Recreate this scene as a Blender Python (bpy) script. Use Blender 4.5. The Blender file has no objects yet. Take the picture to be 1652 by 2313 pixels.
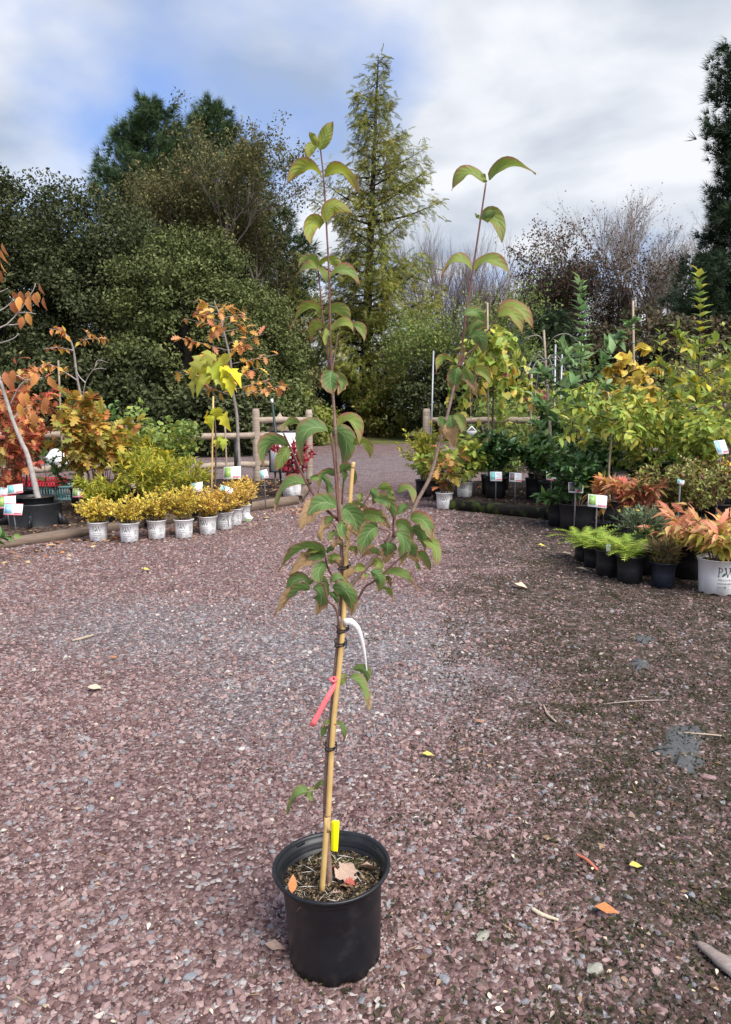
import bpy, math, random
import numpy as np
from mathutils import Vector, Matrix
random.seed(11)
rng = np.random.default_rng(11)
SC = bpy.context.scene
COL = SC.collection

# ------------------------------------------------------------------ camera
FPX, CU, CV = 1654.0, 826.0, 1156.5          # focal length and centre in photograph pixels
PITCH, CAMZ = math.radians(8.1), 1.313
cam_d = bpy.data.cameras.new('camera'); cam = bpy.data.objects.new('camera', cam_d); COL.objects.link(cam)
cam_d.sensor_fit = 'VERTICAL'; cam_d.sensor_height = 36.0; cam_d.lens = 36.0 * FPX / 2313.0
cam_d.clip_start = 0.05; cam_d.clip_end = 3000
cam.location = (0, 0, CAMZ); cam.rotation_euler = (math.pi / 2 - PITCH, 0, 0)
SC.camera = cam

# ------------------------------------------------------------------ light
SUN_EL, SUN_AZ = math.radians(50), math.radians(142)     # azimuth from +Y towards +X
SKY = 0.1
SC.view_settings.view_transform = 'Standard'; SC.view_settings.look = 'None'
SC.view_settings.gamma = 1.0; SC.view_settings.exposure = 0.75
SC.view_settings.use_curve_mapping = False
SC.cycles.use_denoising = True
SC.cycles.max_bounces = 6
SC.cycles.diffuse_bounces = 3
SC.cycles.transmission_bounces = 3
sun_dir = Vector((math.cos(SUN_EL) * math.sin(SUN_AZ), math.cos(SUN_EL) * math.cos(SUN_AZ), math.sin(SUN_EL)))
sl = bpy.data.lights.new('sun', 'SUN'); sl.energy = 3.8; sl.angle = math.radians(42); sl.color = (1, 0.96, 0.9)
so = bpy.data.objects.new('sun', sl); COL.objects.link(so)
so.rotation_euler = (-sun_dir).to_track_quat('-Z', 'Y').to_euler()

def nd(nt, t, **kw):
    n = nt.nodes.new(t)
    for k, v in kw.items(): setattr(n, k, v)
    return n
def lk(nt, a, b): nt.links.new(a, b)
def math_n(nt, op, a, b=None, c=None, clamp=False):
    n = nd(nt, 'ShaderNodeMath', operation=op, use_clamp=clamp)
    for i, x in enumerate((a, b, c)):
        if x is None: continue
        if isinstance(x, (int, float)): n.inputs[i].default_value = x
        else: lk(nt, x, n.inputs[i])
    return n.outputs[0]
def mix_c(nt, f, a, b, blend='MIX'):
    n = nd(nt, 'ShaderNodeMix', data_type='RGBA', blend_type=blend)
    for s, x in ((n.inputs[0], f), (n.inputs[6], a), (n.inputs[7], b)):
        if isinstance(x, (int, float)): s.default_value = x
        elif isinstance(x, (tuple, list)): s.default_value = (*x[:3], 1)
        else: lk(nt, x, s)
    return n.outputs[2]
def ramp(nt, f, stops, interp='LINEAR'):
    n = nd(nt, 'ShaderNodeValToRGB'); n.color_ramp.interpolation = interp
    el = n.color_ramp.elements
    while len(el) < len(stops): el.new(0.5)
    for e, (p, c) in zip(el, stops):
        e.position = p
        e.color = (c, c, c, 1) if isinstance(c, (int, float)) else (*c[:3], 1)
    if isinstance(f, (int, float)): n.inputs[0].default_value = f
    else: lk(nt, f, n.inputs[0])
    return n.outputs[0]
def noise(nt, vec, scale, detail=4, rough=0.55, dist=0.0, out=0):
    n = nd(nt, 'ShaderNodeTexNoise'); n.inputs['Scale'].default_value = scale
    n.inputs['Detail'].default_value = detail; n.inputs['Roughness'].default_value = rough
    n.inputs['Distortion'].default_value = dist
    if vec is not None: lk(nt, vec, n.inputs['Vector'])
    return n.outputs[out]

W = bpy.data.worlds.new('World'); SC.world = W; W.use_nodes = True
nt = W.node_tree; nt.nodes.clear()
wo = nd(nt, 'ShaderNodeOutputWorld'); bg = nd(nt, 'ShaderNodeBackground'); bg.inputs[1].default_value = SKY
lk(nt, bg.outputs[0], wo.inputs[0])
sky = nd(nt, 'ShaderNodeTexSky', sky_type='NISHITA'); sky.sun_disc = False
sky.sun_elevation = SUN_EL; sky.sun_rotation = SUN_AZ; sky.altitude = 100; sky.dust_density = 0.6; sky.ozone_density = 1.6
tc = nd(nt, 'ShaderNodeTexCoord')
sep = nd(nt, 'ShaderNodeSeparateXYZ'); lk(nt, tc.outputs['Generated'], sep.inputs[0])
zz = math_n(nt, 'ADD', math_n(nt, 'MAXIMUM', sep.outputs[2], 0.0), 0.22)
cmb = nd(nt, 'ShaderNodeCombineXYZ')
lk(nt, math_n(nt, 'DIVIDE', sep.outputs[0], zz), cmb.inputs[0]); lk(nt, math_n(nt, 'DIVIDE', sep.outputs[1], zz), cmb.inputs[1])
mp = nd(nt, 'ShaderNodeMapping'); mp.inputs['Location'].default_value = (4.0, 1.21, 0.4); mp.inputs['Scale'].default_value = (1.0, 0.8, 1)
mp.inputs['Rotation'].default_value = (0, 0, math.radians(-25))
lk(nt, cmb.outputs[0], mp.inputs[0])
n1 = noise(nt, mp.outputs[0], 1.25, 6, 0.45, 0.25)
mp2 = nd(nt, 'ShaderNodeMapping'); mp2.inputs['Location'].default_value = (-2.2, 5.1, 2.0); lk(nt, cmb.outputs[0], mp2.inputs[0])
n2 = noise(nt, mp2.outputs[0], 1.9, 5, 0.48, 0.2)
cover = ramp(nt, n1, [(0.335, 0.0), (0.475, 1.0)])
shade = ramp(nt, n2, [(0.33, 0.0), (0.58, 1.0)])
# clouds glow towards the veiled sun
dotn = nd(nt, 'ShaderNodeVectorMath', operation='DOT_PRODUCT'); lk(nt, tc.outputs['Generated'], dotn.inputs[0]); dotn.inputs[1].default_value = sun_dir
glow = math_n(nt, 'MULTIPLY', math_n(nt, 'POWER', math_n(nt, 'MAXIMUM', dotn.outputs[1], 0.0), 3.0), 0.35)
k = 1.0 / SKY
cl = mix_c(nt, shade, (0.30 * k, 0.355 * k, 0.44 * k), (0.64 * k, 0.655 * k, 0.69 * k))
gl = nd(nt, 'ShaderNodeVectorMath', operation='SCALE'); lk(nt, cl, gl.inputs[0]); lk(nt, math_n(nt, 'ADD', glow, 0.88), gl.inputs['Scale'])
blue = mix_c(nt, 0.55, sky.outputs[0], (0.22 * k, 0.33 * k, 0.66 * k))
lk(nt, mix_c(nt, cover, blue, gl.outputs[0]), bg.inputs[0])

# ------------------------------------------------------------------ pixel helpers
CP, SP = math.cos(PITCH), math.sin(PITCH)
def ray(u, v):
    x = (u - CU) / FPX; y = -(v - CV) / FPX
    return np.array([x, CP + y * SP, -SP + y * CP])
def at(u, v, Y):
    d = ray(u, v); return np.array([0, 0, CAMZ]) + d * (Y / d[1])
def atz(u, v, z=0.0):
    d = ray(u, v); return np.array([0, 0, CAMZ]) + d * ((z - CAMZ) / d[2])
def col_at(u, Y, z=0.0):
    """point at distance Y and height z standing in the picture column u"""
    dep = Y * CP + (CAMZ - z) * SP
    return np.array([(u - CU) / FPX * dep, Y, z])
def height_at(v, Y): return at(CU, v, Y)[2]

# ------------------------------------------------------------------ mesh builder
class MB:
    def __init__(s): s.v = []; s.q = []; s.t = []; s.n = 0; s.uv = None
    def add(s, v, q=None, t=None):
        v = np.asarray(v, float).reshape(-1, 3)
        if q is not None and len(q): s.q.append(np.asarray(q, int).reshape(-1, 4) + s.n)
        if t is not None and len(t): s.t.append(np.asarray(t, int).reshape(-1, 3) + s.n)
        s.v.append(v); s.n += len(v); return s
    def box(s, c, d, rot=None):
        c = np.asarray(c, float); h = np.asarray(d, float) / 2
        p = np.array([[x, y, z] for x in (-1, 1) for y in (-1, 1) for z in (-1, 1)]) * h
        if rot is not None: p = p @ np.asarray(rot).T
        return s.add(p + c, [[0, 1, 3, 2], [4, 6, 7, 5], [0, 4, 5, 1], [2, 3, 7, 6], [0, 2, 6, 4], [1, 5, 7, 3]])
    def tube(s, pts, rad, n=6, cap=True):
        P = np.asarray(pts, float); m = len(P)
        R = np.full(m, rad, float) if np.isscalar(rad) else np.asarray(rad, float)
        if len(R) != m: R = np.interp(np.linspace(0, 1, m), np.linspace(0, 1, len(R)), R)
        T = np.gradient(P, axis=0); T /= np.linalg.norm(T, axis=1, keepdims=True) + 1e-12
        ref = np.array([0, 0, 1.0]) if abs(T[0][2]) < 0.9 else np.array([1.0, 0, 0])
        A = np.cross(T, ref); A /= np.linalg.norm(A, axis=1, keepdims=True) + 1e-12
        B = np.cross(T, A)
        a = np.arange(n) * 2 * math.pi / n
        V = P[:, None] + R[:, None, None] * (np.cos(a)[None, :, None] * A[:, None] + np.sin(a)[None, :, None] * B[:, None])
        i = np.arange(m - 1)[:, None] * n; j = np.arange(n)[None]; j2 = (j + 1) % n
        q = np.stack([i + j, i + j2, i + n + j2, i + n + j], -1).reshape(-1, 4)
        V = V.reshape(-1, 3); t = None
        if cap:
            k = len(V); V = np.vstack([V, P[0], P[-1]])
            t = [[k, (x + 1) % n, x] for x in range(n)] + [[k + 1, (m - 1) * n + x, (m - 1) * n + (x + 1) % n] for x in range(n)]
        return s.add(V, q, t)
    def lathe(s, prof, n=32, c=(0, 0, 0), rot=None):
        pr = np.asarray(prof, float); a = np.arange(n) * 2 * math.pi / n
        V = np.stack([pr[:, 0:1] * np.cos(a), pr[:, 0:1] * np.sin(a), np.repeat(pr[:, 1:2], n, 1)], -1).reshape(-1, 3)
        if rot is not None: V = V @ np.asarray(rot).T
        i = np.arange(len(pr) - 1)[:, None] * n; j = np.arange(n)[None]; j2 = (j + 1) % n
        return s.add(V + np.asarray(c), np.stack([i + j, i + j2, i + n + j2, i + n + j], -1).reshape(-1, 4))
    def arrays(s):
        V = np.vstack(s.v) if s.v else np.zeros((0, 3))
        Q = np.vstack(s.q) if s.q else np.zeros((0, 4), int)
        T = np.vstack(s.t) if s.t else np.zeros((0, 3), int)
        return V, Q, T
    def mesh(s, name, mat, off=None, smooth=False):
        V, Q, T = s.arrays()
        if off is not None: V = V - np.asarray(off)
        me = bpy.data.meshes.new(name)
        me.vertices.add(len(V)); me.vertices.foreach_set('co', V.astype(np.float32).ravel())
        li = np.concatenate([Q.ravel(), T.ravel()]).astype(np.int32)
        me.loops.add(len(li)); me.loops.foreach_set('vertex_index', li)
        npoly = len(Q) + len(T); me.polygons.add(npoly)
        st = np.concatenate([np.arange(len(Q)) * 4, len(Q) * 4 + np.arange(len(T)) * 3]).astype(np.int32)
        me.polygons.foreach_set('loop_start', st)
        if smooth: me.polygons.foreach_set('use_smooth', np.ones(npoly, bool))
        if s.uv is not None:
            ul = me.uv_layers.new(name='UVMap'); ul.data.foreach_set('uv', np.asarray(s.uv, np.float32)[li].ravel())
        me.update(calc_edges=True); me.validate()
        if mat is not None: me.materials.append(mat)
        return me
    def build(s, name, mat, parent=None, smooth=False, kind=None):
        off = root_loc(parent) if parent is not None else None
        o = bpy.data.objects.new(name, s.mesh(name, mat, off, smooth)); COL.objects.link(o)
        if parent is not None: o.parent = parent
        if kind: o['kind'] = kind
        return o
def root_loc(o):
    while o.parent is not None: o = o.parent
    return np.array(o.location)
def tag(o, label, cat, group=None):
    o['label'] = label; o['category'] = cat
    if group: o['group'] = group
    return o
def thing(name, label, cat, loc, group=None):
    o = bpy.data.objects.new(name, None); COL.objects.link(o); o.empty_display_size = 0.1
    o.location = tuple(float(x) for x in loc); tag(o, label, cat, group); return o
def structure(name, mb, mat, smooth=False):
    o = mb.build(name, mat, None, smooth); o['kind'] = 'structure'; return o
def rz(a): c, s = math.cos(a), math.sin(a); return np.array([[c, -s, 0], [s, c, 0], [0, 0, 1.0]])
def rx(a): c, s = math.cos(a), math.sin(a); return np.array([[1, 0, 0], [0, c, -s], [0, s, c]])
def ry(a): c, s = math.cos(a), math.sin(a); return np.array([[c, 0, s], [0, 1, 0], [-s, 0, c]])
def unit(a): a = np.asarray(a, float); return a / (np.linalg.norm(a, axis=-1, keepdims=True) + 1e-12)
def smooth_line(pts, m=24):
    P = np.asarray(pts, float)
    if len(P) < 3: return P[0] + (P[-1] - P[0]) * np.linspace(0, 1, m)[:, None]
    Q = np.vstack([2 * P[0] - P[1], P, 2 * P[-1] - P[-2]]); out = []
    for x in np.linspace(0, len(P) - 1 - 1e-9, m):
        i = int(x); f = x - i; a, b, c, d = Q[i], Q[i + 1], Q[i + 2], Q[i + 3]
        out.append(0.5 * (2 * b + (c - a) * f + (2 * a - 5 * b + 4 * c - d) * f * f + (3 * b - a - 3 * c + d) * f ** 3))
    return np.array(out)

# ------------------------------------------------------------------ materials
MATS = {}
def new_mat(name):
    m = bpy.data.materials.new(name); m.use_nodes = True; MATS[name] = m
    p = m.node_tree.nodes['Principled BSDF']; return m, m.node_tree, p
def mat_plain(name, c, rough=0.6, c2=None, scale=20, bump=0.0, spec=0.4, detail=4, metal=0.0, bscale=None):
    m, nt, p = new_mat(name)
    tc = nd(nt, 'ShaderNodeTexCoord'); g = nd(nt, 'ShaderNodeNewGeometry')
    if c2 is not None:
        lk(nt, mix_c(nt, ramp(nt, noise(nt, g.outputs['Position'], scale, detail), [(0.3, 0.0), (0.7, 1.0)]), c, c2), p.inputs['Base Color'])
    else: p.inputs['Base Color'].default_value = (*c, 1)
    p.inputs['Roughness'].default_value = rough; p.inputs['Specular IOR Level'].default_value = spec; p.inputs['Metallic'].default_value = metal
    if bump:
        b = nd(nt, 'ShaderNodeBump'); b.inputs['Strength'].default_value = bump; b.inputs['Distance'].default_value = 0.02
        lk(nt, noise(nt, g.outputs['Position'], bscale or scale * 2, 5), b.inputs['Height']); lk(nt, b.outputs[0], p.inputs['Normal'])
    return m
def mat_leaf(name, cols, trans=0.3, rough=0.5, var=0.25, spec=0.3, patch=0.0):
    """foliage whose colour varies from leaf to leaf"""
    m, nt, p = new_mat(name)
    oi = nd(nt, 'ShaderNodeObjectInfo'); g = nd(nt, 'ShaderNodeNewGeometry')
    f = math_n(nt, 'FRACT', math_n(nt, 'ADD', oi.outputs['Random'], g.outputs['Random Per Island']))
    n = len(cols)
    c = ramp(nt, f, [((i + 0.5) / n, x) for i, x in enumerate(cols)])
    f2 = math_n(nt, 'FRACT', math_n(nt, 'MULTIPLY', f, 13.7))
    hs = nd(nt, 'ShaderNodeHueSaturation'); lk(nt, c, hs.inputs['Color'])
    val = math_n(nt, 'ADD', math_n(nt, 'MULTIPLY', f2, var * 2), 1 - var)
    if patch:      # boughs differ in tint
        pn = noise(nt, g.outputs['Position'], patch, 3)
        val = math_n(nt, 'MULTIPLY', val, math_n(nt, 'ADD', math_n(nt, 'MULTIPLY', pn, 1.5), .25))
        lk(nt, math_n(nt, 'ADD', .47, math_n(nt, 'MULTIPLY', noise(nt, g.outputs['Position'], patch * .6, 2), .06)), hs.inputs['Hue'])
    lk(nt, val, hs.inputs['Value'])
    c = hs.outputs[0]
    lk(nt, c, p.inputs['Base Color']); p.inputs['Roughness'].default_value = rough; p.inputs['Specular IOR Level'].default_value = spec
    tr = nd(nt, 'ShaderNodeBsdfTranslucent'); lk(nt, c, tr.inputs[0])
    mx = nd(nt, 'ShaderNodeMixShader'); mx.inputs[0].default_value = trans
    lk(nt, p.outputs[0], mx.inputs[1]); lk(nt, tr.outputs[0], mx.inputs[2])
    lk(nt, mx.outputs[0], nt.nodes['Material Output'].inputs[0])
    return m
def mat_wood(name, c1, c2, axis_scale=(2, 40, 40), rough=0.8, bump=0.3, moss=None):
    m, nt, p = new_mat(name)
    tc = nd(nt, 'ShaderNodeTexCoord'); mp = nd(nt, 'ShaderNodeMapping'); mp.inputs['Scale'].default_value = axis_scale
    lk(nt, tc.outputs['Object'], mp.inputs[0])
    n = noise(nt, mp.outputs[0], 1.0, 6, 0.65, 0.5)
    c = mix_c(nt, ramp(nt, n, [(0.3, 0.0), (0.7, 1.0)]), c1, c2)
    g = nd(nt, 'ShaderNodeNewGeometry')
    c = mix_c(nt, ramp(nt, noise(nt, g.outputs['Position'], 3.0, 3), [(0.4, 0.0), (0.8, 0.5)]), c, tuple(x * 0.5 for x in c1))
    if moss: c = mix_c(nt, ramp(nt, noise(nt, g.outputs['Position'], 9.0, 5), [(0.5, 0.0), (0.62, 1.0)]), c, moss)
    lk(nt, c, p.inputs['Base Color']); p.inputs['Roughness'].default_value = rough; p.inputs['Specular IOR Level'].default_value = 0.2
    b = nd(nt, 'ShaderNodeBump'); b.inputs['Strength'].default_value = bump; b.inputs['Distance'].default_value = 0.01
    lk(nt, n, b.inputs['Height']); lk(nt, b.outputs[0], p.inputs['Normal'])
    return m

# ------------------------------------------------------------------ leaf shapes (unit length along +X, width Y, face +Z)
def strip_leaf(xs, hw, bend=-0.25, fold=0.3, xback=None):
    v = []; q = []
    for i, (x, w) in enumerate(zip(xs, hw)):
        z = bend * x * x
        v += [(x, 0, z), (x - (xback[i] if xback else 0), w, z + fold * w), (x - (xback[i] if xback else 0), -w, z + fold * w)]
    for i in range(len(xs) - 1):
        a = 3 * i; b = a + 3; q += [[a, b, b + 1, a + 1], [a, a + 2, b + 2, b]]
    return np.array(v, float), np.array(q), np.zeros((0, 3), int)
TPL = {}
TPL['ovate'] = strip_leaf([0, .18, .42, .7, 1], [.02, .19, .27, .18, .0], -0.3)
TPL['lance'] = strip_leaf([0, .25, .6, 1], [.02, .11, .12, .0], -0.35)
TPL['point'] = strip_leaf([0, .2, .5, .8, 1], [.02, .12, .165, .09, .0], -0.45)
TPL['heart'] = strip_leaf([0, .12, .4, .72, 1], [.3, .44, .5, .3, .0], -0.2, 0.15, [.1, .04, 0, 0, 0])
TPL['round'] = strip_leaf([0, .15, .5, .82, 1], [.05, .32, .46, .32, .05], -0.1, 0.15)
TPL['oak'] = strip_leaf([0, .1, .22, .32, .44, .54, .68, .76, .87, 1], [.02, .06, .27, .11, .38, .14, .34, .12, .16, .0], -0.35, 0.2, [0, 0, -.06, 0, -.08, 0, -.09, 0, -.05, 0])
TPL['tulip_old'] = strip_leaf([0, .06, .25, .42, .55, .72, .86, .95], [.1, .38, .5, .42, .42, .38, .2, .06], -0.55, 0.12, [.1, .08, -.02, 0, -.02, -.06, 0, 0])
TPL['tulip'] = strip_leaf([0, .04, .16, .28, .38, .5, .62, .72, .84, 1], [.10, .30, .50, .34, .30, .44, .30, .20, .13, .0], -0.75, 0.34, [.10, .10, -.10, .02, 0, -.12, 0, 0, 0, 0])
TPL['kite'] = (np.array([(0, 0, 0), (.5, .3, .08), (1, 0, -.12), (.5, -.3, .08)], float), np.zeros((0, 4), int), np.array([[0, 2, 1], [0, 3, 2]]))
TPL['small'] = (np.array([(0, 0, 0), (.45, .27, .06), (1, 0, -.1), (.45, -.27, .06)], float), np.zeros((0, 4), int), np.array([[0, 2, 1], [0, 3, 2]]))
TPL['needle'] = (np.array([(0, 0, 0), (.5, .022, .02), (1, 0, -.03), (.5, -.022, .02)], float), np.zeros((0, 4), int), np.array([[0, 2, 1], [0, 3, 2]]))
TPL['thin'] = (np.array([(0, 0, 0), (.5, .1, .03), (1, 0, -.12), (.5, -.1, .03)], float), np.zeros((0, 4), int), np.array([[0, 2, 1], [0, 3, 2]]))
def _ginkgo():
    v = [(0, 0, 0), (.45, .0, .0)]; t = []
    a = np.linspace(-1.05, 1.05, 8); r = [.5, .56, .58, .5, .5, .58, .56, .5]
    for x, y in zip(a, r): v.append((.45 + y * math.cos(x), y * math.sin(x) * .95, .06 * math.sin(5 * x)))
    v += [(0.02, .02, 0), (.45, .03, 0)]
    for i in range(7): t.append([1, 2 + i, 3 + i])
    t.append([0, 1, 10]); t.append([1, 11, 10])
    return np.array(v, float), np.zeros((0, 4), int), np.array(t)
TPL['ginkgo'] = _ginkgo()
def _tuft(n=9, w=.035, spread=.8):
    r = np.random.default_rng(3); v = []; t = []
    for i in range(n):
        a = i * 2.4; s = spread * math.sqrt((i + .5) / n)
        d = unit(np.array([1.0, s * math.cos(a), s * math.sin(a)])); p = unit(np.cross(d, [0.3, .5, .8])) * w
        k = len(v); v += [p, -p, d * (0.8 + .2 * r.random())]; t.append([k, k + 1, k + 2])
    return np.array(v, float), np.zeros((0, 4), int), np.array(t)
TPL['tuft'] = _tuft()
def _spray(n=7):
    v = []; t = []
    for i in range(n):
        x = .12 + .8 * i / n; L = .3 * (1 - .5 * x)
        for s in (-1, 1):
            k = len(v); v += [(x, 0, -.3 * x * x), (x + .1, .02 * s, -.3 * x * x), (x + .14, L * s, -.3 * x * x - .1)]; t.append([k, k + 1, k + 2])
    return np.array(v, float), np.zeros((0, 4), int), np.array(t)
TPL['spray'] = _spray()
def _frond(n=13):
    v = []; t = []
    def zc(x): return .55 * x - .75 * x * x
    for i in range(n):
        x = .1 + .88 * i / n; L = .22 * math.sin(math.pi * (0.18 + .8 * x)) + .02
        for s in (-1, 1):
            k = len(v); v += [(x - .015, 0, zc(x)), (x + .045, 0, zc(x + .045)), (x + .09, L * s, zc(x) - .04)]; t.append([k, k + 1, k + 2] if s > 0 else [k + 1, k, k + 2])
    for i in range(6):
        x0, x1 = i / 6, (i + 1) / 6; k = len(v)
        v += [(x0, .008, zc(x0)), (x0, -.008, zc(x0)), (x1, .005, zc(x1)), (x1, -.005, zc(x1))]; t += [[k, k + 1, k + 2], [k + 1, k + 3, k + 2]]
    return np.array(v, float), np.zeros((0, 4), int), np.array(t)
TPL['frond'] = _frond()

def frames(D, N):
    D = unit(D); Yv = unit(np.cross(N, D)); Z = np.cross(D, Yv)
    return np.stack([D, Yv, Z], -1)           # (n,3,3) columns
def scatter(mb, tpl, P, D, N, S):
    """join many copies of a leaf shape into one builder"""
    v, q, t = TPL[tpl]; P = np.asarray(P, float); n = len(P)
    if n == 0: return
    F = frames(np.asarray(D, float), np.asarray(N, float)); S = np.broadcast_to(np.asarray(S, float), (n,))
    V = np.einsum('nij,kj->nki', F, v) * S[:, None, None] + P[:, None]
    m = len(v); o = (np.arange(n) * m)[:, None, None]
    mb.add(V.reshape(-1, 3), (q[None] + o).reshape(-1, 4) if len(q) else None, (t[None] + o).reshape(-1, 3) if len(t) else None)
_shared = {}
def leaf_objects(parent, tpl, mat, P, D, N, S, name='leaf'):
    """each leaf an object of its own, all sharing one mesh"""
    key = (tpl, mat.name)
    if key not in _shared:
        mb = MB(); v, q, t = TPL[tpl]; mb.add(v, q, t); _shared[key] = mb.mesh(name, mat, None, tpl not in ('kite', 'small', 'thin'))
    F = frames(np.asarray(D, float), np.asarray(N, float)); S = np.broadcast_to(np.asarray(S, float), (len(P),)); L = root_loc(parent)
    for p, f, s in zip(np.asarray(P) - L, F, S):
        o = bpy.data.objects.new(name, _shared[key]); COL.objects.link(o); o.parent = parent
        M = np.eye(4); M[:3, :3] = f * s; M[:3, 3] = p
        o.matrix_local = Matrix(M.tolist())

# ================================================================== SETTING
M_BLACK = mat_plain('black_plastic', (0.012, 0.013, 0.016), 0.42, (0.02, 0.021, 0.024), 30, 0.05, 0.5)
M_NAVY = mat_plain('navy_plastic', (0.012, 0.016, 0.03), 0.4, (0.02, 0.025, 0.04), 25, 0.05, 0.5)
M_WHITEPOT = mat_plain('white_plastic', (0.84, 0.84, 0.86), 0.5, (0.74, 0.73, 0.72), 14, 0.0, 0.4)
M_INK = mat_plain('black_print', (0.02, 0.02, 0.025), 0.7)
M_GREYINK = mat_plain('grey_print', (0.2, 0.2, 0.22), 0.7)
M_GREENINK = mat_plain('green_print', (0.02, 0.12, 0.06), 0.6)
M_BARK = mat_plain('brown_bark', (0.12, 0.09, 0.07), 0.85, (0.06, 0.045, 0.035), 25, 0.4)
M_DARKBARK = mat_plain('dark_bark', (0.035, 0.028, 0.023), 0.9, (0.02, 0.016, 0.014), 8, 0.5)
M_GREYBARK = mat_plain('grey_bark', (0.3, 0.27, 0.25), 0.8, (0.2, 0.17, 0.15), 25, 0.3)
M_PALEBARK = mat_plain('pale_bark', (0.42, 0.38, 0.36), 0.8, (0.28, 0.24, 0.22), 18, 0.3)
M_TWIG = mat_plain('far_twig', (0.13, 0.1, 0.1), 0.9, (0.2, 0.16, 0.15), 3)
M_STAKE = mat_plain('stake_wood', (0.42, 0.33, 0.24), 0.7, (0.3, 0.23, 0.17), 12, 0.2)
M_BAMBOO = mat_plain('bamboo', (0.60, 0.41, 0.17), 0.42, (0.5, 0.32, 0.12), 22, 0.05, 0.5)
M_STEEL = mat_plain('galvanised_steel', (0.35, 0.36, 0.37), 0.45, (0.26, 0.27, 0.28), 30, 0.0, 0.5, metal=0.4)
M_CARD = mat_plain('card_white', (0.82, 0.83, 0.86), 0.35, spec=0.5)
M_CARDRED = mat_plain('card_red', (0.75, 0.12, 0.16), 0.4)
M_CARDTEAL = mat_plain('card_teal', (0.12, 0.45, 0.42), 0.4, (0.3, 0.6, 0.6), 60)
M_CARDGREEN = mat_plain('card_green', (0.06, 0.3, 0.12), 0.4, (0.45, 0.45, 0.1), 70)
M_CARDDARK = mat_plain('card_photo_dark', (0.05, 0.06, 0.05), 0.4, (0.3, 0.2, 0.2), 90)
M_CARDBLUE = mat_plain('card_blue', (0.2, 0.45, 0.65), 0.4, (0.4, 0.6, 0.7), 60)
M_RAIL = mat_wood('weathered_rail', (0.22, 0.165, 0.125), (0.44, 0.36, 0.29), (2, 40, 40))
M_TIMBER = mat_wood('old_timber', (0.10, 0.07, 0.055), (0.28, 0.21, 0.16), (2, 45, 45))
M_MOSSTIMBER = mat_wood('mossy_timber', (0.010, 0.008, 0.007), (0.028, 0.022, 0.018), (2, 45, 45), moss=(0.05, 0.07, 0.015))

def mat_soil(name, c1, c2, c3, scale=45):
    m, nt, p = new_mat(name); g = nd(nt, 'ShaderNodeNewGeometry')
    v = nd(nt, 'ShaderNodeTexVoronoi'); v.inputs['Scale'].default_value = scale; lk(nt, g.outputs['Position'], v.inputs['Vector'])
    sv = nd(nt, 'ShaderNodeSeparateColor'); lk(nt, v.outputs['Color'], sv.inputs[0])
    c = ramp(nt, sv.outputs[0], [(0.1, c1), (0.55, c2), (0.97, c3)])
    c = mix_c(nt, ramp(nt, noise(nt, g.outputs['Position'], 6, 4), [(0.35, 0.0), (0.7, 0.6)]), c, tuple(x * .6 for x in c1))
    lk(nt, c, p.inputs['Base Color']); p.inputs['Roughness'].default_value = 0.95; p.inputs['Specular IOR Level'].default_value = 0.1
    b = nd(nt, 'ShaderNodeBump'); b.inputs['Strength'].default_value = 0.9; b.inputs['Distance'].default_value = 0.02
    lk(nt, math_n(nt, 'ADD', v.outputs['Distance'], noise(nt, g.outputs['Position'], scale * .6, 5)), b.inputs['Height']); lk(nt, b.outputs[0], p.inputs['Normal'])
    return m
M_SOIL = mat_soil('dark_mulch', (0.03, 0.02, 0.016), (0.07, 0.045, 0.035), (0.2, 0.15, 0.12))
M_POTSOIL = mat_soil('pot_soil', (0.02, 0.015, 0.011), (0.09, 0.06, 0.035), (0.3, 0.22, 0.13), 160)

# --- patches of the drive: where grey chippings lie and where moss grows (real colours of the place)
def zone_masks(nt, pos):
    s = nd(nt, 'ShaderNodeSeparateXYZ'); lk(nt, pos, s.inputs[0]); X, Y = s.outputs[0], s.outputs[1]
    wob = math_n(nt, 'MULTIPLY', math_n(nt, 'SUBTRACT', noise(nt, pos, 1.1, 6, 0.65), 0.5), 3.0)
    # moss: everything right of a slanting line
    line = math_n(nt, 'SUBTRACT', X, math_n(nt, 'ADD', math_n(nt, 'MULTIPLY', Y, 0.10), 0.12))
    moss = ramp(nt, math_n(nt, 'ADD', math_n(nt, 'ADD', line, wob), 0.5), [(0.35, 0.0), (0.95, 1.0)])
    fade = ramp(nt, math_n(nt, 'DIVIDE', Y, 20.0), [(0.5, 1.0), (0.62, 0.0)])
    moss = math_n(nt, 'MULTIPLY', moss, fade)
    def blob(cx, cy, rx_, ry_):
        a = math_n(nt, 'DIVIDE', math_n(nt, 'SUBTRACT', X, cx), rx_); b = math_n(nt, 'DIVIDE', math_n(nt, 'SUBTRACT', Y, cy), ry_)
        r = math_n(nt, 'SQRT', math_n(nt, 'ADD', math_n(nt, 'MULTIPLY', a, a), math_n(nt, 'MULTIPLY', b, b)))
        return ramp(nt, math_n(nt, 'ADD', r, math_n(nt, 'MULTIPLY', wob, 0.6)), [(0.3, 1.0), (1.05, 0.0)])
    grey = math_n(nt, 'MAXIMUM', blob(-0.15, 3.9, 1.1, 1.5), math_n(nt, 'MULTIPLY', blob(-1.2, 4.3, 1.2, 0.9), 0.8))
    grey = math_n(nt, 'MAXIMUM', grey, math_n(nt, 'MULTIPLY', blob(-0.1, 17, 6, 6), 0.55))
    return moss, grey, wob
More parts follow.
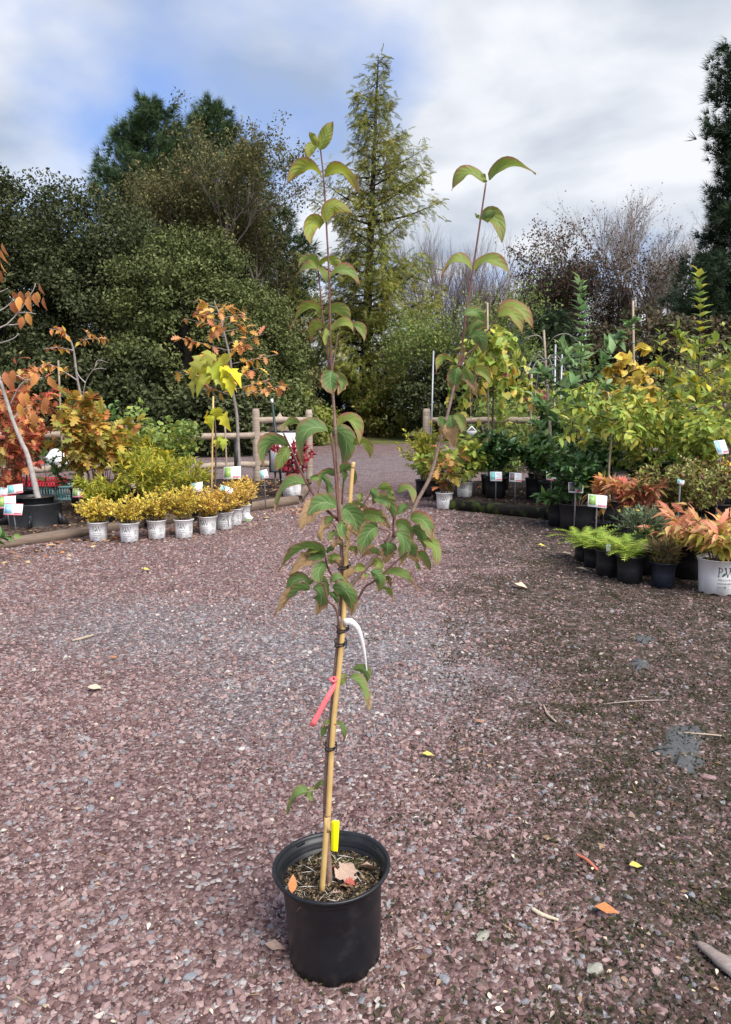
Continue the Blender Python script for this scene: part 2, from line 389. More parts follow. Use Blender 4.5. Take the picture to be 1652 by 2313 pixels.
def mat_gravel_bed():
    m, nt, p = new_mat('gravel_fines'); g = nd(nt, 'ShaderNodeNewGeometry'); pos = g.outputs['Position']
    moss, grey, wob = zone_masks(nt, pos)
    v = nd(nt, 'ShaderNodeTexVoronoi'); v.inputs['Scale'].default_value = 70; lk(nt, pos, v.inputs['Vector'])
    sv = nd(nt, 'ShaderNodeSeparateColor'); lk(nt, v.outputs['Color'], sv.inputs[0])
    red = ramp(nt, sv.outputs[0], [(0.0, (0.075, 0.04, 0.037)), (0.5, (0.15, 0.09, 0.083)), (0.85, (0.24, 0.16, 0.15)), (1.0, (0.42, 0.38, 0.36))])
    gry = ramp(nt, sv.outputs[0], [(0.0, (0.08, 0.075, 0.08)), (0.5, (0.17, 0.155, 0.16)), (0.9, (0.28, 0.26, 0.27)), (1.0, (0.45, 0.44, 0.43))])
    c = mix_c(nt, math_n(nt, 'MULTIPLY', grey, .7), red, gry)
    mg = math_n(nt, 'MULTIPLY', moss, ramp(nt, noise(nt, pos, 14, 6, 0.65), [(0.38, 0.0), (0.58, 1.0)]))
    c = mix_c(nt, math_n(nt, 'MULTIPLY', mg, 0.9), c, mix_c(nt, noise(nt, pos, 50, 3), (0.014, 0.014, 0.008), (0.05, 0.048, 0.022)))
    c = mix_c(nt, ramp(nt, noise(nt, pos, 2.2, 5), [(0.5, 0.0), (0.75, 0.55)]), c, (0.07, 0.04, 0.038))
    lk(nt, c, p.inputs['Base Color']); p.inputs['Roughness'].default_value = 0.9; p.inputs['Specular IOR Level'].default_value = 0.15
    b = nd(nt, 'ShaderNodeBump'); b.inputs['Strength'].default_value = 0.8; b.inputs['Distance'].default_value = 0.012
    lk(nt, math_n(nt, 'SUBTRACT', noise(nt, pos, 90, 4), v.outputs['Distance']), b.inputs['Height']); lk(nt, b.outputs[0], p.inputs['Normal'])
    return m
M_FINES = mat_gravel_bed()
def mat_stones():
    m, nt, p = new_mat('crushed_stone'); g = nd(nt, 'ShaderNodeNewGeometry'); pos = g.outputs['Position']; oi = nd(nt, 'ShaderNodeObjectInfo')
    moss, grey, wob = zone_masks(nt, oi.outputs['Location'])
    r = oi.outputs['Random']
    red = ramp(nt, r, [(0.0, (0.115, 0.066, 0.060)), (0.35, (0.20, 0.122, 0.112)), (0.6, (0.275, 0.178, 0.166)), (0.82, (0.34, 0.235, 0.215)), (0.90, (0.16, 0.155, 0.165)), (0.975, (0.25, 0.245, 0.255)), (1.0, (0.5, 0.44, 0.38))])
    gry = ramp(nt, r, [(0.0, (0.10, 0.092, 0.094)), (0.4, (0.18, 0.168, 0.172)), (0.75, (0.26, 0.248, 0.25)), (0.85, (0.27, 0.19, 0.18)), (1.0, (0.48, 0.44, 0.4))])
    r2 = math_n(nt, 'FRACT', math_n(nt, 'MULTIPLY', r, 37.3))
    c = mix_c(nt, math_n(nt, 'LESS_THAN', r2, math_n(nt, 'MULTIPLY', grey, 0.62)), red, gry)
    dirty = math_n(nt, 'LESS_THAN', math_n(nt, 'FRACT', math_n(nt, 'MULTIPLY', r, 91.7)), math_n(nt, 'MULTIPLY', moss, 0.5))
    c = mix_c(nt, math_n(nt, 'MULTIPLY', dirty, 0.8), c, (0.03, 0.028, 0.016))
    c = mix_c(nt, ramp(nt, noise(nt, pos, 120, 4), [(0.4, 0.0), (0.8, 0.35)]), c, (0.12, 0.08, 0.075))
    lk(nt, c, p.inputs['Base Color']); p.inputs['Roughness'].default_value = 0.75; p.inputs['Specular IOR Level'].default_value = 0.25
    return m
M_STONES = mat_stones()

# ground sheet (to the horizon), lawn beyond the drive, mulch beds
mb = MB(); mb.add([(-900, -200, 0), (900, -200, 0), (900, 1800, 0), (-900, 1800, 0)], [[0, 1, 2, 3]])
structure('ground', mb, M_FINES)
M_LAWN = mat_plain('lawn_grass', (0.06, 0.075, 0.02), 0.9, (0.15, 0.13, 0.05), 1.2, 0.8, 0.1, 6, bscale=25)
mb = MB(); e = [(x, 26.6 + 0.5 * math.sin(x * .7) + .25 * math.sin(x * 2.3)) for x in np.linspace(-60, 60, 81)]
v = []
for x, y in e: v += [(x, y, 0.004), (x * 10, 1500, 0.004)]
mb.add(v, [[2 * i, 2 * i + 2, 2 * i + 3, 2 * i + 1] for i in range(len(e) - 1)])
structure('lawn', mb, M_LAWN)

def bed(name, poly, z, mat, n=0):
    mb = MB(); P = np.array(poly); k = len(P); c = P.mean(0)
    v = [(*c, z)] + [(x, y, z) for x, y in P] + [(x, y, -0.02) for x, y in P]
    mb.add(v, [[1 + i, 1 + k + i, 1 + k + (i + 1) % k, 1 + (i + 1) % k] for i in range(k)], [[0, 1 + i, 1 + (i + 1) % k] for i in range(k)])
    return structure(name, mb, mat)
LB = [atz(-60, 1247)[:2], atz(668, 1138)[:2]]
LBE = np.array([-0.95, 12.9])
bed('mulch_bed', [LB[0] + (-6, -2.5), LB[0], LB[1], LBE, (-9, 12.9), (-14, 9)], 0.07, M_SOIL)
RB = [np.array([1.05, 10.6]), atz(1022, 1150)[:2], atz(1235, 1172)[:2], np.array([3.1, 6.6]), np.array([5.6, 4.6])]
bed('mulch_bed', [RB[0], RB[1], RB[2], RB[3], RB[4], (9, 4.5), (11, 13), (1.3, 12.2)], 0.10, M_SOIL)

def timber(label, p, q, w, z0, z1, mat, group=None):
    p = np.array([*p, 0.0]); q = np.array([*q, 0.0]); d = q - p; L = np.linalg.norm(d[:2]); a = math.atan2(d[1], d[0])
    mb = MB(); n = 10; v = []; r = np.random.default_rng(int(L * 1000))
    for i in range(n + 1):
        x = L * (i / n - .5)
        for (yy, zz) in ((-.5, 0), (-.5, .85), (-.38, 1), (.38, 1), (.5, .85), (.5, 0)):
            v.append((x, w * yy + r.normal(0, .003), (z1 - z0) * (zz - .5) + r.normal(0, .003)))
    q_ = []
    for i in range(n):
        for j in range(6):
            j2 = (j + 1) % 6; q_.append([i * 6 + j, i * 6 + j2, i * 6 + 6 + j2, i * 6 + 6 + j])
    e0 = [[0, 1, 2, 3], [0, 3, 4, 5]]; e1 = [[n * 6 + 3, n * 6 + 2, n * 6 + 1, n * 6], [n * 6 + 5, n * 6 + 4, n * 6 + 3, n * 6]]
    mb.add(v, q_ + e0 + e1)
    o = mb.build('landscape_timber', mat, None); o.location = ((p + q) / 2) + np.array([0, 0, (z0 + z1) / 2]); o.rotation_euler = (0, 0, a)
    return tag(o, label, 'timber', group)
a0, a1 = LB
mid = a0 + (a1 - a0) * .42
timber('split weathered timber edging the mulch below the black planter ring', a0 + (0, .0), mid + (0, -.0), .13, -.01, .085, M_TIMBER)
timber('brown timber edging the bed end beside the burgundy shrub', mid + (a1 - a0) * .01, a1, .13, -.01, .11, M_TIMBER)
timber('short timber closing the bed beside the welcome board', a1 + (.03, .08), a1 + (.02, 1.5), .12, -.01, .10, M_TIMBER)
timber('dark mossy timber edging the bed behind the printed hydrangea pot', RB[1], RB[2], .14, -.01, .13, M_MOSSTIMBER)
timber('dark timber running back beside the gravel at the yellow shrub', RB[1] + (-.03, .1), RB[0], .14, -.01, .13, M_MOSSTIMBER)
timber('dark timber behind the square-shouldered black tubs', RB[2] + (.02, -.01), RB[3], .14, -.01, .13, M_MOSSTIMBER)

# ------------------------------------------------------------------ loose gravel: stones instanced on the drive
def build_gravel():
    ny, nx = 60, 40; v = []; dens = []
    for j in range(ny + 1):
        Y = 0.35 + (11.0 - 0.35) * (j / ny) ** 1.5
        hw = 0.75 * Y + 0.9
        for i in range(nx + 1):
            X = (i / nx * 2 - 1) * hw
            v.append((X, Y, 0.0))
            d = 15000 if Y < 2.2 else 15000 * (2.2 / Y) ** 1.5
            mz = min(1.0, max(0.0, (X - .1 * Y - .05) / .5)) if Y < 9 else 0.0
            dens.append(max(d, 700) * (1 - .5 * mz))
    q = [[j * (nx + 1) + i, j * (nx + 1) + i + 1, (j + 1) * (nx + 1) + i + 1, (j + 1) * (nx + 1) + i] for j in range(ny) for i in range(nx)]
    # leave out faces under beds and bare fabric patches
    def side(p, a, b): return (b[0] - a[0]) * (p[1] - a[1]) - (b[1] - a[1]) * (p[0] - a[0])
    keep = []
    for f in q:
        c = np.mean([v[k] for k in f], 0)[:2]
        inl = side(c, LB[0], LB[1]) > 0 and c[0] < LB[1][0]
        inr = c[0] > RB[1][0] and (side(c, RB[1], RB[2]) > 0 if c[0] < RB[2][0] else (side(c, RB[2], RB[3]) > 0 if c[0] < RB[3][0] else side(c, RB[3], RB[4]) > 0))
        if not (inl or inr): keep.append(f)
    mb = MB(); mb.add(v, keep); o = mb.build('gravel', M_STONES, None); o['kind'] = 'stuff'
    o['label'] = 'crushed reddish and grey stone covering the drive'; o['category'] = 'gravel'
    at_ = o.data.attributes.new('dens', 'FLOAT', 'POINT'); at_.data.foreach_set('value', np.array(dens, np.float32))
    ng = bpy.data.node_groups.new('gravel_scatter', 'GeometryNodeTree')
    ng.interface.new_socket('Geometry', in_out='INPUT', socket_type='NodeSocketGeometry')
    ng.interface.new_socket('Geometry', in_out='OUTPUT', socket_type='NodeSocketGeometry')
    N = ng.nodes; Lk = ng.links.new
    gi = N.new('NodeGroupInput'); go = N.new('NodeGroupOutput')
    na = N.new('GeometryNodeInputNamedAttribute'); na.data_type = 'FLOAT'; na.inputs[0].default_value = 'dens'
    dp = N.new('GeometryNodeDistributePointsOnFaces'); dp.distribute_method = 'RANDOM'; dp.inputs['Seed'].default_value = 4
    ns = N.new('ShaderNodeTexNoise'); ns.inputs['Scale'].default_value = 2.3; ns.inputs['Detail'].default_value = 5
    mr = N.new('ShaderNodeMapRange'); mr.inputs[1].default_value = .36; mr.inputs[2].default_value = .62; mr.inputs[3].default_value = .07; mr.inputs[4].default_value = 1.05
    Lk(ns.outputs[0], mr.inputs[0])
    mu = N.new('ShaderNodeMath'); mu.operation = 'MULTIPLY'; Lk(na.outputs[0], mu.inputs[0]); Lk(mr.outputs[0], mu.inputs[1])
    Lk(gi.outputs[0], dp.inputs['Mesh']); Lk(mu.outputs[0], dp.inputs['Density'])
    join = N.new('GeometryNodeJoinGeometry')
    for i in range(8):
        ic = N.new('GeometryNodeMeshIcoSphere'); ic.inputs['Subdivisions'].default_value = 1 if i else 2
        sp = N.new('GeometryNodeSetPosition')
        rv = N.new('FunctionNodeRandomValue'); rv.data_type = 'FLOAT_VECTOR'
        a = .38 if i else .16
        rv.inputs['Min'].default_value = (-a, -a, -a); rv.inputs['Max'].default_value = (a, a, a); rv.inputs['Seed'].default_value = 100 + i
        Lk(ic.outputs[0], sp.inputs['Geometry']); Lk(rv.outputs[0], sp.inputs['Offset'])
        sm = N.new('GeometryNodeSetMaterial'); sm.inputs['Material'].default_value = M_STONES; Lk(sp.outputs[0], sm.inputs[0])
        gt = N.new('GeometryNodeGeometryToInstance'); Lk(sm.outputs[0], gt.inputs[0]); Lk(gt.outputs[0], join.inputs[0])
    ip = N.new('GeometryNodeInstanceOnPoints'); ip.inputs['Pick Instance'].default_value = True
    Lk(dp.outputs[0], ip.inputs['Points']); Lk(join.outputs[0], ip.inputs['Instance'])
    rr = N.new('FunctionNodeRandomValue'); rr.data_type = 'FLOAT_VECTOR'; rr.inputs['Min'].default_value = (-.5, -.5, 0); rr.inputs['Max'].default_value = (.5, .5, 6.28); rr.inputs['Seed'].default_value = 7
    Lk(rr.outputs[0], ip.inputs['Rotation'])
    r1 = N.new('FunctionNodeRandomValue'); r1.data_type = 'FLOAT'; r1.inputs['Seed'].default_value = 21
    pw = N.new('ShaderNodeMath'); pw.operation = 'POWER'; pw.inputs[1].default_value = 4.2; Lk(r1.outputs[1], pw.inputs[0])
    m2 = N.new('ShaderNodeMapRange'); m2.inputs[3].default_value = .0027; m2.inputs[4].default_value = .0125; Lk(pw.outputs[0], m2.inputs[0])
    # farther chippings are laid a little coarser so fewer are needed
    ps = N.new('GeometryNodeInputPosition'); sx = N.new('ShaderNodeSeparateXYZ'); Lk(ps.outputs[0], sx.inputs[0])
    m3 = N.new('ShaderNodeMapRange'); m3.inputs[1].default_value = 2.0; m3.inputs[2].default_value = 10.0; m3.inputs[3].default_value = 1.0; m3.inputs[4].default_value = 2.0; Lk(sx.outputs[1], m3.inputs[0])
    m4 = N.new('ShaderNodeMath'); m4.operation = 'MULTIPLY'; Lk(m2.outputs[0], m4.inputs[0]); Lk(m3.outputs[0], m4.inputs[1])
    r2 = N.new('FunctionNodeRandomValue'); r2.data_type = 'FLOAT_VECTOR'; r2.inputs['Min'].default_value = (.85, .6, .42); r2.inputs['Max'].default_value = (1.4, 1.0, .85); r2.inputs['Seed'].default_value = 33
    vs = N.new('ShaderNodeVectorMath'); vs.operation = 'SCALE'; Lk(r2.outputs[0], vs.inputs[0]); Lk(m4.outputs[0], vs.inputs['Scale'])
    Lk(vs.outputs[0], ip.inputs['Scale'])
    Lk(ip.outputs[0], go.inputs[0])
    md = o.modifiers.new('scatter', 'NODES'); md.node_group = ng
build_gravel()

# ------------------------------------------------------------------ fences
def rail_board(p, q, h, t, mat, parent, r):
    p = np.array(p, float); q = np.array(q, float); mb = MB(); n = 8; v = []
    d = unit(q - p); side = unit(np.cross(d, [0, 0, 1])); up = np.cross(side, d)
    for i in range(n + 1):
        c = p + (q - p) * i / n + up * r.normal(0, .006)
        for (a, b) in ((-.5, -.5), (-.5, .5), (.5, .5), (.5, -.5)):
            v.append(c + side * a * t + up * (b * h + r.normal(0, .005)))
    f = []
    for i in range(n):
        for j in range(4): f.append([i * 4 + j, i * 4 + (j + 1) % 4, i * 4 + 4 + (j + 1) % 4, i * 4 + 4 + j])
    f += [[0, 3, 2, 1], [n * 4, n * 4 + 1, n * 4 + 2, n * 4 + 3]]
    mb.add(v, f); return mb.build('rail', mat, parent)
def post_mesh(c, s, h, parent, mat, lean=0):
    mb = MB(); c = np.array(c, float)
    v = []
    for z, k in ((-.05, 1), (h - .06, 1), (h - .0, .78)):
        for a, b in ((-1, -1), (1, -1), (1, 1), (-1, 1)): v.append(c + (a * s / 2 * k + lean * z, b * s / 2 * k, z))
    mb.add(v, [[0, 1, 5, 4], [1, 2, 6, 5], [2, 3, 7, 6], [3, 0, 4, 7], [4, 5, 9, 8], [5, 6, 10, 9], [6, 7, 11, 10], [7, 4, 8, 11], [8, 9, 10, 11]])
    return mb.build('post', mat, parent)
def fence(label, posts, tops, rails, s=.115):
    """posts: (u, Y); rails: heights as fraction list of metres"""
    B = [col_at(u, Y, 0) for u, Y in posts]; r = np.random.default_rng(len(label))
    f = thing('rail_fence', label, 'fence', B[0])
    for b, h in zip(B, tops): post_mesh(b, s, h, f, M_RAIL, 0.0)
    for i in range(len(B) - 1):
        for h0, h1 in rails[i]:
            d = unit(B[i + 1] - B[i]) * 0.03
            rail_board(B[i] + (0, -.02, h0) - d, B[i + 1] + (0, -.02, h1) + d, 0.10, .042, M_RAIL, f, r)
    return f
fence('weathered split rail fence behind the nursery trees left of the drive', [(-90, 10.2), (190, 11.0), (300, 11.4), (582, 12.6), (700, 13.0)], [1.15, 1.15, 1.15, 1.30, 1.28],
      [[(.92, .92), (.42, .42)], [(.9, .88), (.42, .42)], [(.83, .85), (.35, .35)], [(1.1, 1.1), (.84, .87), (.35, .38)]])
fence('weathered split rail fence behind the shrubs right of the drive', [(962, 11.9), (1236, 11.4), (1525, 10.6), (1720, 10.2)], [1.3, 1.28, 1.5, 1.55],
      [[(1.1, 1.12), (.62, .62)], [(1.12, 1.18), (.62, .7)], [(1.28, 1.4), (.85, .98)]])

# ================================================================== BIG TREES
def crown(mb, tpl, n, C, R, ncl, cr, flat, size, r, shell=(.5, 1.0), zmin=-.7, up=.7, power=1.0):
    C = np.array(C, float); R = np.array(R, float)
    d = r.normal(size=(ncl * 3, 3)); d = unit(d); d = d[d[:, 2] > zmin][:ncl]
    ncl = len(d)
    rad = shell[0] + (shell[1] - shell[0]) * r.random(ncl) ** .5
    cc = C + d * rad[:, None] * R; csz = cr * (0.55 + .9 * r.random(ncl))
    w = csz ** 2; idx = r.choice(ncl, n, p=w / w.sum())
    off = r.normal(size=(n, 3)); off = unit(off) * (r.random((n, 1)) ** .45)
    off *= np.array([1, 1, flat])
    P = cc[idx] + off * csz[idx][:, None]
    out = unit(P - C)
    D = unit(out * .5 + r.normal(size=(n, 3)) * .7 + (0, 0, -.15)); N = unit(off * .5 + out * .3 + (0, 0, up) + r.normal(size=(n, 3)) * .45)
    scatter(mb, tpl, P, D, N, size * (.6 + .8 * r.random(n)))
    return cc
def limbs(mb, base, top, r0, targets, r, k=14):
    base = np.array(base, float); top = np.array(top, float)
    pts = [base + (top - base) * t + r.normal(size=3) * (.06, .06, 0) * (t > 0) for t in np.linspace(0, 1, 7)]
    mb.tube(pts, [r0 * (1 - .85 * t) + .01 for t in np.linspace(0, 1, 7)], 8)
    for tg in targets[:k]:
        t = np.clip((tg[2] - base[2]) / (top[2] - base[2]) - .22, .12, .9); s = base + (top - base) * t
        m = (s + tg) / 2 + (0, 0, .08 * np.linalg.norm(tg - s))
        mb.tube(smooth_line([s, m, tg], 6), [r0 * .35 * (1 - t * .6), .012], 5)
def leafy_tree(name, label, u, Y, vtop, hw, zb, mat, n, ncl, cr, flat, size, seed, tpl='kite', bark=None, cat='tree', group=None, shell=(.45, 1.0), r0=.22, zmin=-.93, up=.7):
    r = np.random.default_rng(seed); B = col_at(u, Y, 0); H = height_at(vtop, Y)
    C = B + (0, 0, (H + zb) / 2); R = (hw, hw * .9, (H - zb) / 2)
    t = thing(name, label, cat, B, group)
    c = MB(); cc = crown(c, tpl, n, C, R, ncl, cr, flat, size, r, shell, zmin, up)
    w = MB(); limbs(w, B, B + (0, 0, H * .9), r0, cc, r, 26); w.build('trunk', bark or M_DARKBARK, t, True)
    c.build('crown', mat, t, False, 'stuff'); return t
F_HORN = mat_leaf('hornbeam_foliage', [(0.036, 0.046, 0.018), (0.066, 0.08, 0.032), (0.12, 0.132, 0.06), (0.048, 0.06, 0.023)], .2, .55, spec=.12, patch=.9)
F_HORN2 = mat_leaf('olive_foliage', [(0.07, 0.09, 0.026), (0.115, 0.135, 0.042), (0.18, 0.19, 0.08), (0.09, 0.11, 0.034)], .2, .55, spec=.12, patch=1.0)
F_PINE = mat_leaf('pine_needles', [(0.04, 0.075, 0.03), (0.07, 0.115, 0.05), (0.10, 0.145, 0.065)], .1, .6, spec=.12, patch=.8)
F_OAK = mat_leaf('oak_far_foliage', [(0.11, 0.12, 0.048), (0.165, 0.155, 0.06), (0.22, 0.175, 0.078), (0.095, 0.11, 0.043)], .25, spec=.12, patch=.9)
F_RED = mat_leaf('redwood_foliage', [(0.126, 0.171, 0.032), (0.198, 0.234, 0.045), (0.288, 0.306, 0.072), (0.36, 0.27, 0.09)], .3, spec=.12, patch=1.0)
F_BIRCH = mat_leaf('birch_foliage', [(0.13, 0.195, 0.046), (0.182, 0.247, 0.065), (0.26, 0.286, 0.078)], .35)
F_RUST = mat_leaf('rust_foliage', [(0.075, 0.068, 0.045), (0.15, 0.09, 0.068), (0.21, 0.12, 0.09), (0.075, 0.083, 0.045)], .2, spec=.12, patch=.9)
F_MAPLE = mat_leaf('bronze_foliage', [(0.05, 0.055, 0.026), (0.095, 0.07, 0.042), (0.06, 0.07, 0.03), (0.13, 0.085, 0.05)], .2, spec=.12, patch=1.0)
F_DARK = mat_leaf('hemlock_foliage', [(0.029, 0.051, 0.026), (0.048, 0.077, 0.035), (0.072, 0.096, 0.048)], .1, spec=.12, patch=1.0)
F_YG = mat_leaf('yellow_green_shrub', [(0.192, 0.228, 0.036), (0.3, 0.312, 0.06), (0.144, 0.18, 0.036)], .3)

M_PALETWIG = mat_plain('pale_far_twig', (0.2, 0.165, 0.155), 0.9, (0.28, 0.24, 0.22), 3)
F_DARKP = mat_leaf('dark_pine_needles', [(0.022, 0.042, 0.022), (0.04, 0.066, 0.034), (0.06, 0.09, 0.045)], .1, .6, spec=.12, patch=.8)
G_HB = 'dense trees behind the left fence'
leafy_tree('hornbeam_tree', 'tall dense dark green tree at the outer end of the leafy row', 30, 25.5, 385, 3.5, -.6, F_HORN, 75000, 170, .78, .62, .115, 1, group=G_HB)
leafy_tree('hornbeam_tree', 'dense dark tree rising in front of the white pines', 255, 24.5, 430, 2.9, -.6, F_HORN, 68000, 160, .7, .62, .11, 2, group=G_HB)
leafy_tree('hornbeam_tree', 'rounded olive tree in front of the darker leafy row', 425, 22.5, 520, 2.15, -.6, F_HORN2, 58000, 140, .6, .62, .10, 3, group=G_HB)
leafy_tree('hornbeam_tree', 'low dark tree filling the gap behind the orange oak sapling', 560, 27, 640, 2.1, -.6, F_HORN2, 32000, 80, .62, .6, .11, 4, group=G_HB)
leafy_tree('hornbeam_tree', 'dark tree standing behind the row at the fence corner', 130, 30, 440, 3.4, -.6, F_HORN, 16000, 70, .9, .5, .2, 41, group=G_HB)
leafy_tree('hornbeam_tree', 'dark leafy tree beyond the outermost red maple', -140, 24, 420, 3.0, -.6, F_HORN, 14000, 70, .85, .5, .2, 42, group=G_HB)

leafy_tree('hornbeam_tree', 'dark leafy tree farther along the row past the red maple', -480, 26, 430, 3.4, -.6, F_HORN, 14000, 70, .85, .6, .2, 43, group=G_HB)
def conifer(name, label, u, Y, vtop, prof, mat, nbr, seed, slope, tpl, size, per, lean=0.0, droop=0.0, zb=1.0, r0=.3, cat='tree', bark=None, gap=0.0, inner=.25, ragged=0.0):
    """prof: list of (height fraction, reach in metres)"""
    r = np.random.default_rng(seed); B = col_at(u, Y, 0); H = height_at(vtop, Y)
    t = thing(name, label, cat, B); w = MB(); c = MB()
    fr = np.array([p[0] for p in prof]); re = np.array([p[1] for p in prof])
    axis = lambda z: B + np.array([lean * z, 0, z])
    w.tube([axis(z) for z in np.linspace(0, H, 10)], [r0 * (1 - .95 * s) + .01 for s in np.linspace(0, 1, 10)], 8)
    P = []; D = []; N = []
    for i in range(nbr):
        f = (i + r.random()) / nbr; z = zb + (H - zb) * f
        L = np.interp(z / H, fr, re) * (.65 + .45 * r.random() + ragged * r.normal() * .6)
        L = max(L, .15)
        if r.random() < gap: L *= .4
        a = i * 2.39996 + r.normal(0, .3); o = np.array([math.cos(a), math.sin(a), 0])
        sl = slope + r.normal(0, .16)
        s = axis(z); e = s + o * L + (0, 0, L * sl); m = (s + e) / 2 + (0, 0, -L * .06 - droop * L)
        ln = smooth_line([s, m, e], 7); w.tube(ln, [max(.012, .012 + .02 * L), .006], 4, False)
        k = max(3, int(per * L * (1.9 if ragged > .3 and z < .42 * H else 1))); tt = inner + (1 - inner) * r.random(k)
        p = np.array([ln[min(int(x * 6), 5)] + (ln[min(int(x * 6) + 1, 6)] - ln[min(int(x * 6), 5)]) * (x * 6 % 1) for x in tt])
        lat = np.cross(o, [0, 0, 1]); wd = .30 * L * (1 - tt * .75) + .05
        p = p + lat * (r.normal(size=(k, 1)) * wd[:, None]) + r.normal(size=(k, 3)) * (.08, .08, .10 + .07 * L)
        P.append(p); D.append(unit(o + r.normal(size=(k, 3)) * .55 + (0, 0, -.35 if tpl == 'spray' else .35))); N.append(unit(np.array([0, 0, 1.0]) + r.normal(size=(k, 3)) * .5))
    P = np.vstack(P); scatter(c, tpl, P, np.vstack(D), np.vstack(N), size * (.65 + .7 * r.random(len(P))))
    w.build('trunk', bark or M_DARKBARK, t, True); c.build('crown', mat, t, False, 'stuff'); return t
conifer('dawn_redwood_tree', 'tall narrow conical conifer with feathery yellow-green foliage beyond the drive', 818, 34.8, 128,
        [(0, 2.2), (.08, 2.9), (.25, 3.1), (.45, 2.7), (.62, 2.3), (.8, 1.25), (.93, .55), (1, .12)], F_RED, 200, 5, .36, 'spray', .38, 34, lean=.044, zb=1.5, r0=.30, gap=.36, inner=.3, ragged=.35)
conifer('white_pine_tree', 'tall blue-green pine rising behind the dark leafy row', 365, 44, 232, [(0, 4.5), (.4, 4.2), (.7, 3.4), (.9, 1.9), (1, .4)], F_PINE, 120, 6, .55, 'tuft', .5, 55, zb=3, gap=.1, ragged=.2)
conifer('white_pine_tree', 'blue-green pine partly hidden behind the brown oak', 500, 46, 236, [(0, 4.5), (.4, 4.2), (.7, 3.2), (.9, 1.9), (1, .4)], F_PINE, 120, 7, .5, 'tuft', .5, 55, zb=3, gap=.1, ragged=.2)
conifer('white_pine_tree', 'pine with dark layered boughs beside the tall conical conifer', 640, 43, 470, [(0, 3.6), (.4, 3.4), (.7, 2.6), (.9, 1.5), (1, .3)], F_PINE, 90, 8, .15, 'tuft', .5, 30, zb=2, gap=.15)
conifer('white_pine_tree', 'tallest dark pine with ragged boughs standing at the yard edge beyond the right fence', 1640, 36, 60, [(0, 3.5), (.2, 4.0), (.3, 4.2), (.40, 2.6), (.5, 1.5), (.6, 1.9), (.78, 2.1), (.92, 1.4), (1, .4)], F_DARKP, 130, 9, .16, 'tuft', .5, 55, zb=4.0, r0=.34, gap=.2, ragged=.25)
conifer('hemlock_tree', 'dark drooping evergreen under the rust-leaved tree', 1235, 39, 690, [(0, 2.6), (.5, 2.4), (.8, 1.6), (1, .3)], F_DARK, 90, 10, -.05, 'spray', .45, 50, zb=.4)
conifer('hemlock_tree', 'dark drooping evergreen between the rust-leaved and bare trees', 1385, 44, 640, [(0, 2.4), (.5, 1.9), (.8, 1.0), (1, .2)], F_RUST, 80, 12, .05, 'spray', .45, 50, zb=.4)
conifer('hemlock_tree', 'dark drooping evergreen behind the yellow redbud stake', 1150, 42, 770, [(0, 2.9), (.5, 2.4), (.8, 1.6), (1, .3)], F_DARK, 80, 13, -.05, 'spray', .45, 45, zb=.3)

def branching(mb, p, d, L, r0, lev, maxlev, r, tips, spread=.5, upw=.12, nch=(3, 5), ratio=.68, tmin=.35, rk=.55):
    m = 5; pts = [np.array(p, float)]; dd = np.array(d, float)
    for i in range(m - 1):
        dd = unit(dd + r.normal(size=3) * .09 + (0, 0, upw)); pts.append(pts[-1] + dd * L / (m - 1))
    mb.tube(pts, [r0, r0 * .45], 6 if lev == 0 else (4 if lev == 1 else 3), False)
    if lev >= maxlev: tips.append((pts[-1], dd)); tips.append((pts[2], dd)); return
    for k in range(r.integers(nch[0], nch[1] + 1)):
        t = tmin + (1 - tmin) * (k + r.random()) / nch[1]; i = min(int(t * (m - 1)), m - 2); f = t * (m - 1) - i
        q = pts[i] + (pts[i + 1] - pts[i]) * f; ax = unit(np.cross(dd, r.normal(size=3)))
        nd_ = unit(dd * math.cos(spread) + ax * math.sin(spread) * (.7 + .6 * r.random()))
        branching(mb, q, nd_, L * ratio * (.75 + .45 * r.random()), r0 * (1 - .5 * t) * rk, lev + 1, maxlev, r, tips, spread, upw, nch, ratio, tmin, rk)
    tips.append((pts[-1], dd))
def open_tree(name, label, u, Y, vtop, seed, nst, lev, mat=None, nleaf=0, lsize=.2, tpl='kite', spread=.5, bark=None, tilt=.3, r0=.14, ratio=.68, nch=(3, 5), first=.42, group=None, jitter=.35, rk=.55):
    r = np.random.default_rng(seed); B = col_at(u, Y, 0); H = height_at(vtop, Y); t = thing(name, label, 'tree', B, group)
    w = MB(); tips = []
    for i in range(nst):
        a = 2 * math.pi * i / nst + r.random(); d = unit(np.array([math.cos(a) * tilt, math.sin(a) * tilt, 1.0])) if nst > 1 else np.array([0, 0, 1.0])
        branching(w, B + (math.cos(a) * .1, math.sin(a) * .1, 0), d, H * first * (.9 + .2 * r.random()), r0, 0, lev, r, tips, spread, .1, nch, ratio, .35, rk)
    V, Q, T = w.arrays(); top = V[:, 2].max(); k = H / top
    V = B + (V - B) * k; w.v = [V]; w.q = [Q]; w.t = [T] if len(T) else []
    w.build('trunk', bark or M_TWIG, t, False)
    if nleaf:
        tp = B + (np.array([x[0] for x in tips]) - B) * k; i = r.integers(0, len(tp), nleaf)
        c = MB(); P = tp[i] + r.normal(size=(nleaf, 3)) * jitter
        scatter(c, tpl, P, unit(r.normal(size=(nleaf, 3)) + (0, 0, -.3)), unit(r.normal(size=(nleaf, 3)) * .6 + (0, 0, 1)), lsize * (.6 + .8 * r.random(nleaf)))
        c.build('crown', mat, t, False, 'stuff')
    return t
open_tree('oak_tree', 'big brown-olive autumn tree in front of the pines', 560, 38, 238, 21, 1, 4, F_OAK, 60000, .13, spread=.62, r0=.36, nch=(4, 6), first=.36, jitter=.19, rk=.62)
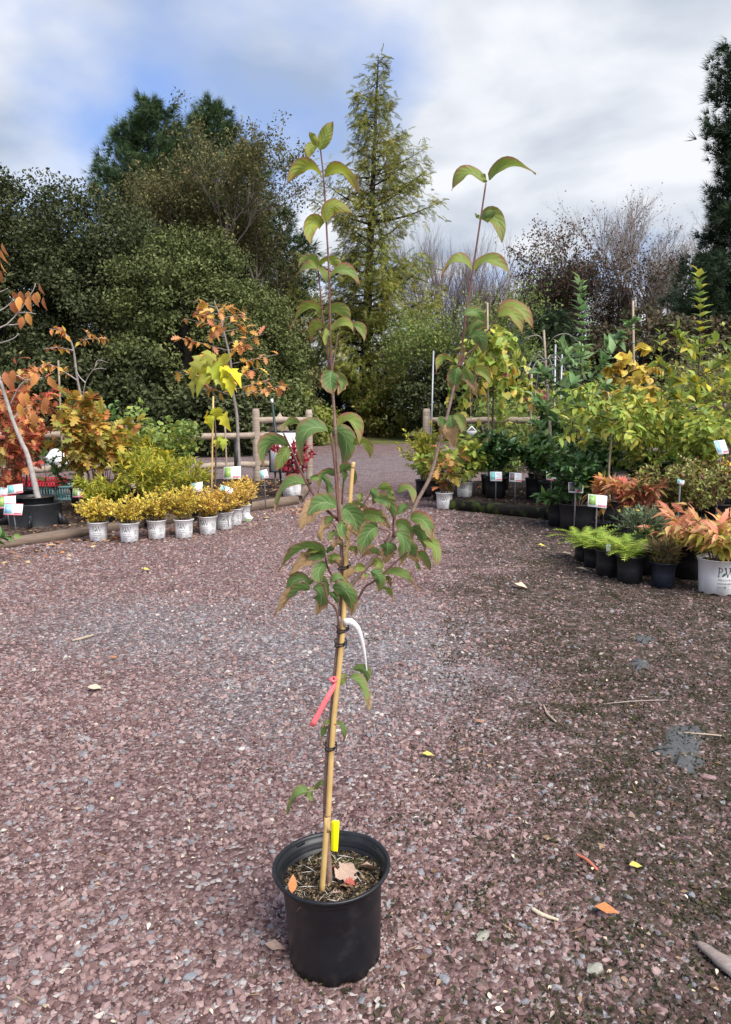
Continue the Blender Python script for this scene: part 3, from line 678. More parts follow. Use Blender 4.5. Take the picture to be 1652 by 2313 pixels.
open_tree('bare_tree', 'bare grey multi-stemmed tree beside the tall conical conifer', 1010, 50, 450, 22, 6, 4, None, 0, spread=.36, tilt=.22, r0=.15, nch=(4, 6), first=.5, ratio=.62, rk=.68)
open_tree('bare_tree', 'bare grey thin-twigged tree between the conical conifer and the rust-leaved tree', 1105, 54, 480, 23, 5, 4, None, 0, spread=.36, tilt=.25, r0=.15, nch=(4, 6), first=.5, ratio=.62, rk=.68)
open_tree('bare_tree', 'bare vase-shaped tree with a dense fan of fine twigs beside the tallest pine', 1470, 50, 385, 24, 2, 5, F_RUST, 3500, .12, spread=.52, tilt=.10, r0=.26, nch=(4, 6), first=.46, bark=M_PALETWIG, ratio=.62, jitter=.1, rk=.72)
open_tree('rust_tree', 'broad rust-leaved tree thinning to bare twigs', 1252, 44, 490, 25, 3, 4, F_RUST, 40000, .14, spread=.58, tilt=.30, r0=.18, nch=(4, 6), first=.42, jitter=.16, rk=.66)
open_tree('birch_tree', 'light green thin-leaved tree behind the weeping redbud', 1105, 30, 625, 26, 4, 4, F_BIRCH, 9000, .11, spread=.5, tilt=.28, r0=.07, nch=(3, 5), first=.42, jitter=.25)
open_tree('birch_tree', 'light green slender tree beside the conical conifer', 985, 31, 665, 27, 3, 4, F_BIRCH, 7000, .11, spread=.5, tilt=.25, r0=.06, nch=(3, 5), first=.42, jitter=.25)

G_SH = 'shrubs beyond the fences'
leafy_tree('bronze_maple', 'broad layered bronze-brown maple behind the yellow redbud', 1440, 27, 705, 2.4, .3, F_MAPLE, 16000, 80, .75, .25, .16, 31, group=G_SH, cat='shrub', up=1.0)
leafy_tree('bronze_maple', 'layered bronze-brown maple below the tallest pine', 1600, 28, 715, 2.4, .3, F_MAPLE, 12000, 70, .75, .25, .16, 32, group=G_SH, cat='shrub', up=1.0)
leafy_tree('evergreen_shrub', 'dark evergreen shrub behind the bare weeping sapling', 1230, 25, 800, 1.7, .1, F_DARK, 9000, 60, .5, .5, .15, 33, group=G_SH, cat='shrub')
leafy_tree('evergreen_shrub', 'dark evergreen shrub behind the drive end at the steel pole', 990, 30, 810, 1.5, .1, F_HORN, 9000, 60, .5, .5, .14, 34, group=G_SH, cat='shrub')
leafy_tree('yellow_shrub', 'arching olive shrub beside the conical conifer trunk', 885, 33, 860, 1.5, .0, F_RED, 7000, 50, .5, .6, .16, 35, group=G_SH, cat='shrub')
leafy_tree('yellow_shrub', 'low yellow-green shrub behind the fence end post', 690, 26, 878, 1.1, .0, F_YG, 7000, 45, .36, .6, .12, 36, group=G_SH, cat='shrub')
leafy_tree('evergreen_shrub', 'dark shrub between the fence end post and the conifer trunk', 765, 37, 850, 1.6, .0, F_DARK, 8000, 50, .5, .6, .16, 37, group=G_SH, cat='shrub')
leafy_tree('evergreen_shrub', 'soft green pine shrub behind the welcome board', 600, 22, 850, 1.3, .0, F_HORN2, 9000, 50, .45, .6, .12, 38, group=G_SH, cat='shrub')
leafy_tree('brown_shrub', 'tall brown-olive shrub beside the burgundy plant line', 655, 31, 690, 1.4, .0, F_OAK, 10000, 60, .5, .6, .15, 39, group=G_SH, cat='shrub')
leafy_tree('evergreen_shrub', 'dark evergreen mass behind the rail fence stakes', 1345, 33, 790, 2.4, .0, F_DARK, 9000, 60, .6, .6, .17, 40, group=G_SH, cat='shrub')
# a far wood closes the view
r = np.random.default_rng(77); c = MB()
for u in np.linspace(-700, 2400, 46):
    B = col_at(u, 75 + r.random() * 12, 0); h = 4.5 + 3 * r.random()
    crown(c, 'kite', 700, B + (0, 0, h * .45), (3.2, 2, h * .6), 16, 1.1, .7, .5, r)
o = c.build('far_wood', F_HORN, None, False, 'stuff'); o['label'] = 'far dark wood closing the view behind the yard'; o['category'] = 'wood'

G_ROW = 'rows of nursery stock beyond the right fence'
for i, (u, Y, vt, w, m, lb) in enumerate(((1120, 15.5, 905, .8, F_BIRCH, 'low light green stock plant beyond the right fence rails below the weeping redbud'), (1210, 17, 880, .9, F_YG, 'yellow-green stock plant beyond the right fence behind the bare weeping sapling'), (1310, 15, 872, .9, F_BIRCH, 'light green stock plant beyond the fence behind the tall magnolia'), (1410, 16.5, 850, 1.0, F_YG, 'yellow-green stock plant beyond the fence behind the yellow redbud'), (1510, 14.5, 842, .9, F_BIRCH, 'light green stock plant beyond the fence at its middle post'), (1620, 14, 815, 1.0, F_YG, 'yellow-green stock plant beyond the far end of the right fence'))):
    leafy_tree('nursery_shrub', lb, u, Y, vt, w, -.1, m, 3500, 40, .3, .7, .09, 300 + i, cat='shrub', group=G_ROW, r0=.04)
leafy_tree('evergreen_shrub', 'dark shrub filling the space under the leafy row behind the ginkgos', 330, 21, 800, 1.6, -.2, F_HORN, 9000, 60, .5, .6, .14, 320, group=G_SH, cat='shrub')
leafy_tree('evergreen_shrub', 'dark shrub filling the space under the leafy row behind the forked tree', 130, 21.5, 790, 1.9, -.2, F_HORN, 10000, 60, .5, .6, .14, 321, group=G_SH, cat='shrub')
leafy_tree('evergreen_shrub', 'dark shrub filling the space under the leafy row behind the orange oak', 500, 20.5, 830, 1.3, -.2, F_HORN, 9000, 50, .45, .6, .13, 322, group=G_SH, cat='shrub')
leafy_tree('evergreen_shrub', 'dark shrub under the leafy row behind the red maple', -40, 21, 780, 1.8, -.2, F_HORN, 9000, 50, .5, .6, .14, 323, group=G_SH, cat='shrub')

# ================================================================== POTS AND LETTERING
def pot_profile(rt, rb, h, soil=.05, lip=.008, band=.03):
    """outside up, over the rim, inside down to the soil"""
    return [(rb * .90, .0), (rb, .004), (rb + (rt - lip * 1.6 - rb) * .5, h * .5), (rt - lip * 1.6, h - band), (rt - lip * .8, h - band + .004), (rt - lip * .7, h - .009), (rt, h - .008), (rt + .001, h - .002), (rt - .003, h),
            (rt - .007, h - .001), (rt - .009, h - .006), (rt - .011, h - band * .6), (rt - .015, h - band * .65), (rt - .017, h - soil - .02)]
def lumpy_disc(mb, c, R, r, amp=.006, rings=6, n=24, dome=.0, rot=None):
    v = [(0, 0, dome)]; q = []; t = []
    for k in range(1, rings + 1):
        for j in range(n):
            a = 2 * math.pi * j / n; rr = R * k / rings
            v.append((rr * math.cos(a), rr * math.sin(a), dome * (1 - (k / rings) ** 2) + r.normal(0, amp)))
    for j in range(n): t.append([0, 1 + j, 1 + (j + 1) % n])
    for k in range(rings - 1):
        for j in range(n): q.append([1 + k * n + j, 1 + (k + 1) * n + j, 1 + (k + 1) * n + (j + 1) % n, 1 + k * n + (j + 1) % n])
    v = np.array(v)
    if rot is not None: v = v @ np.asarray(rot).T
    mb.add(v + np.asarray(c), q, t)
def text_arrays(s, size):
    cu = bpy.data.curves.new('lettering', 'FONT'); cu.body = s; cu.size = size; cu.resolution_u = 2
    o = bpy.data.objects.new('lettering', cu); COL.objects.link(o)
    dg = bpy.context.evaluated_depsgraph_get(); me = o.evaluated_get(dg).to_mesh()
    V = np.array([tuple(v.co) for v in me.vertices]); F = [list(p.vertices) for p in me.polygons]
    o.evaluated_get(dg).to_mesh_clear(); bpy.data.objects.remove(o); bpy.data.curves.remove(cu)
    T = []
    for f in F:
        for i in range(1, len(f) - 1): T.append([f[0], f[i], f[i + 1]])
    return V[:, :2], np.array(T)
def rect(x0, y0, x1, y1):
    n = max(1, int(math.ceil((x1 - x0) / .12))); v = []; t = []
    for i in range(n + 1): x = x0 + (x1 - x0) * i / n; v += [(x, y0), (x, y1)]
    for i in range(n): t += [[2 * i, 2 * i + 2, 2 * i + 3], [2 * i, 2 * i + 3, 2 * i + 1]]
    return np.array(v, float), np.array(t)
def poly(pts): return np.array(pts, float), np.array([[0, i, i + 1] for i in range(1, len(pts) - 1)])
def arc(cx, cy, rx_, ry_, a0, a1, w, n=12):
    v = []; t = []
    for i in range(n + 1):
        a = a0 + (a1 - a0) * i / n; v += [(cx + rx_ * math.cos(a), cy + ry_ * math.sin(a)), (cx + (rx_ - w) * math.cos(a), cy + (ry_ - w) * math.sin(a))]
    for i in range(n): t += [[2 * i, 2 * i + 2, 2 * i + 1], [2 * i + 1, 2 * i + 2, 2 * i + 3]]
    return np.array(v), np.array(t)
def logo_shapes():
    ink = []; grn = []; gry = []
    # serif P
    ink += [rect(.06, 0, .13, 1), rect(-.02, 0, .21, .035), rect(-.02, .965, .13, 1), arc(.13, .72, .30, .28, -math.pi / 2, math.pi / 2, .06)]
    # serif W with crossing strokes
    ink += [poly([(.62, 1), (.74, 1), (.98, .0), (.92, .0)]), poly([(.95, .0), (.99, .0), (1.22, .92), (1.18, .92)]), poly([(1.08, 1), (1.2, 1), (1.44, .0), (1.38, .0)]), poly([(1.41, .0), (1.45, .0), (1.72, 1), (1.67, 1)]),
            rect(.54, .965, .82, 1), rect(1.0, .965, 1.28, 1), rect(1.56, .965, 1.8, 1)]
    grn += [poly([(.40, .06), (.56, .08), (.72, .22), (.78, .45), (.66, .44), (.50, .34), (.42, .2)])]
    a, t = text_arrays('PROVEN', .30); a = a - a.min(0); gry.append((a * (1.5 / a[:, 0].max(), 1) + (.08, -.42), t))
    a, t = text_arrays('WINNERS', .30); a = a - a.min(0); gry.append((a * (1.66 / a[:, 0].max(), 1) + (.0, -.80), t))
    gry += [rect(0, -.97, 1.66, -.955), rect(0, -1.12, .55, -1.06), rect(0, -1.30, .9, -1.28), rect(.95, -1.30, 1.66, -1.28)]
    grn += [arc(.75, -1.1, .12, .12, 0, 2 * math.pi, .05)]
    for k, (x, w, h) in enumerate(((2.3, .03, .9), (2.42, .05, .9), (2.55, .03, .9), (2.66, .06, 1.0), (2.82, .03, .9), (3.05, .07, .9), (3.2, .03, .9))): gry.append(rect(x, -.5, x + w, -.5 + h))
    for p, q_ in (((2.3, -1.2), (2.6, -.75)), ((2.6, -.75), (2.9, -1.2)), ((2.9, -1.2), (2.3, -1.2))):
        d = np.array(q_) - np.array(p); n = np.array([-d[1], d[0]]) / np.linalg.norm(d) * .03; p = np.array(p); q_ = np.array(q_); gry.append(poly([p - n, q_ - n, q_ + n, p + n]))
    return (('logo', ink, M_INK), ('logo_leaf', grn, M_GREENINK), ('lettering', gry, M_GREYINK))
LOGO = logo_shapes()
def wrap_print(parent, c, rfun, scale, zbase, ang0, sub, rot=None, off=.0008):
    for name, shapes, mat in LOGO:
        mb = MB()
        for V, T in shapes:
            x = V[:, 0] * scale; z = zbase + V[:, 1] * scale; rr = np.array([rfun(zz) for zz in z]) + off
            a = ang0 + x / rr
            P = np.stack([rr * np.cos(a), rr * np.sin(a), z], -1)
            if rot is not None: P = P @ np.asarray(rot).T
            mb.add(P + c, None, T)
        mb.build(name, mat, parent)
def scallop(V, rb, n=8, h=.012):
    """drain notches round the foot of a pot"""
    a = np.arctan2(V[:, 1], V[:, 0]); low = V[:, 2] < .006
    V = V.copy(); V[low, 2] += h * np.clip(np.sin(a[low] * n) * 1.6, 0, 1); return V
def make_pot(parent, c, rt, rb, h, mat, soil=.04, n=36, rot=None, notch=True, soilmat=None, seed=0):
    mb = MB(); mb.lathe(pot_profile(rt, rb, h, soil), n)
    V, Q, T = mb.arrays()
    if notch: V = scallop(V, rb)
    if rot is not None: V = V @ np.asarray(rot).T
    m2 = MB(); m2.add(V + np.asarray(c), Q); p = m2.build('pot', mat, parent, True)
    sd = MB(); lumpy_disc(sd, np.asarray(c) + (np.asarray(rot) if rot is not None else np.eye(3)) @ np.array([0, 0, h - soil]), rt - .016, np.random.default_rng(seed), .005, 5, 20, .008, rot)
    s = sd.build('soil', soilmat or M_POTSOIL, p, False); return p

# ================================================================== THE POTTED SAPLING
def cA(x, y): return 560 + x * .4187, 240 + y * .4187
def cB(x, y): return 560 + x * .3325, 780 + y * .3325
def cC(x, y): return 600 + x * .2375, 1360 + y * .2375
def cD(x, y): return 580 + x * .2094, 1830 + y * .2094
CR = {'A': (cA, .4187), 'B': (cB, .3325), 'C': (cC, .2375), 'D': (cD, .2094)}
POT_H = .238; SOILZ = POT_H - .043
pc = atz(749, 1950, POT_H); PB = np.array([pc[0] + .009, pc[1], 0.0])
TILT = ry(math.radians(-2.2))
sap = thing('potted_sapling', 'young staked sapling with drooping green leaves in a large black pot on the gravel', 'potted tree', PB)
M_BIGPOT = mat_plain('big_pot_plastic', (0.005, 0.006, 0.009), 0.42, (0.011, 0.012, 0.015), 9, 0.06, 0.4)
_nt = M_BIGPOT.node_tree; _p = _nt.nodes['Principled BSDF']; _g = nd(_nt, 'ShaderNodeNewGeometry'); _src = _p.inputs['Base Color'].links[0].from_socket
_d = math_n(_nt, 'MULTIPLY', ramp(_nt, noise(_nt, _g.outputs['Position'], 16, 6, .7), [(.52, 0.0), (.72, 1.0)]), .35)
lk(_nt, mix_c(_nt, _d, _src, (0.05, 0.045, 0.042)), _p.inputs['Base Color'])
mb = MB()
prof = [(.098, .0), (.1085, .003), (.1095, .03), (.113, .12), (.1185, .205), (.124, .208), (.1265, .212), (.1275, .228), (.137, .229), (.1405, .232), (.1405, .236), (.138, .2385),
        (.1335, .2375), (.131, .233), (.130, .226), (.1255, .2245), (.1245, .217), (.122, .213), (.1195, .205), (.1165, .17)]
mb.lathe(prof, 72); V, Q, T = mb.arrays()
a = np.arctan2(V[:, 1], V[:, 0]); low = V[:, 2] < .008
V[low, 2] += .009 * np.clip(np.sin(a[low] * 9 + .6) * 2.2, 0, 1)
V[:, 0] += np.where(V[:, 2] < .2, .0015 * np.sin(a * 3 + V[:, 2] * 20), 0); V[:, 2] += .002 * np.sin(a * 2 + 1) * (V[:, 2] > .2)
m2 = MB(); m2.add(V @ TILT.T + PB, Q); potp = m2.build('pot', M_BIGPOT, sap, True)
# moulded clips inside the rim
for ang in (2.2, 0.55, 3.5, 5.2):
    m3 = MB(); rr = .1285
    for k in range(5):
        aa = ang + k * .035
        m3.box(np.array([rr * math.cos(aa), rr * math.sin(aa), .2275]) @ TILT.T + PB, (.004, .0052, .006), TILT @ rz(aa))
    m3.build('rim_clip', M_BIGPOT, potp)
sd = MB(); rs = np.random.default_rng(5); lumpy_disc(sd, PB + TILT @ np.array([0, 0, SOILZ]), .1175, rs, .004, 12, 48, .006, TILT)
soil = sd.build('soil', M_POTSOIL, potp, False)
# crumbs of bark, grit and moss on the soil
def crumbs(name, n, mat, s0, s1, region, parent, flat=.5):
    mb = MB(); ico_v = np.array([(1, 0, 0), (-1, 0, 0), (0, 1, 0), (0, -1, 0), (0, 0, 1), (0, 0, -1)], float); ico_t = np.array([[0, 2, 4], [2, 1, 4], [1, 3, 4], [3, 0, 4], [2, 0, 5], [1, 2, 5], [3, 1, 5], [0, 3, 5]])
    for i in range(n):
        x, y = region(); s = s0 + (s1 - s0) * rs.random() ** 2.5
        v = ico_v * (1 + .4 * rs.normal(size=(6, 1))) * s * (1.3, .8, flat); v = v @ rz(rs.random() * 6.28).T
        mb.add(v + PB + TILT @ np.array([x, y, SOILZ + .006 * (1 - (x * x + y * y) / .0138) + s * .25]), None, ico_t)
    return mb.build(name, mat, parent, False, 'stuff')
def disc_pt(R=.113):
    while True:
        x, y = (rs.random(2) * 2 - 1) * R
        if x * x + y * y < R * R: return x, y
M_CRUMB = mat_leaf('bark_crumbs', [(0.02, 0.016, 0.013), (0.05, 0.035, 0.025), (0.16, 0.11, 0.06), (0.28, 0.2, 0.11), (0.03, 0.022, 0.018)], 0, .9)
M_MOSS = mat_leaf('moss', [(0.035, 0.06, 0.012), (0.06, 0.10, 0.02), (0.02, 0.03, 0.01)], .1, .9)
M_GRIT = mat_leaf('white_grit', [(0.6, 0.56, 0.5), (0.45, 0.42, 0.4), (0.3, .24, .18)], 0, .8)
crumbs('potting_bark', 1500, M_CRUMB, .0015, .006, disc_pt, soil)
crumbs('grit', 60, M_GRIT, .001, .003, disc_pt, soil)
def moss_pt():
    x, y = rs.normal(size=2) * (.03, .018) + [(.035, .045), (-.02, .075), (.07, .05)][rs.integers(0, 3)]
    k = math.hypot(x, y); return (x, y) if k < .11 else (x * .1 / k, y * .1 / k)
crumbs('moss', 500, M_MOSS, .0015, .004, moss_pt, soil, .8)

mb = MB(); n_ = 70; q_ = np.array([disc_pt(.108) for _ in range(n_)]); a_ = rs.random(n_) * 6.28
scatter(mb, 'needle', np.array([PB + TILT @ np.array([x, y, SOILZ + .008]) for x, y in q_]), np.stack([np.cos(a_), np.sin(a_), rs.normal(size=n_) * .12], -1), np.repeat([[0, 0, 1.0]], n_, 0) + rs.normal(size=(n_, 3)) * .3, .02 + .04 * rs.random(n_))
mb.build('straw', M_GRIT, soil, False, 'stuff')
Y0 = float(PB[1])
def L3(pts, crop, ys):
    f = CR[crop][0]; return [at(*f(x, y), Yv) for (x, y), Yv in zip(pts, ys)]
sb = atz(*cD(700, 893), SOILZ)
YS = float(sb[1])
def ylin(v): return np.interp(v, [1040, 1700, 2015], [Y0 + .0, Y0 - .045, YS])       # the stake leans away from the camera
stake_px = [cD(700, 905), cD(762, 80), cC(590, 2150), cC(640, 1250), cC(700, 640), cC(738, 250), cB(652, 1850), cB(667, 1500), cB(692, 1100), cB(706, 900), cB(718, 792)]
stake = [at(u, v, ylin(v)) for u, v in stake_px]
stake[0] = stake[0] + (0, 0, -.01)
mbs = MB(); sl_ = smooth_line(stake, 60); mbs.tube(sl_, [.0068, .0066, .0062, .0056, .005, .0045], 14)
stk = mbs.build('bamboo_stake', M_BAMBOO, sap, True)
M_NODE = mat_plain('bamboo_node', (0.16, 0.09, 0.045), .6, (0.35, .22, .1), 90)
for (u, v) in (cD(768, 55), cC(655, 1150), cC(735, 268), cB(668, 1360), cB(714, 828)):
    k = int(np.argmin([abs(((p[2])) - at(u, v, ylin(v))[2]) for p in sl_])); k = min(max(k, 1), len(sl_) - 2); t = unit(sl_[k + 1] - sl_[k - 1]); p = at(u, v, ylin(v))
    rr = .0079 - .0028 * k / 60
    m3 = MB(); m3.tube([p - t * .0035, p - t * .0012, p, p + t * .0012], [rr - .0012, rr, rr - .0005, rr], 14); m3.build('node', M_NODE, stk, True)

M_STEM = mat_plain('sapling_bark', (0.17, 0.10, 0.075), .7, (0.26, .18, .14), 60, .2)
M_STEMRED = mat_plain('red_shoot', (0.11, 0.045, 0.04), .5, (0.18, .085, .065), 40, .1)
M_STEMGREY = mat_plain('grey_shoot', (0.26, 0.19, 0.15), .6, (0.17, .11, .085), 50, .2)
tb = atz(*cD(785, 800), SOILZ)
def yt(v): return np.interp(v, [300, 1040, 1700, 1990], [Y0 + .03, Y0 + .012, Y0 - .03, float(tb[1])])
def stem(name, pxs, rad, mat, dy=0.0, n=14, dy1=None, m=None):
    k = len(pxs); dys = np.linspace(dy, dy if dy1 is None else dy1, k)
    P = [at(u, v, yt(v) + d) for (u, v), d in zip(pxs, dys)]
    mb = MB(); mb.tube(smooth_line(P, m or max(8, 6 * k)), rad, 10); mb.build(name, mat, sap, True)
stem('trunk', [cD(785, 830), cD(775, 560), cC(572, 1960), cC(580, 1650), cC(600, 1350), cC(628, 1080), cC(655, 760), cC(690, 400), cC(708, 120), cB(640, 1640), cB(638, 1400), cB(625, 1220), cB(622, 1000), cB(605, 720), cB(590, 500), cB(578, 320), cB(572, 170)],
     [.0085, .0062, .0058, .0052, .0048, .0042, .0036, .003], M_STEM)
stem('leader', [cB(572, 175), cA(447, 1330), cA(440, 950), cA(425, 650), cA(410, 400), cA(393, 235)], [.0029, .0024, .0019, .0016], M_STEMRED)
stem('side_shoot', [cB(568, 190), cA(428, 1330), cA(405, 1130), cA(378, 865)], [.0024, .0016], M_STEMRED, .01)
stem('side_shoot', [cB(572, 180), cA(470, 1337), cA(487, 1225)], [.002, .0014], M_STEMGREY, .02)
stem('side_shoot', [cB(625, 1230), cB(610, 1050), cB(590, 800), cB(565, 600)], [.0038, .0024], M_STEMRED, -.012)
stem('side_shoot', [cB(640, 1080), cB(650, 930), cB(657, 800)], [.0022, .0016], M_STEMRED, .02)
stem('side_shoot', [cB(618, 1190), cB(560, 1140), cB(490, 1075), cB(400, 935), cB(320, 760), cB(240, 590)], [.0036, .0028, .002], M_STEMRED, 0, dy1=-.05)
stem('main_limb', [cB(640, 1720), cB(690, 1645), cB(800, 1515), cB(890, 1405), cB(990, 1300), cB(1090, 1190), cB(1150, 1060), cB(1240, 890), cB(1300, 670), cB(1335, 560), cB(1390, 330), cB(1430, 150)], [.0052, .005, .0047, .0042, .0036, .003], M_STEMGREY, 0, dy1=.04)
stem('leader', [cB(1430, 150), cA(1150, 1337), cA(1180, 1100), cA(1215, 880), cA(1250, 650), cA(1285, 415)], [.0029, .0023, .0018], M_STEMRED, .04)
stem('side_shoot', [cB(1435, 145), cB(1490, 60), cB(1545, 15), cA(1290, 1220), cA(1345, 1145)], [.0022, .0016], M_STEMRED, .04)
stem('side_shoot', [cB(1435, 145), cB(1460, 80), cA(1195, 1240)], [.002, .0014], M_STEMRED, .045)
stem('side_shoot', [cC(712, 270), cB(610, 1830), cB(585, 1770), cB(545, 1735), cB(520, 1640), cB(500, 1615)], [.0022, .0024, .0018], M_STEMRED, -.02, dy1=-.06)
stem('side_shoot', [cB(640, 1660), cB(590, 1590), cB(545, 1515), cB(525, 1430)], [.0024, .0018], M_STEMRED, 0, dy1=-.04)
stem('side_shoot', [cB(740, 1740), cB(800, 1640), cB(850, 1608), cB(925, 1545), cB(1030, 1450), cB(1090, 1400)], [.0026, .0018], M_STEMRED, 0, dy1=-.05)
stem('side_shoot', [cB(640, 1300), cB(600, 1240), cB(570, 1200)], [.002, .0016], M_STEMRED, -.02)
stem('side_shoot', [cB(750, 1120), cB(800, 1060), cB(830, 1010)], [.002, .0014], M_STEMRED, 0)
stem('side_shoot', [cB(990, 1300), cB(990, 1180), cB(1000, 1060), cB(990, 1000)], [.0026, .0016], M_STEMRED, .01)
stem('side_shoot', [cB(930, 1340), cB(965, 1270), cB(890, 1240)], [.0024, .0016], M_STEMRED, -.01)
stem('side_shoot', [cC(712, 735), cC(770, 705), cC(835, 645)], [.0016, .0012], M_STEMGREY, 0)
stem('side_shoot', [cC(580, 1830), cC(530, 1800), cC(470, 1790), cC(405, 1805)], [.0018, .0013], M_STEMGREY, 0, dy1=-.03)

def mat_sapling_leaf():
    m, nt, p = new_mat('sapling_leaf'); uv = nd(nt, 'ShaderNodeUVMap'); s = nd(nt, 'ShaderNodeSeparateXYZ'); lk(nt, uv.outputs[0], s.inputs[0])
    t = s.outputs[0]; w = math_n(nt, 'ABSOLUTE', math_n(nt, 'SUBTRACT', math_n(nt, 'MULTIPLY', s.outputs[1], 2.0), 1.0))
    oi = nd(nt, 'ShaderNodeObjectInfo'); oc = nd(nt, 'ShaderNodeSeparateColor'); lk(nt, oi.outputs['Color'], oc.inputs[0]); g = nd(nt, 'ShaderNodeNewGeometry'); pos = g.outputs['Position']
    nz = noise(nt, pos, 55, 5, .6); nf = noise(nt, pos, 220, 3)
    green = mix_c(nt, nz, (0.06, 0.135, 0.03), (0.12, 0.22, 0.055))
    green = mix_c(nt, math_n(nt, 'MULTIPLY', oc.outputs[1], math_n(nt, 'ADD', .55, math_n(nt, 'MULTIPLY', nz, .8)), clamp=True), green, (0.30, 0.33, 0.035))
    # arching side veins and the midrib
    va = math_n(nt, 'SUBTRACT', t, math_n(nt, 'MULTIPLY', math_n(nt, 'POWER', w, .8), .30)); fr = math_n(nt, 'FRACT', math_n(nt, 'MULTIPLY', va, 6.5))
    vein = math_n(nt, 'LESS_THAN', math_n(nt, 'ABSOLUTE', math_n(nt, 'SUBTRACT', fr, .5)), .05); vein = math_n(nt, 'MULTIPLY', vein, math_n(nt, 'GREATER_THAN', va, .02))
    vein = math_n(nt, 'MAXIMUM', math_n(nt, 'MULTIPLY', vein, .4), math_n(nt, 'MULTIPLY', math_n(nt, 'LESS_THAN', w, .05), .8))
    c = mix_c(nt, vein, green, (0.28, 0.36, 0.17))
    red = ramp(nt, math_n(nt, 'ADD', math_n(nt, 'MAXIMUM', w, math_n(nt, 'MULTIPLY', t, .95)), math_n(nt, 'MULTIPLY', math_n(nt, 'SUBTRACT', nz, .5), .8)), [(.66, 0.0), (.98, 1.0)])
    c = mix_c(nt, math_n(nt, 'MULTIPLY', red, oc.outputs[2], clamp=True), c, (0.34, 0.09, 0.085))
    bt = math_n(nt, 'ADD', math_n(nt, 'ADD', t, math_n(nt, 'MULTIPLY', math_n(nt, 'SUBTRACT', w, .4), .26)), math_n(nt, 'MULTIPLY', math_n(nt, 'SUBTRACT', nz, .5), .55))
    bm = math_n(nt, 'SUBTRACT', bt, math_n(nt, 'SUBTRACT', 1.0, oc.outputs[0])); brown = ramp(nt, bm, [(.0, 0.0), (.035, 1.0)])
    edge = math_n(nt, 'MULTIPLY', ramp(nt, bm, [(.0, 0.0), (.02, 1.0)]), ramp(nt, bm, [(.05, 1.0), (.12, 0.0)]))
    bc = mix_c(nt, nf, (0.30, 0.15, 0.07), (0.58, 0.38, 0.22)); bc = mix_c(nt, math_n(nt, 'MULTIPLY', edge, .8), bc, (0.10, 0.04, 0.03))
    has = math_n(nt, 'GREATER_THAN', oc.outputs[0], .02)
    c = mix_c(nt, math_n(nt, 'MULTIPLY', brown, has), c, bc)
    pale = mix_c(nt, math_n(nt, 'MULTIPLY', g.outputs['Backfacing'], .2), c, (0.20, 0.26, 0.12)); c = pale
    lk(nt, c, p.inputs['Base Color']); p.inputs['Roughness'].default_value = .5; p.inputs['Specular IOR Level'].default_value = .22
    b = nd(nt, 'ShaderNodeBump'); b.inputs['Strength'].default_value = .35; b.inputs['Distance'].default_value = .003; b.invert = True
    hh = math_n(nt, 'ADD', math_n(nt, 'MULTIPLY', math_n(nt, 'ABSOLUTE', math_n(nt, 'SUBTRACT', fr, .5)), -1.2), math_n(nt, 'MULTIPLY', nz, .6)); lk(nt, hh, b.inputs['Height']); lk(nt, b.outputs[0], p.inputs['Normal'])
    tr = nd(nt, 'ShaderNodeBsdfTranslucent'); tcol = nd(nt, 'ShaderNodeHueSaturation'); lk(nt, c, tcol.inputs['Color']); tcol.inputs['Value'].default_value = 1.5; tcol.inputs['Saturation'].default_value = 1.1; lk(nt, tcol.outputs[0], tr.inputs[0])
    mx = nd(nt, 'ShaderNodeMixShader'); mx.inputs[0].default_value = .36; lk(nt, p.outputs[0], mx.inputs[1]); lk(nt, tr.outputs[0], mx.inputs[2])
    lk(nt, mx.outputs[0], nt.nodes['Material Output'].inputs[0]); return m
M_SLEAF = mat_sapling_leaf()
rl = np.random.default_rng(9)
CAMP = np.array([0, 0, CAMZ])
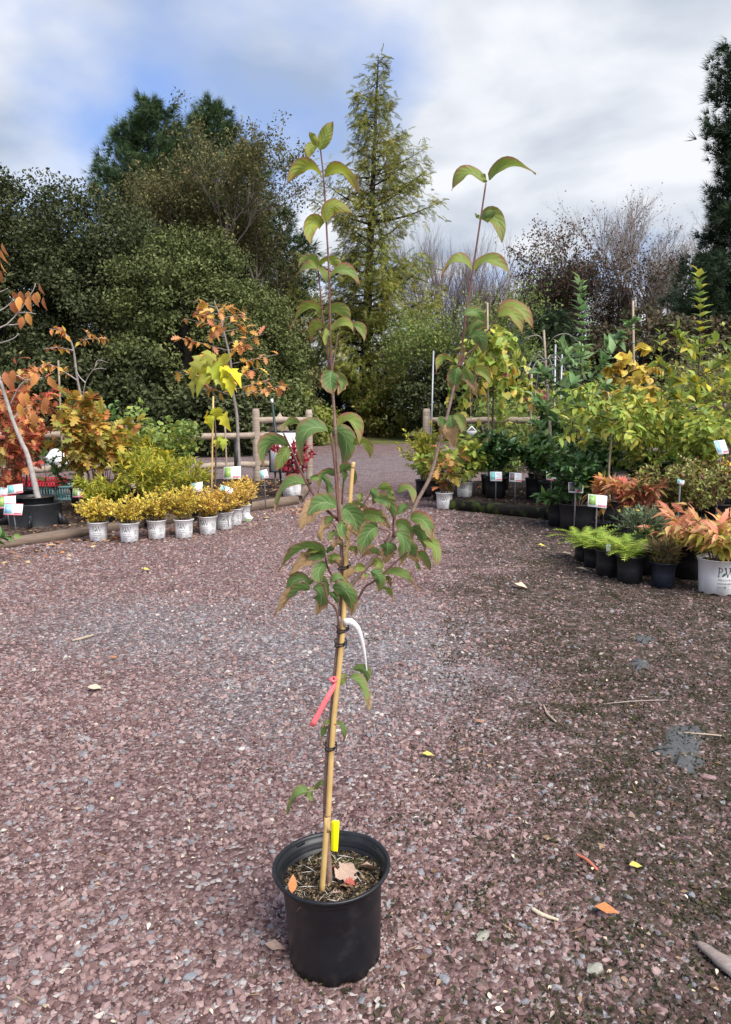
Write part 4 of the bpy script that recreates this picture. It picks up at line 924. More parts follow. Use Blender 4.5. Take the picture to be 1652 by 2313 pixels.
def sap_leaf(crop, b, m, t, w, br=0.0, ye=0.0, re=0.0, dy=0.0, tip_dy=None, fold=.28):
    f, sc = CR[crop]; ub, vb = f(*b); um, vm = f(*m); ut, vt = f(*t)
    yb = yt(min(vb, 1900)) + dy + np.interp(vb, [500, 900], [.02, 0]) * (ub > 950)
    td = rl.normal(0, .018) - .012 if tip_dy is None else tip_dy
    B = at(ub, vb, yb); T = at(ut, vt, yb + td); Mx = at(um, vm, yb + td * .4 - .004)
    wpx = w * sc * 1.03e-3 * (yb / 1.6)
    n, k = 12, 8; C = 2 * Mx - (B + T) / 2; tt = np.linspace(0, 1, n + 1)[:, None]
    mid = (1 - tt) ** 2 * B + 2 * tt * (1 - tt) * C + tt ** 2 * T
    L = np.linalg.norm(np.diff(mid, axis=0), axis=1).sum()
    Wr = max(wpx, .40 * L); face = min(1.0, wpx / Wr)
    tan = unit(np.gradient(mid, axis=0)); view = unit(mid - CAMP)
    perp = unit(np.cross(view, tan)); side = rl.choice([-1, 1])
    wd = unit(perp * face + side * view * math.sqrt(max(0, 1 - face * face)))
    tw = (rl.normal(0, .35) * np.linspace(-.4, 1, n + 1))[:, None]; wd = unit(wd * np.cos(tw) + np.cross(tan, wd) * np.sin(tw)); fold = fold + abs(rl.normal(0, .14))
    nrm = unit(np.cross(tan, wd)); up = np.sign(nrm[:, 2].mean() + 1e-6) or 1.0; nrm = nrm * up
    x = tt[:, 0]; hw = (x ** .55) * ((1 - x) ** .72); hw = hw / hw.max() * Wr / 2
    hw = hw * (1 - .25 * np.clip((x - .8) / .2, 0, 1)); hw[0] = .0012
    ph = rl.random() * 6; rag = 1 + br * .55 * rl.normal(size=(n + 1, 2)) * (x[:, None] > .45)
    V = []; UV = []
    for i in range(n + 1):
        for j in range(k + 1):
            s = j / k * 2 - 1
            crinkle = br * .006 * math.sin(7 * x[i] + 5 * s + ph) * max(0, x[i] - .4)
            V.append(mid[i] + wd[i] * s * hw[i] * (1 - .06 * fold) * min(1.3, max(.45, rag[i, 0 if s < 0 else 1])) + nrm[i] * (fold * abs(s) ** 1.3 * hw[i] + .0028 * math.sin(10 * x[i] + ph + 2 * s) * abs(s) + crinkle)); UV.append((x[i], j / k))
    q = [[i * (k + 1) + j, (i + 1) * (k + 1) + j, (i + 1) * (k + 1) + j + 1, i * (k + 1) + j + 1] for i in range(n) for j in range(k)]
    mb = MB(); mb.add(V, q); mb.uv = UV; o = mb.build('leaf', M_SLEAF, sap, True); o.color = (br, ye, min(1.0, re + (.3 if crop == 'B' else .12)), 1)
    # leaf stalk reaching the shoot
    return o
A_ = [((385, 235), (425, 150), (458, 82), 66, 0, .75, .5), ((385, 225), (355, 172), (333, 138), 34, 0, .8, .3), ((380, 215), (338, 228), (322, 292), 52, 0, .8, .5),
 ((400, 385), (305, 330), (215, 415), 46, 0, 1, .7), ((415, 382), (505, 350), (598, 468), 50, 0, 1, .6), ((420, 625), (460, 540), (568, 582), 76, 0, 1, .7), ((412, 630), (345, 635), (338, 748), 78, 0, 1, .6),
 ((435, 950), (355, 872), (262, 912), 42, 0, .5, .7), ((376, 868), (330, 828), (272, 868), 36, 0, .4, .4), ((385, 860), (450, 833), (512, 888), 32, 0, .7, .5), ((440, 930), (525, 888), (605, 965), 42, 0, .3, .8),
 ((400, 1130), (322, 1090), (230, 1205), 42, 0, .6, .8), ((415, 1120), (500, 1100), (552, 1195), 60, 0, .4, .4), ((420, 1200), (362, 1190), (345, 1280), 46, 0, .7, .7), ((455, 1210), (520, 1170), (575, 1230), 42, 0, .6, .5),
 ((560, 1190), (605, 1200), (628, 1275), 40, 0, .3, .9), ((440, 1210), (425, 1240), (415, 1290), 30, 0, .6, .4),
 ((1275, 410), (1180, 358), (1100, 455), 46, 0, .6, .7), ((1305, 400), (1405, 322), (1555, 365), 56, 0, .4, .6), ((1284, 412), (1274, 385), (1265, 360), 20, 0, .5, .2),
 ((1258, 605), (1335, 605), (1370, 735), 82, 0, .5, .4), ((1256, 605), (1300, 585), (1340, 578), 44, 0, .1, .2), ((1255, 610), (1240, 592), (1225, 578), 16, 0, .5, .3),
 ((1210, 885), (1128, 830), (1045, 920), 42, 0, .6, .8), ((1225, 885), (1315, 832), (1418, 915), 46, 0, .6, .7), ((1350, 1140), (1445, 1090), (1538, 1200), 56, 0, .7, .8), ((1355, 1135), (1430, 1125), (1480, 1230), 52, 0, .7, .6),
 ((1170, 1125), (1235, 1115), (1275, 1185), 54, 0, .1, .4), ((1195, 1230), (1235, 1180), (1292, 1200), 44, 0, .1, .5), ((1200, 1245), (1255, 1250), (1270, 1335), 74, 0, .0, .3)]
B_ = [((568, 172), (560, 250), (582, 335), 120, .18, .0, .5), ((600, 180), (645, 245), (612, 340), 64, .3, .3, .9), ((1425, 148), (1412, 225), (1408, 312), 112, .0, .0, .7), ((1470, 140), (1515, 215), (1560, 355), 62, .42, .3, .8),
 ((1400, 115), (1325, 95), (1278, 195), 44, 0, .6, .8), ((1540, 165), (1605, 185), (1640, 272), 70, 0, .7, .6), ((1375, 475), (1385, 560), (1400, 690), 118, .55, .0, .5), ((1400, 470), (1452, 515), (1448, 600), 64, .0, .4, 1), ((1330, 485), (1322, 540), (1350, 640), 60, .5, .0, .3),
 ((545, 575), (395, 590), (375, 812), 112, 0, .0, .25), ((565, 575), (665, 640), (640, 832), 134, 0, .0, .3), ((615, 550), (710, 520), (755, 685), 64, 0, .5, 1), ((715, 670), (800, 672), (832, 775), 56, 0, .6, .4), ((370, 555), (295, 525), (232, 585), 34, 0, .3, .3),
 ((285, 680), (140, 672), (115, 842), 92, 0, .05, .4), ((275, 690), (235, 760), (190, 855), 84, 0, .4, .3), ((395, 945), (270, 950), (190, 1130), 72, .1, .1, .9), ((490, 905), (450, 898), (420, 935), 40, .2, .2, .3), ((595, 880), (515, 885), (480, 1030), 52, .12, .0, 1), ((600, 878), (690, 842), (725, 948), 54, .06, .0, .8), ((500, 880), (540, 955), (555, 1032), 44, .12, .0, .5), ((655, 830), (650, 890), (645, 980), 34, .0, .0, .4),
 ((605, 1100), (470, 1085), (355, 1258), 124, .4, .0, .3), ((590, 1170), (525, 1225), (495, 1330), 66, .75, .2, .2), ((640, 1108), (715, 1170), (750, 1315), 146, .28, .0, .2), ((775, 1190), (795, 1240), (795, 1312), 70, .25, .0, .2), ((690, 1100), (760, 1085), (815, 1138), 44, .4, .3, .4), ((650, 1190), (640, 1260), (690, 1320), 70, .2, .0, .2),
 ((830, 985), (860, 1015), (850, 1082), 66, 0, .0, .1), ((770, 1000), (765, 1040), (785, 1060), 40, 0, .3, .2), ((880, 980), (950, 975), (972, 1065), 52, 0, .35, .3), ((985, 985), (975, 1020), (1005, 1060), 40, 0, .2, .2), ((1020, 1000), (1100, 980), (1115, 1085), 48, 0, .3, .4), ((870, 1050), (950, 1070), (995, 1215), 76, .0, .1, .9), ((860, 1045), (930, 1060), (955, 1120), 60, .0, .0, .2),
 ((775, 1160), (870, 1160), (975, 1245), 96, .32, .3, .8), ((1010, 1150), (1060, 1100), (1110, 1112), 62, 0, .0, .3), ((885, 1240), (815, 1285), (765, 1425), 116, .08, .0, .1), ((1005, 1220), (1075, 1235), (1120, 1335), 92, .1, .15, .6), ((1105, 1180), (1200, 1200), (1255, 1342), 96, .18, .2, 1), ((950, 1338), (948, 1400), (930, 1482), 124, .42, .0, .1), ((1010, 1270), (1060, 1340), (1038, 1492), 84, .12, .0, .1), ((1080, 1345), (1115, 1400), (1155, 1485), 104, .4, .05, .2), ((1110, 1240), (1185, 1285), (1200, 1405), 84, .22, .0, .3), ((1190, 1330), (1270, 1375), (1275, 1502), 72, .04, .5, .3), ((1155, 1405), (1215, 1445), (1238, 1532), 62, .08, .4, .8), ((1150, 1480), (1160, 1505), (1178, 1535), 26, .3, .2, .2),
 ((900, 1420), (830, 1395), (775, 1440), 56, .6, .2, .2), ((905, 1530), (880, 1475), (830, 1500), 64, .3, .6, .3), ((795, 1520), (735, 1515), (675, 1575), 62, .5, .6, .3), ((690, 1390), (722, 1385), (735, 1435), 44, .35, .4, .2), ((640, 1360), (610, 1345), (575, 1370), 42, .9, .1, .1),
 ((832, 1538), (900, 1580), (885, 1682), 84, .05, .0, .1), ((925, 1555), (1045, 1560), (1162, 1672), 64, .24, .3, .2), ((905, 1650), (955, 1675), (988, 1742), 34, .35, .2, .2), ((940, 1570), (962, 1600), (975, 1642), 44, .8, .1, .2), ((820, 1560), (790, 1570), (800, 1600), 34, .7, .3, .1),
 ((525, 1425), (370, 1385), (205, 1542), 66, .24, .1, .3), ((525, 1432), (425, 1445), (280, 1562), 96, .55, .0, .2), ((530, 1400), (465, 1385), (385, 1425), 44, 0, .6, .4), ((540, 1415), (560, 1385), (592, 1372), 38, 0, .0, .1), ((530, 1475), (480, 1545), (505, 1622), 96, 0, .0, .1), ((545, 1445), (590, 1460), (628, 1490), 76, .55, .6, .3), ((550, 1450), (590, 1435), (640, 1455), 44, .1, .5, .4),
 ((430, 1622), (335, 1590), (265, 1705), 66, .0, .0, .3), ((420, 1662), (320, 1680), (178, 1838), 66, .42, .05, .2), ((445, 1648), (500, 1700), (468, 1835), 88, .28, .0, .1), ((535, 1605), (525, 1680), (520, 1752), 64, 0, .15, .1), ((560, 1612), (620, 1582), (682, 1645), 46, 0, .1, .2), ((575, 1640), (680, 1690), (705, 1842), 128, .2, .0, .1), ((555, 1690), (590, 1705), (612, 1765), 46, .1, .0, .1), ((540, 1610), (480, 1592), (425, 1622), 38, 0, .2, .2), ((590, 1255), (565, 1290), (550, 1332), 36, 0, .2, .1), ((600, 1260), (605, 1290), (590, 1320), 30, .5, .2, .3)]
C_ = [((740, 680), (735, 740), (712, 792), 74, .0, .55, .3), ((832, 640), (945, 665), (935, 825), 96, .06, .1, .2), ((795, 715), (900, 800), (988, 1032), 66, .14, .2, .3), ((612, 1155), (578, 1145), (548, 1192), 38, 0, .2, .6), ((608, 1190), (560, 1240), (522, 1372), 48, .25, .05, .1), ((675, 1150), (728, 1205), (740, 1332), 58, .05, .1, .2),
 ((405, 1808), (300, 1840), (208, 2022), 92, 0, .1, .3), ((458, 1770), (425, 1825), (438, 1908), 58, 0, .25, .2), ((552, 1740), (515, 1730), (483, 1795), 54, 0, .2, .5)]
for crop, rows in (('A', A_), ('B', B_), ('C', C_)):
    for b, m, t, w, br, ye, re in rows:
        sap_leaf(crop, b, m, t, w, br, ye, re, dy=rl.normal(0, .018) - (.03 if crop == 'B' and b[1] > 1000 else 0))
# ties, tags and the yellow label
M_TIE = mat_plain('black_tie', (0.012, 0.012, 0.013), .5)
for (u, v), tr in ((cB(655, 1497), 1), (cC(715, 385), 1), (cC(622, 1370), 1), (cB(645, 1925), .0)):
    p = at(u, v, (ylin(v) + yt(v)) / 2 - .002); mb = MB()
    for dz, ph in ((.004, 0), (-.004, 1.2)):
        mb.tube([p + np.array([.0135 * math.cos(a), .012 * math.sin(a), dz + .004 * math.sin(a + ph)]) for a in np.linspace(0, 2 * math.pi, 19)], .0016, 6)
    if tr:
        mb.tube([p + (.008, -.013, .004), p + (.014, -.016, .001), p + (.012, -.015, -.006)], .0022, 6)
    mb.build('tie', M_TIE, sap, True)
M_PINK = mat_plain('pink_tape', (0.85, 0.16, 0.17), .45, (0.75, .12, .14), 30)
M_WTAG = mat_plain('white_tape', (0.72, 0.70, 0.70), .4, (0.6, .58, .58), 15)
M_YTAG = mat_plain('yellow_label', (0.85, 0.78, 0.01), .4)
def ribbon(name, pxs, w, mat, ys, twist=None, parent=sap):
    P = smooth_line([at(u, v, y) for (u, v), y in zip(pxs, ys)], 16); mb = MB(); v = []
    tan = unit(np.gradient(P, axis=0)); wd = unit(np.cross(unit(P - CAMP), tan))
    for i, p in enumerate(P):
        w_ = np.interp(i / 15, np.linspace(0, 1, len(w)), w); d = wd[i]
        if twist is not None:
            tw = np.interp(i / 15, np.linspace(0, 1, len(twist)), twist); d = unit(d * math.cos(tw) + unit(P[i] - CAMP) * math.sin(tw))
        v += [p - d * w_ / 2, p + d * w_ / 2, p + d * w_ / 2 + (0, .0005, 0), p - d * w_ / 2 + (0, .0005, 0)]
    q = []
    for i in range(15):
        a = 4 * i; b = a + 4; q += [[a, b, b + 1, a + 1], [a + 2, b + 2, b + 3, a + 3], [a + 1, b + 1, b + 2, a + 2], [a, a + 3, b + 3, b]]
    q += [[0, 1, 2, 3], [60, 63, 62, 61]]; mb.add(v, q); return mb.build(name, mat, parent, True)
yy = ylin(1540) - .012
ribbon('pink_tag', [cC(648, 750), cC(650, 800), cC(560, 960), cC(440, 1182)], [.004, .0105, .011, .0115], M_PINK, [yy, yy - .003, yy - .02, yy - .03])
mb = MB(); pk = at(*cC(640, 735), yy + .004)
mb.tube([pk + np.array([.007 * math.cos(a), .010 * math.sin(a), .002 * math.sin(2 * a)]) for a in np.linspace(0, 6.28, 15)], .0032, 6); mb.build('tag_loop', M_PINK, sap, True)
yy = ylin(1440) - .009
ribbon('white_tag', [cC(745, 190), cC(810, 190), cC(880, 260), cC(930, 420), cC(955, 580), cC(972, 740)], [.014, .016, .013, .008, .004, .0022], M_WTAG, [yy, yy, yy + .005, yy + .01, yy + .012, yy + .015])
ribbon('white_tag_end', [cC(700, 140), cC(715, 180), cC(712, 225)], [.006, .009, .005], M_WTAG, [yy + .018] * 3)
# yellow label pushed into the soil behind the stem
lb = atz(*cD(838, 462), SOILZ); lt = at(*cD(850, 112), lb[1] + .004); d = lt - lb; mb = MB(); n = 7; v = []
for i, (f, w) in enumerate(zip((-.08, .3, .7, .9, .96, .99, 1.0), (.0165, .019, .0205, .0215, .0205, .0175, .013))):
    p = lb + d * f
    for sx, dyy in ((-1, 0), (1, 0), (1, .0012), (-1, .0012)): v.append(p + (sx * w / 2, dyy, 0))
q = [[4 * i + j, 4 * i + (j + 1) % 4, 4 * i + 4 + (j + 1) % 4, 4 * i + 4 + j] for i in range(n - 1) for j in range(4)] + [[(n - 1) * 4 + k for k in range(4)]]
mb.add(v, q); mb.build('yellow_label', M_YTAG, sap)
# dry leaves lying on the soil of the big pot
def dry_leaf(name, label, cat, c, L, mat, ang, tpl='oak', pitch=.2, roll=0, curl=.5, wide=1.0):
    v, q, t = TPL[tpl]; v = v.copy(); v = v - (.5, 0, 0); v[:, 1] *= wide; v[:, 2] *= .35
    v[:, 2] += curl * .25 * np.abs(v[:, 1]) + .05 * np.sin(v[:, 0] * 9 + v[:, 1] * 7)
    v = v * L @ (rz(ang) @ ry(pitch) @ rx(roll)).T
    mb = MB(); mb.add(v - (0, 0, v[:, 2].min()), q, t); o = mb.build(name, mat, None, True); o.location = tuple(c); return tag(o, label, cat)
def mat_dry(name, c1, c2):
    return mat_plain(name, c1, .7, c2, 90, .3)
M_DTAN = mat_dry('dry_tan', (0.42, 0.30, 0.23), (0.34, .22, .16)); M_DBRN = mat_dry('dry_brown', (0.25, 0.12, 0.06), (0.36, .2, .11)); M_DRED = mat_dry('dry_red', (0.30, 0.05, 0.04), (0.4, .1, .07)); M_DORG = mat_dry('dry_orange', (0.5, 0.2, 0.07), (0.4, .15, .05)); M_DYEL = mat_dry('dry_yellow', (0.62, 0.5, 0.10), (0.5, .42, .1)); M_DCREAM = mat_dry('dry_cream', (0.62, 0.52, 0.38), (0.5, .4, .28))
zs = SOILZ + .007
dry_leaf('fallen_leaf', 'pale tan lobed dry leaf lying on the soil of the big pot', 'leaf', atz(*cD(985, 690), zs), .062, M_DTAN, 1.2, 'tulip', -.35, .25)
dry_leaf('fallen_leaf', 'grey-brown curled dry leaf against the inner wall of the big pot', 'leaf', atz(*cD(1240, 690), zs), .06, M_DTAN, .3, 'ovate', .3, -.4, 1.2, 1.3)
dry_leaf('fallen_leaf', 'small red leaf at the foot of the sapling stem', 'leaf', atz(*cD(825, 680), zs + .006), .032, M_DRED, 1.9, 'ovate', .7, .2)
dry_leaf('fallen_leaf', 'small dark rust leaf scrap beside the crumpled leaf in the big pot', 'leaf', atz(*cD(1010, 820), zs), .035, M_DRED, .6, 'oak', .3, .5, 1.6)
dry_leaf('fallen_leaf', 'pale broken leaf piece at the front of the big pot soil', 'leaf', atz(*cD(850, 925), zs), .03, M_DTAN, 2.9, 'oak', .2, .2, 1.6)
dry_leaf('fallen_leaf', 'crumpled rust-brown leaf near the front rim of the big pot', 'leaf', atz(*cD(960, 870), zs), .045, M_DBRN, 2.6, 'oak', .2, .3, 1.5)
dry_leaf('fallen_leaf', 'orange-brown pointed leaf tucked under the pot rim', 'leaf', atz(*cD(390, 850), zs), .04, M_DORG, 1.5, 'ovate', -.9, .3)

# ================================================================== NURSERY STOCK
K = 1.0172                                    # positions below were read off a view of the photo scaled by this
def dcol(x, Y, z=0.0): return col_at(x * K, Y, z)
def dgnd(x, y, z=0.0): return atz(x * K, y * K, z)
def dat(x, y, Y): return at(x * K, y * K, Y)
def dh(y, Y): return height_at(y * K, Y)
LF = {
 'gold': mat_leaf('gold_leaf', [(0.82, 0.70, 0.16), (0.80, 0.68, 0.12), (0.78, 0.66, 0.10), (0.75, 0.525, 0.075), (0.688, 0.575, 0.125), (0.6, 0.5, 0.088), (0.775, 0.45, 0.1)], .3),
 'goldpink': mat_leaf('gold_pink_leaf', [(0.82, 0.66, 0.14), (0.80, 0.64, 0.12), (0.72, 0.48, 0.084), (0.66, 0.528, 0.12), (0.744, 0.336, 0.144), (0.66, 0.408, 0.072)], .3),
 'yelgrn': mat_leaf('yellow_green_leaf', [(0.364, 0.403, 0.052), (0.52, 0.52, 0.078), (0.26, 0.325, 0.052), (0.676, 0.546, 0.065)], .35),
 'lime': mat_leaf('lime_leaf', [(0.27, 0.38, 0.07), (0.38, 0.47, 0.09), (0.47, 0.50, 0.10), (0.20, 0.31, 0.06), (0.55, 0.50, 0.10)], .35),
 'yellow': mat_leaf('yellow_leaf', [(0.744, 0.552, 0.096), (0.696, 0.504, 0.144), (0.6, 0.528, 0.096), (0.78, 0.504, 0.12)], .35),
 'bigyel': mat_leaf('big_yellow_leaf', [(0.40, 0.46, 0.08), (0.50, 0.50, 0.10), (0.66, 0.576, 0.036), (0.504, 0.552, 0.048), (0.744, 0.552, 0.048), (0.432, 0.504, 0.06)], .4),
 'orange': mat_leaf('orange_leaf', [(0.62, 0.28, 0.07), (0.70, 0.42, 0.08), (0.55, 0.22, 0.12), (0.66, 0.34, 0.14), (0.74, 0.52, 0.10), (0.50, 0.18, 0.08)], .3),
 'rust': mat_leaf('hanging_rust_leaf', [(0.462, 0.165, 0.066), (0.55, 0.22, 0.088), (0.605, 0.297, 0.077)], .3),
 'red': mat_leaf('red_leaf', [(0.495, 0.066, 0.055), (0.572, 0.132, 0.066), (0.605, 0.22, 0.066), (0.418, 0.055, 0.055)], .3),
 'redmix': mat_leaf('mixed_red_leaf', [(0.50, 0.09, 0.06), (0.60, 0.20, 0.08), (0.64, 0.32, 0.10), (0.42, 0.07, 0.06), (0.36, 0.34, 0.08), (0.62, 0.16, 0.10)], .3),
 'redor': mat_leaf('red_orange_leaf', [(0.70, 0.26, 0.16), (0.72, 0.36, 0.20), (0.64, 0.18, 0.13), (0.74, 0.42, 0.20), (0.60, 0.40, 0.14)], .35),
 'peach': mat_leaf('peach_leaf', [(0.52, 0.50, 0.10), (0.60, 0.46, 0.11), (0.44, 0.46, 0.09), (0.66, 0.36, 0.13), (0.40, 0.44, 0.08)], .35),
 'burg': mat_leaf('burgundy_leaf', [(0.30, 0.02, 0.045), (0.38, 0.035, 0.05), (0.22, 0.02, 0.04), (0.42, 0.06, 0.07)], .25),
 'oakmix': mat_leaf('oak_autumn_leaf', [(0.3, 0.3, 0.06), (0.432, 0.336, 0.06), (0.6, 0.312, 0.06), (0.24, 0.276, 0.06), (0.54, 0.216, 0.072)], .3),
 'hydr': mat_leaf('oakleaf_hydrangea_leaf', [(0.216, 0.288, 0.06), (0.36, 0.384, 0.072), (0.54, 0.144, 0.072), (0.6, 0.3, 0.108), (0.288, 0.336, 0.072)], .3),
 'green': mat_leaf('mid_green_leaf', [(0.098, 0.195, 0.052), (0.13, 0.247, 0.065), (0.182, 0.286, 0.078), (0.078, 0.156, 0.052)], .25, .4),
 'ginkgo': mat_leaf('ginkgo_leaf', [(0.24, 0.34, 0.09), (0.32, 0.42, 0.12), (0.20, 0.30, 0.08), (0.42, 0.44, 0.09)], .3),
 'ginkyel': mat_leaf('ginkgo_yellow_leaf', [(0.54, 0.48, 0.048), (0.408, 0.42, 0.06), (0.66, 0.528, 0.048), (0.288, 0.336, 0.06)], .3),
 'dark': mat_leaf('glossy_dark_leaf', [(0.044, 0.106, 0.031), (0.069, 0.15, 0.037), (0.1, 0.188, 0.056), (0.05, 0.1, 0.037)], .15, .35, spec=.5),
 'magn': mat_leaf('magnolia_leaf', [(0.24, 0.34, 0.11), (0.154, 0.28, 0.112), (0.224, 0.35, 0.14), (0.308, 0.42, 0.21), (0.126, 0.238, 0.084)], .3, .45),
 'maggold': mat_leaf('green_gold_leaf', [(0.26, 0.351, 0.065), (0.364, 0.416, 0.078), (0.182, 0.286, 0.078), (0.65, 0.546, 0.065)], .35, .45),
 'willow': mat_leaf('willow_leaf', [(0.225, 0.288, 0.075), (0.312, 0.35, 0.1), (0.175, 0.225, 0.075), (0.425, 0.4, 0.1)], .3),
 'fern': mat_leaf('fern_frond', [(0.288, 0.384, 0.048), (0.384, 0.456, 0.072), (0.216, 0.336, 0.048)], .35),
 'grey': mat_leaf('grey_green_leaf', [(0.144, 0.204, 0.108), (0.204, 0.264, 0.144), (0.12, 0.18, 0.096)], .2),
 'vari': mat_leaf('variegated_leaf', [(0.40, 0.42, 0.12), (0.48, 0.47, 0.16), (0.13, 0.03, 0.035), (0.32, 0.36, 0.09), (0.24, 0.30, 0.08), (0.16, 0.05, 0.04)], .25),
 'pink': mat_leaf('pink_floret', [(0.45, 0.10, 0.13), (0.52, 0.16, 0.18), (0.38, 0.07, 0.10)], .3),
 'white': mat_leaf('white_floret', [(0.7, 0.68, 0.6), (0.8, 0.78, 0.72)], .3),
 'straw': mat_leaf('straw_blade', [(0.24, 0.18, 0.08), (0.32, 0.25, 0.12), (0.12, 0.12, 0.05)], .2),
 'berry': mat_plain('orange_berry', (0.72, 0.36, 0.04), .3, (0.75, .45, .06), 60, spec=.5),
}
M_STEMB = mat_plain('shrub_stem', (0.13, 0.085, 0.06), .8, (0.2, .14, .1), 30)
M_DARKSTAKE = mat_plain('dark_green_steel', (0.012, 0.03, 0.022), .5, (0.02, .04, .03), 20)
M_TEALTIE = mat_plain('teal_tie', (0.02, 0.25, 0.2), .5)

def leaves_on(lines, n, r, start=.3):
    """positions and tangents spread over a set of twigs"""
    w = np.array([np.linalg.norm(np.diff(l, axis=0), axis=1).sum() for l in lines]); i = r.choice(len(lines), n, p=w / w.sum())
    t = start + (1 - start) * r.random(n); P = []; T = []
    for k, x in zip(i, t):
        l = lines[k]; m = len(l) - 1; j = min(int(x * m), m - 1); P.append(l[j] + (l[j + 1] - l[j]) * (x * m - j)); T.append(l[j + 1] - l[j])
    return np.array(P), unit(np.array(T))
def put_leaves(root, lines, tpl, mat, n, size, r, sep, start=.3, out=.8, tang=.45, up=.1, centre=None, nm='leaf', part='foliage', zr=None):
    P, T = leaves_on(lines, n, r, start)
    if zr is not None:
        kk = (P[:, 2] + r.normal(size=n) * .05 > zr[0]) == zr[1]; P, T = P[kk], T[kk]; n = len(P)
        if n == 0: return
    D = unit(unit(r.normal(size=(n, 3))) * out + T * tang + (0, 0, up))
    if centre is not None: D = unit(D + .5 * unit((P - centre) * (1, 1, .3)))
    N = unit(np.array([0, 0, 1.0]) + r.normal(size=(n, 3)) * .45); S = size * (.65 + .6 * r.random(n))
    if sep: leaf_objects(root, tpl, mat, P, D, N, S, nm)
    else: mb = MB(); scatter(mb, tpl, P, D, N, S); mb.build(part, mat, root, False, 'stuff')
def shrub_lines(c, H, spread, nst, r, twigs=5, base=.06, lo=.6, arch=.1, tw=.25):
    S = []; Tw = []; c = np.array(c, float)
    for i in range(nst):
        a = 6.283 * (i + r.random()) / nst; u = math.sqrt(r.random()) if nst > 2 else r.random() * .5
        b = c + (base * math.cos(a) * r.random(), base * math.sin(a) * r.random(), -.02); e = c + (spread * u * math.cos(a), spread * u * math.sin(a), H * (lo + (1 - lo) * r.random()) * (1 - .2 * u))
        m = (b + e) / 2 + (-.12 * spread * u * math.cos(a), -.12 * spread * u * math.sin(a), arch * H); l = smooth_line([b, m, e], 8) + r.normal(size=(8, 3)) * .006; S.append(l)
        for k in range(twigs):
            t = .3 + .65 * r.random(); j = min(int(t * 7), 6); p = l[j]; d = unit(unit(r.normal(size=3)) * (1, 1, .5) + unit((l[7] - l[0])) * .7)
            L = tw * H * (.5 + .8 * r.random()); Tw.append(np.array([p, p + d * L * .5 + (0, 0, .02 * L), p + d * L]))
    return S, Tw
POTS = {'pw1': (.103, .083, .195, 'w'), 'pw2': (.118, .098, .215, 'w'), 'pw3': (.15, .125, .255, 'w'), 'b1': (.085, .068, .165, 'b'), 'b2': (.11, .09, .21, 'b'), 'b3': (.14, .115, .25, 'b'), 'b5': (.165, .135, .28, 'b'), 'b7': (.2, .17, .3, 'b'), 'n1': (.095, .078, .19, 'n')}
PLN = [0]
def potted(name, label, c, pot, group=None, cat='potted plant', logo_turn=None):
    PLN[0] += 1; r = np.random.default_rng(1000 + PLN[0]); root = thing(name, label, cat, c, group)
    if pot is None: return root, r, np.array(c, float)
    rt, rb, h, k = POTS[pot]; p = make_pot(root, c, rt, rb, h, {'w': M_WHITEPOT, 'b': M_BLACK, 'n': M_NAVY}[k], .03, 28, seed=PLN[0])
    if k == 'w':
        rf = lambda z: rb + (rt - .0128 - rb) * min(1, z / (h - .03))
        s = h * .27; turn = r.normal(0, .25) if logo_turn is None else logo_turn
        wrap_print(p, np.array(c), rf, s, h * .54, -math.pi / 2 - .85 * s / rb + turn, 1)
    return root, r, np.array(c, float) + (0, 0, h - .03)
def shrub(name, label, c, pot, top, spread, nst, tpl, leaf, n, size, sep=False, twigs=5, start=.25, group=None, lo=.6, up=.1, stem=None, cat='potted plant', out=.8, tang=.45, arch=.1, tw=.25, turn=None, extra=None, leaf2=None):
    """top = absolute height of the tallest shoot"""
    root, r, s = potted(name, label, c, pot, group, cat, turn); H = max(.08, top - s[2])
    S, T = shrub_lines(s, H, spread, nst, r, twigs, lo=lo, arch=arch, tw=tw); w = MB()
    for l in S: w.tube(l, [.006 if H > .6 else .004, .002], 5, False)
    for l in T: w.tube(l, [.0022, .0012], 3, False)
    w.build('stems', stem or M_STEMB, root, True)
    if sep: n = min(300, int(n * 1.25))
    if leaf2:
        zc = s[2] + H * .42
        for lf, upper in ((leaf, False), (leaf2, True)): put_leaves(root, S + T, tpl, LF[lf], n, size, r, sep, start, out, tang, up, s + (0, 0, H * .4), zr=(zc, upper)); put_leaves(root, S + T, tpl, LF[lf], n, size * .9, r, False, start, out, tang, up, s + (0, 0, H * .4), zr=(zc, upper))
        return root, r, s, S, T
    put_leaves(root, S + T, tpl, LF[leaf], n, size, r, sep, start, out, tang, up, s + (0, 0, H * .4))
    ex = (int(n * 1.8) if n > 140 else 0) if extra is None else extra
    if sep and ex: put_leaves(root, S + T, tpl, LF[leaf], ex, size * .92, r, False, start, out, tang, up, s + (0, 0, H * .4))
    return root, r, s, S, T
def stake_part(root, p, q, rad, mat=None, nm='stake', ties=()):
    mb = MB(); p = np.array(p, float); q = np.array(q, float); mb.tube(smooth_line([p, (p + q) / 2, q], 5), rad, 8); o = mb.build(nm, mat or M_STAKE, root, True)
    for t in ties:
        x = p + (q - p) * t; m3 = MB(); m3.tube([x + np.array([(rad + .006) * math.cos(a), (rad + .006) * math.sin(a), 0]) for a in np.linspace(0, 6.283, 11)], .004, 5); m3.build('tie', M_TEALTIE, o, True)
    return o

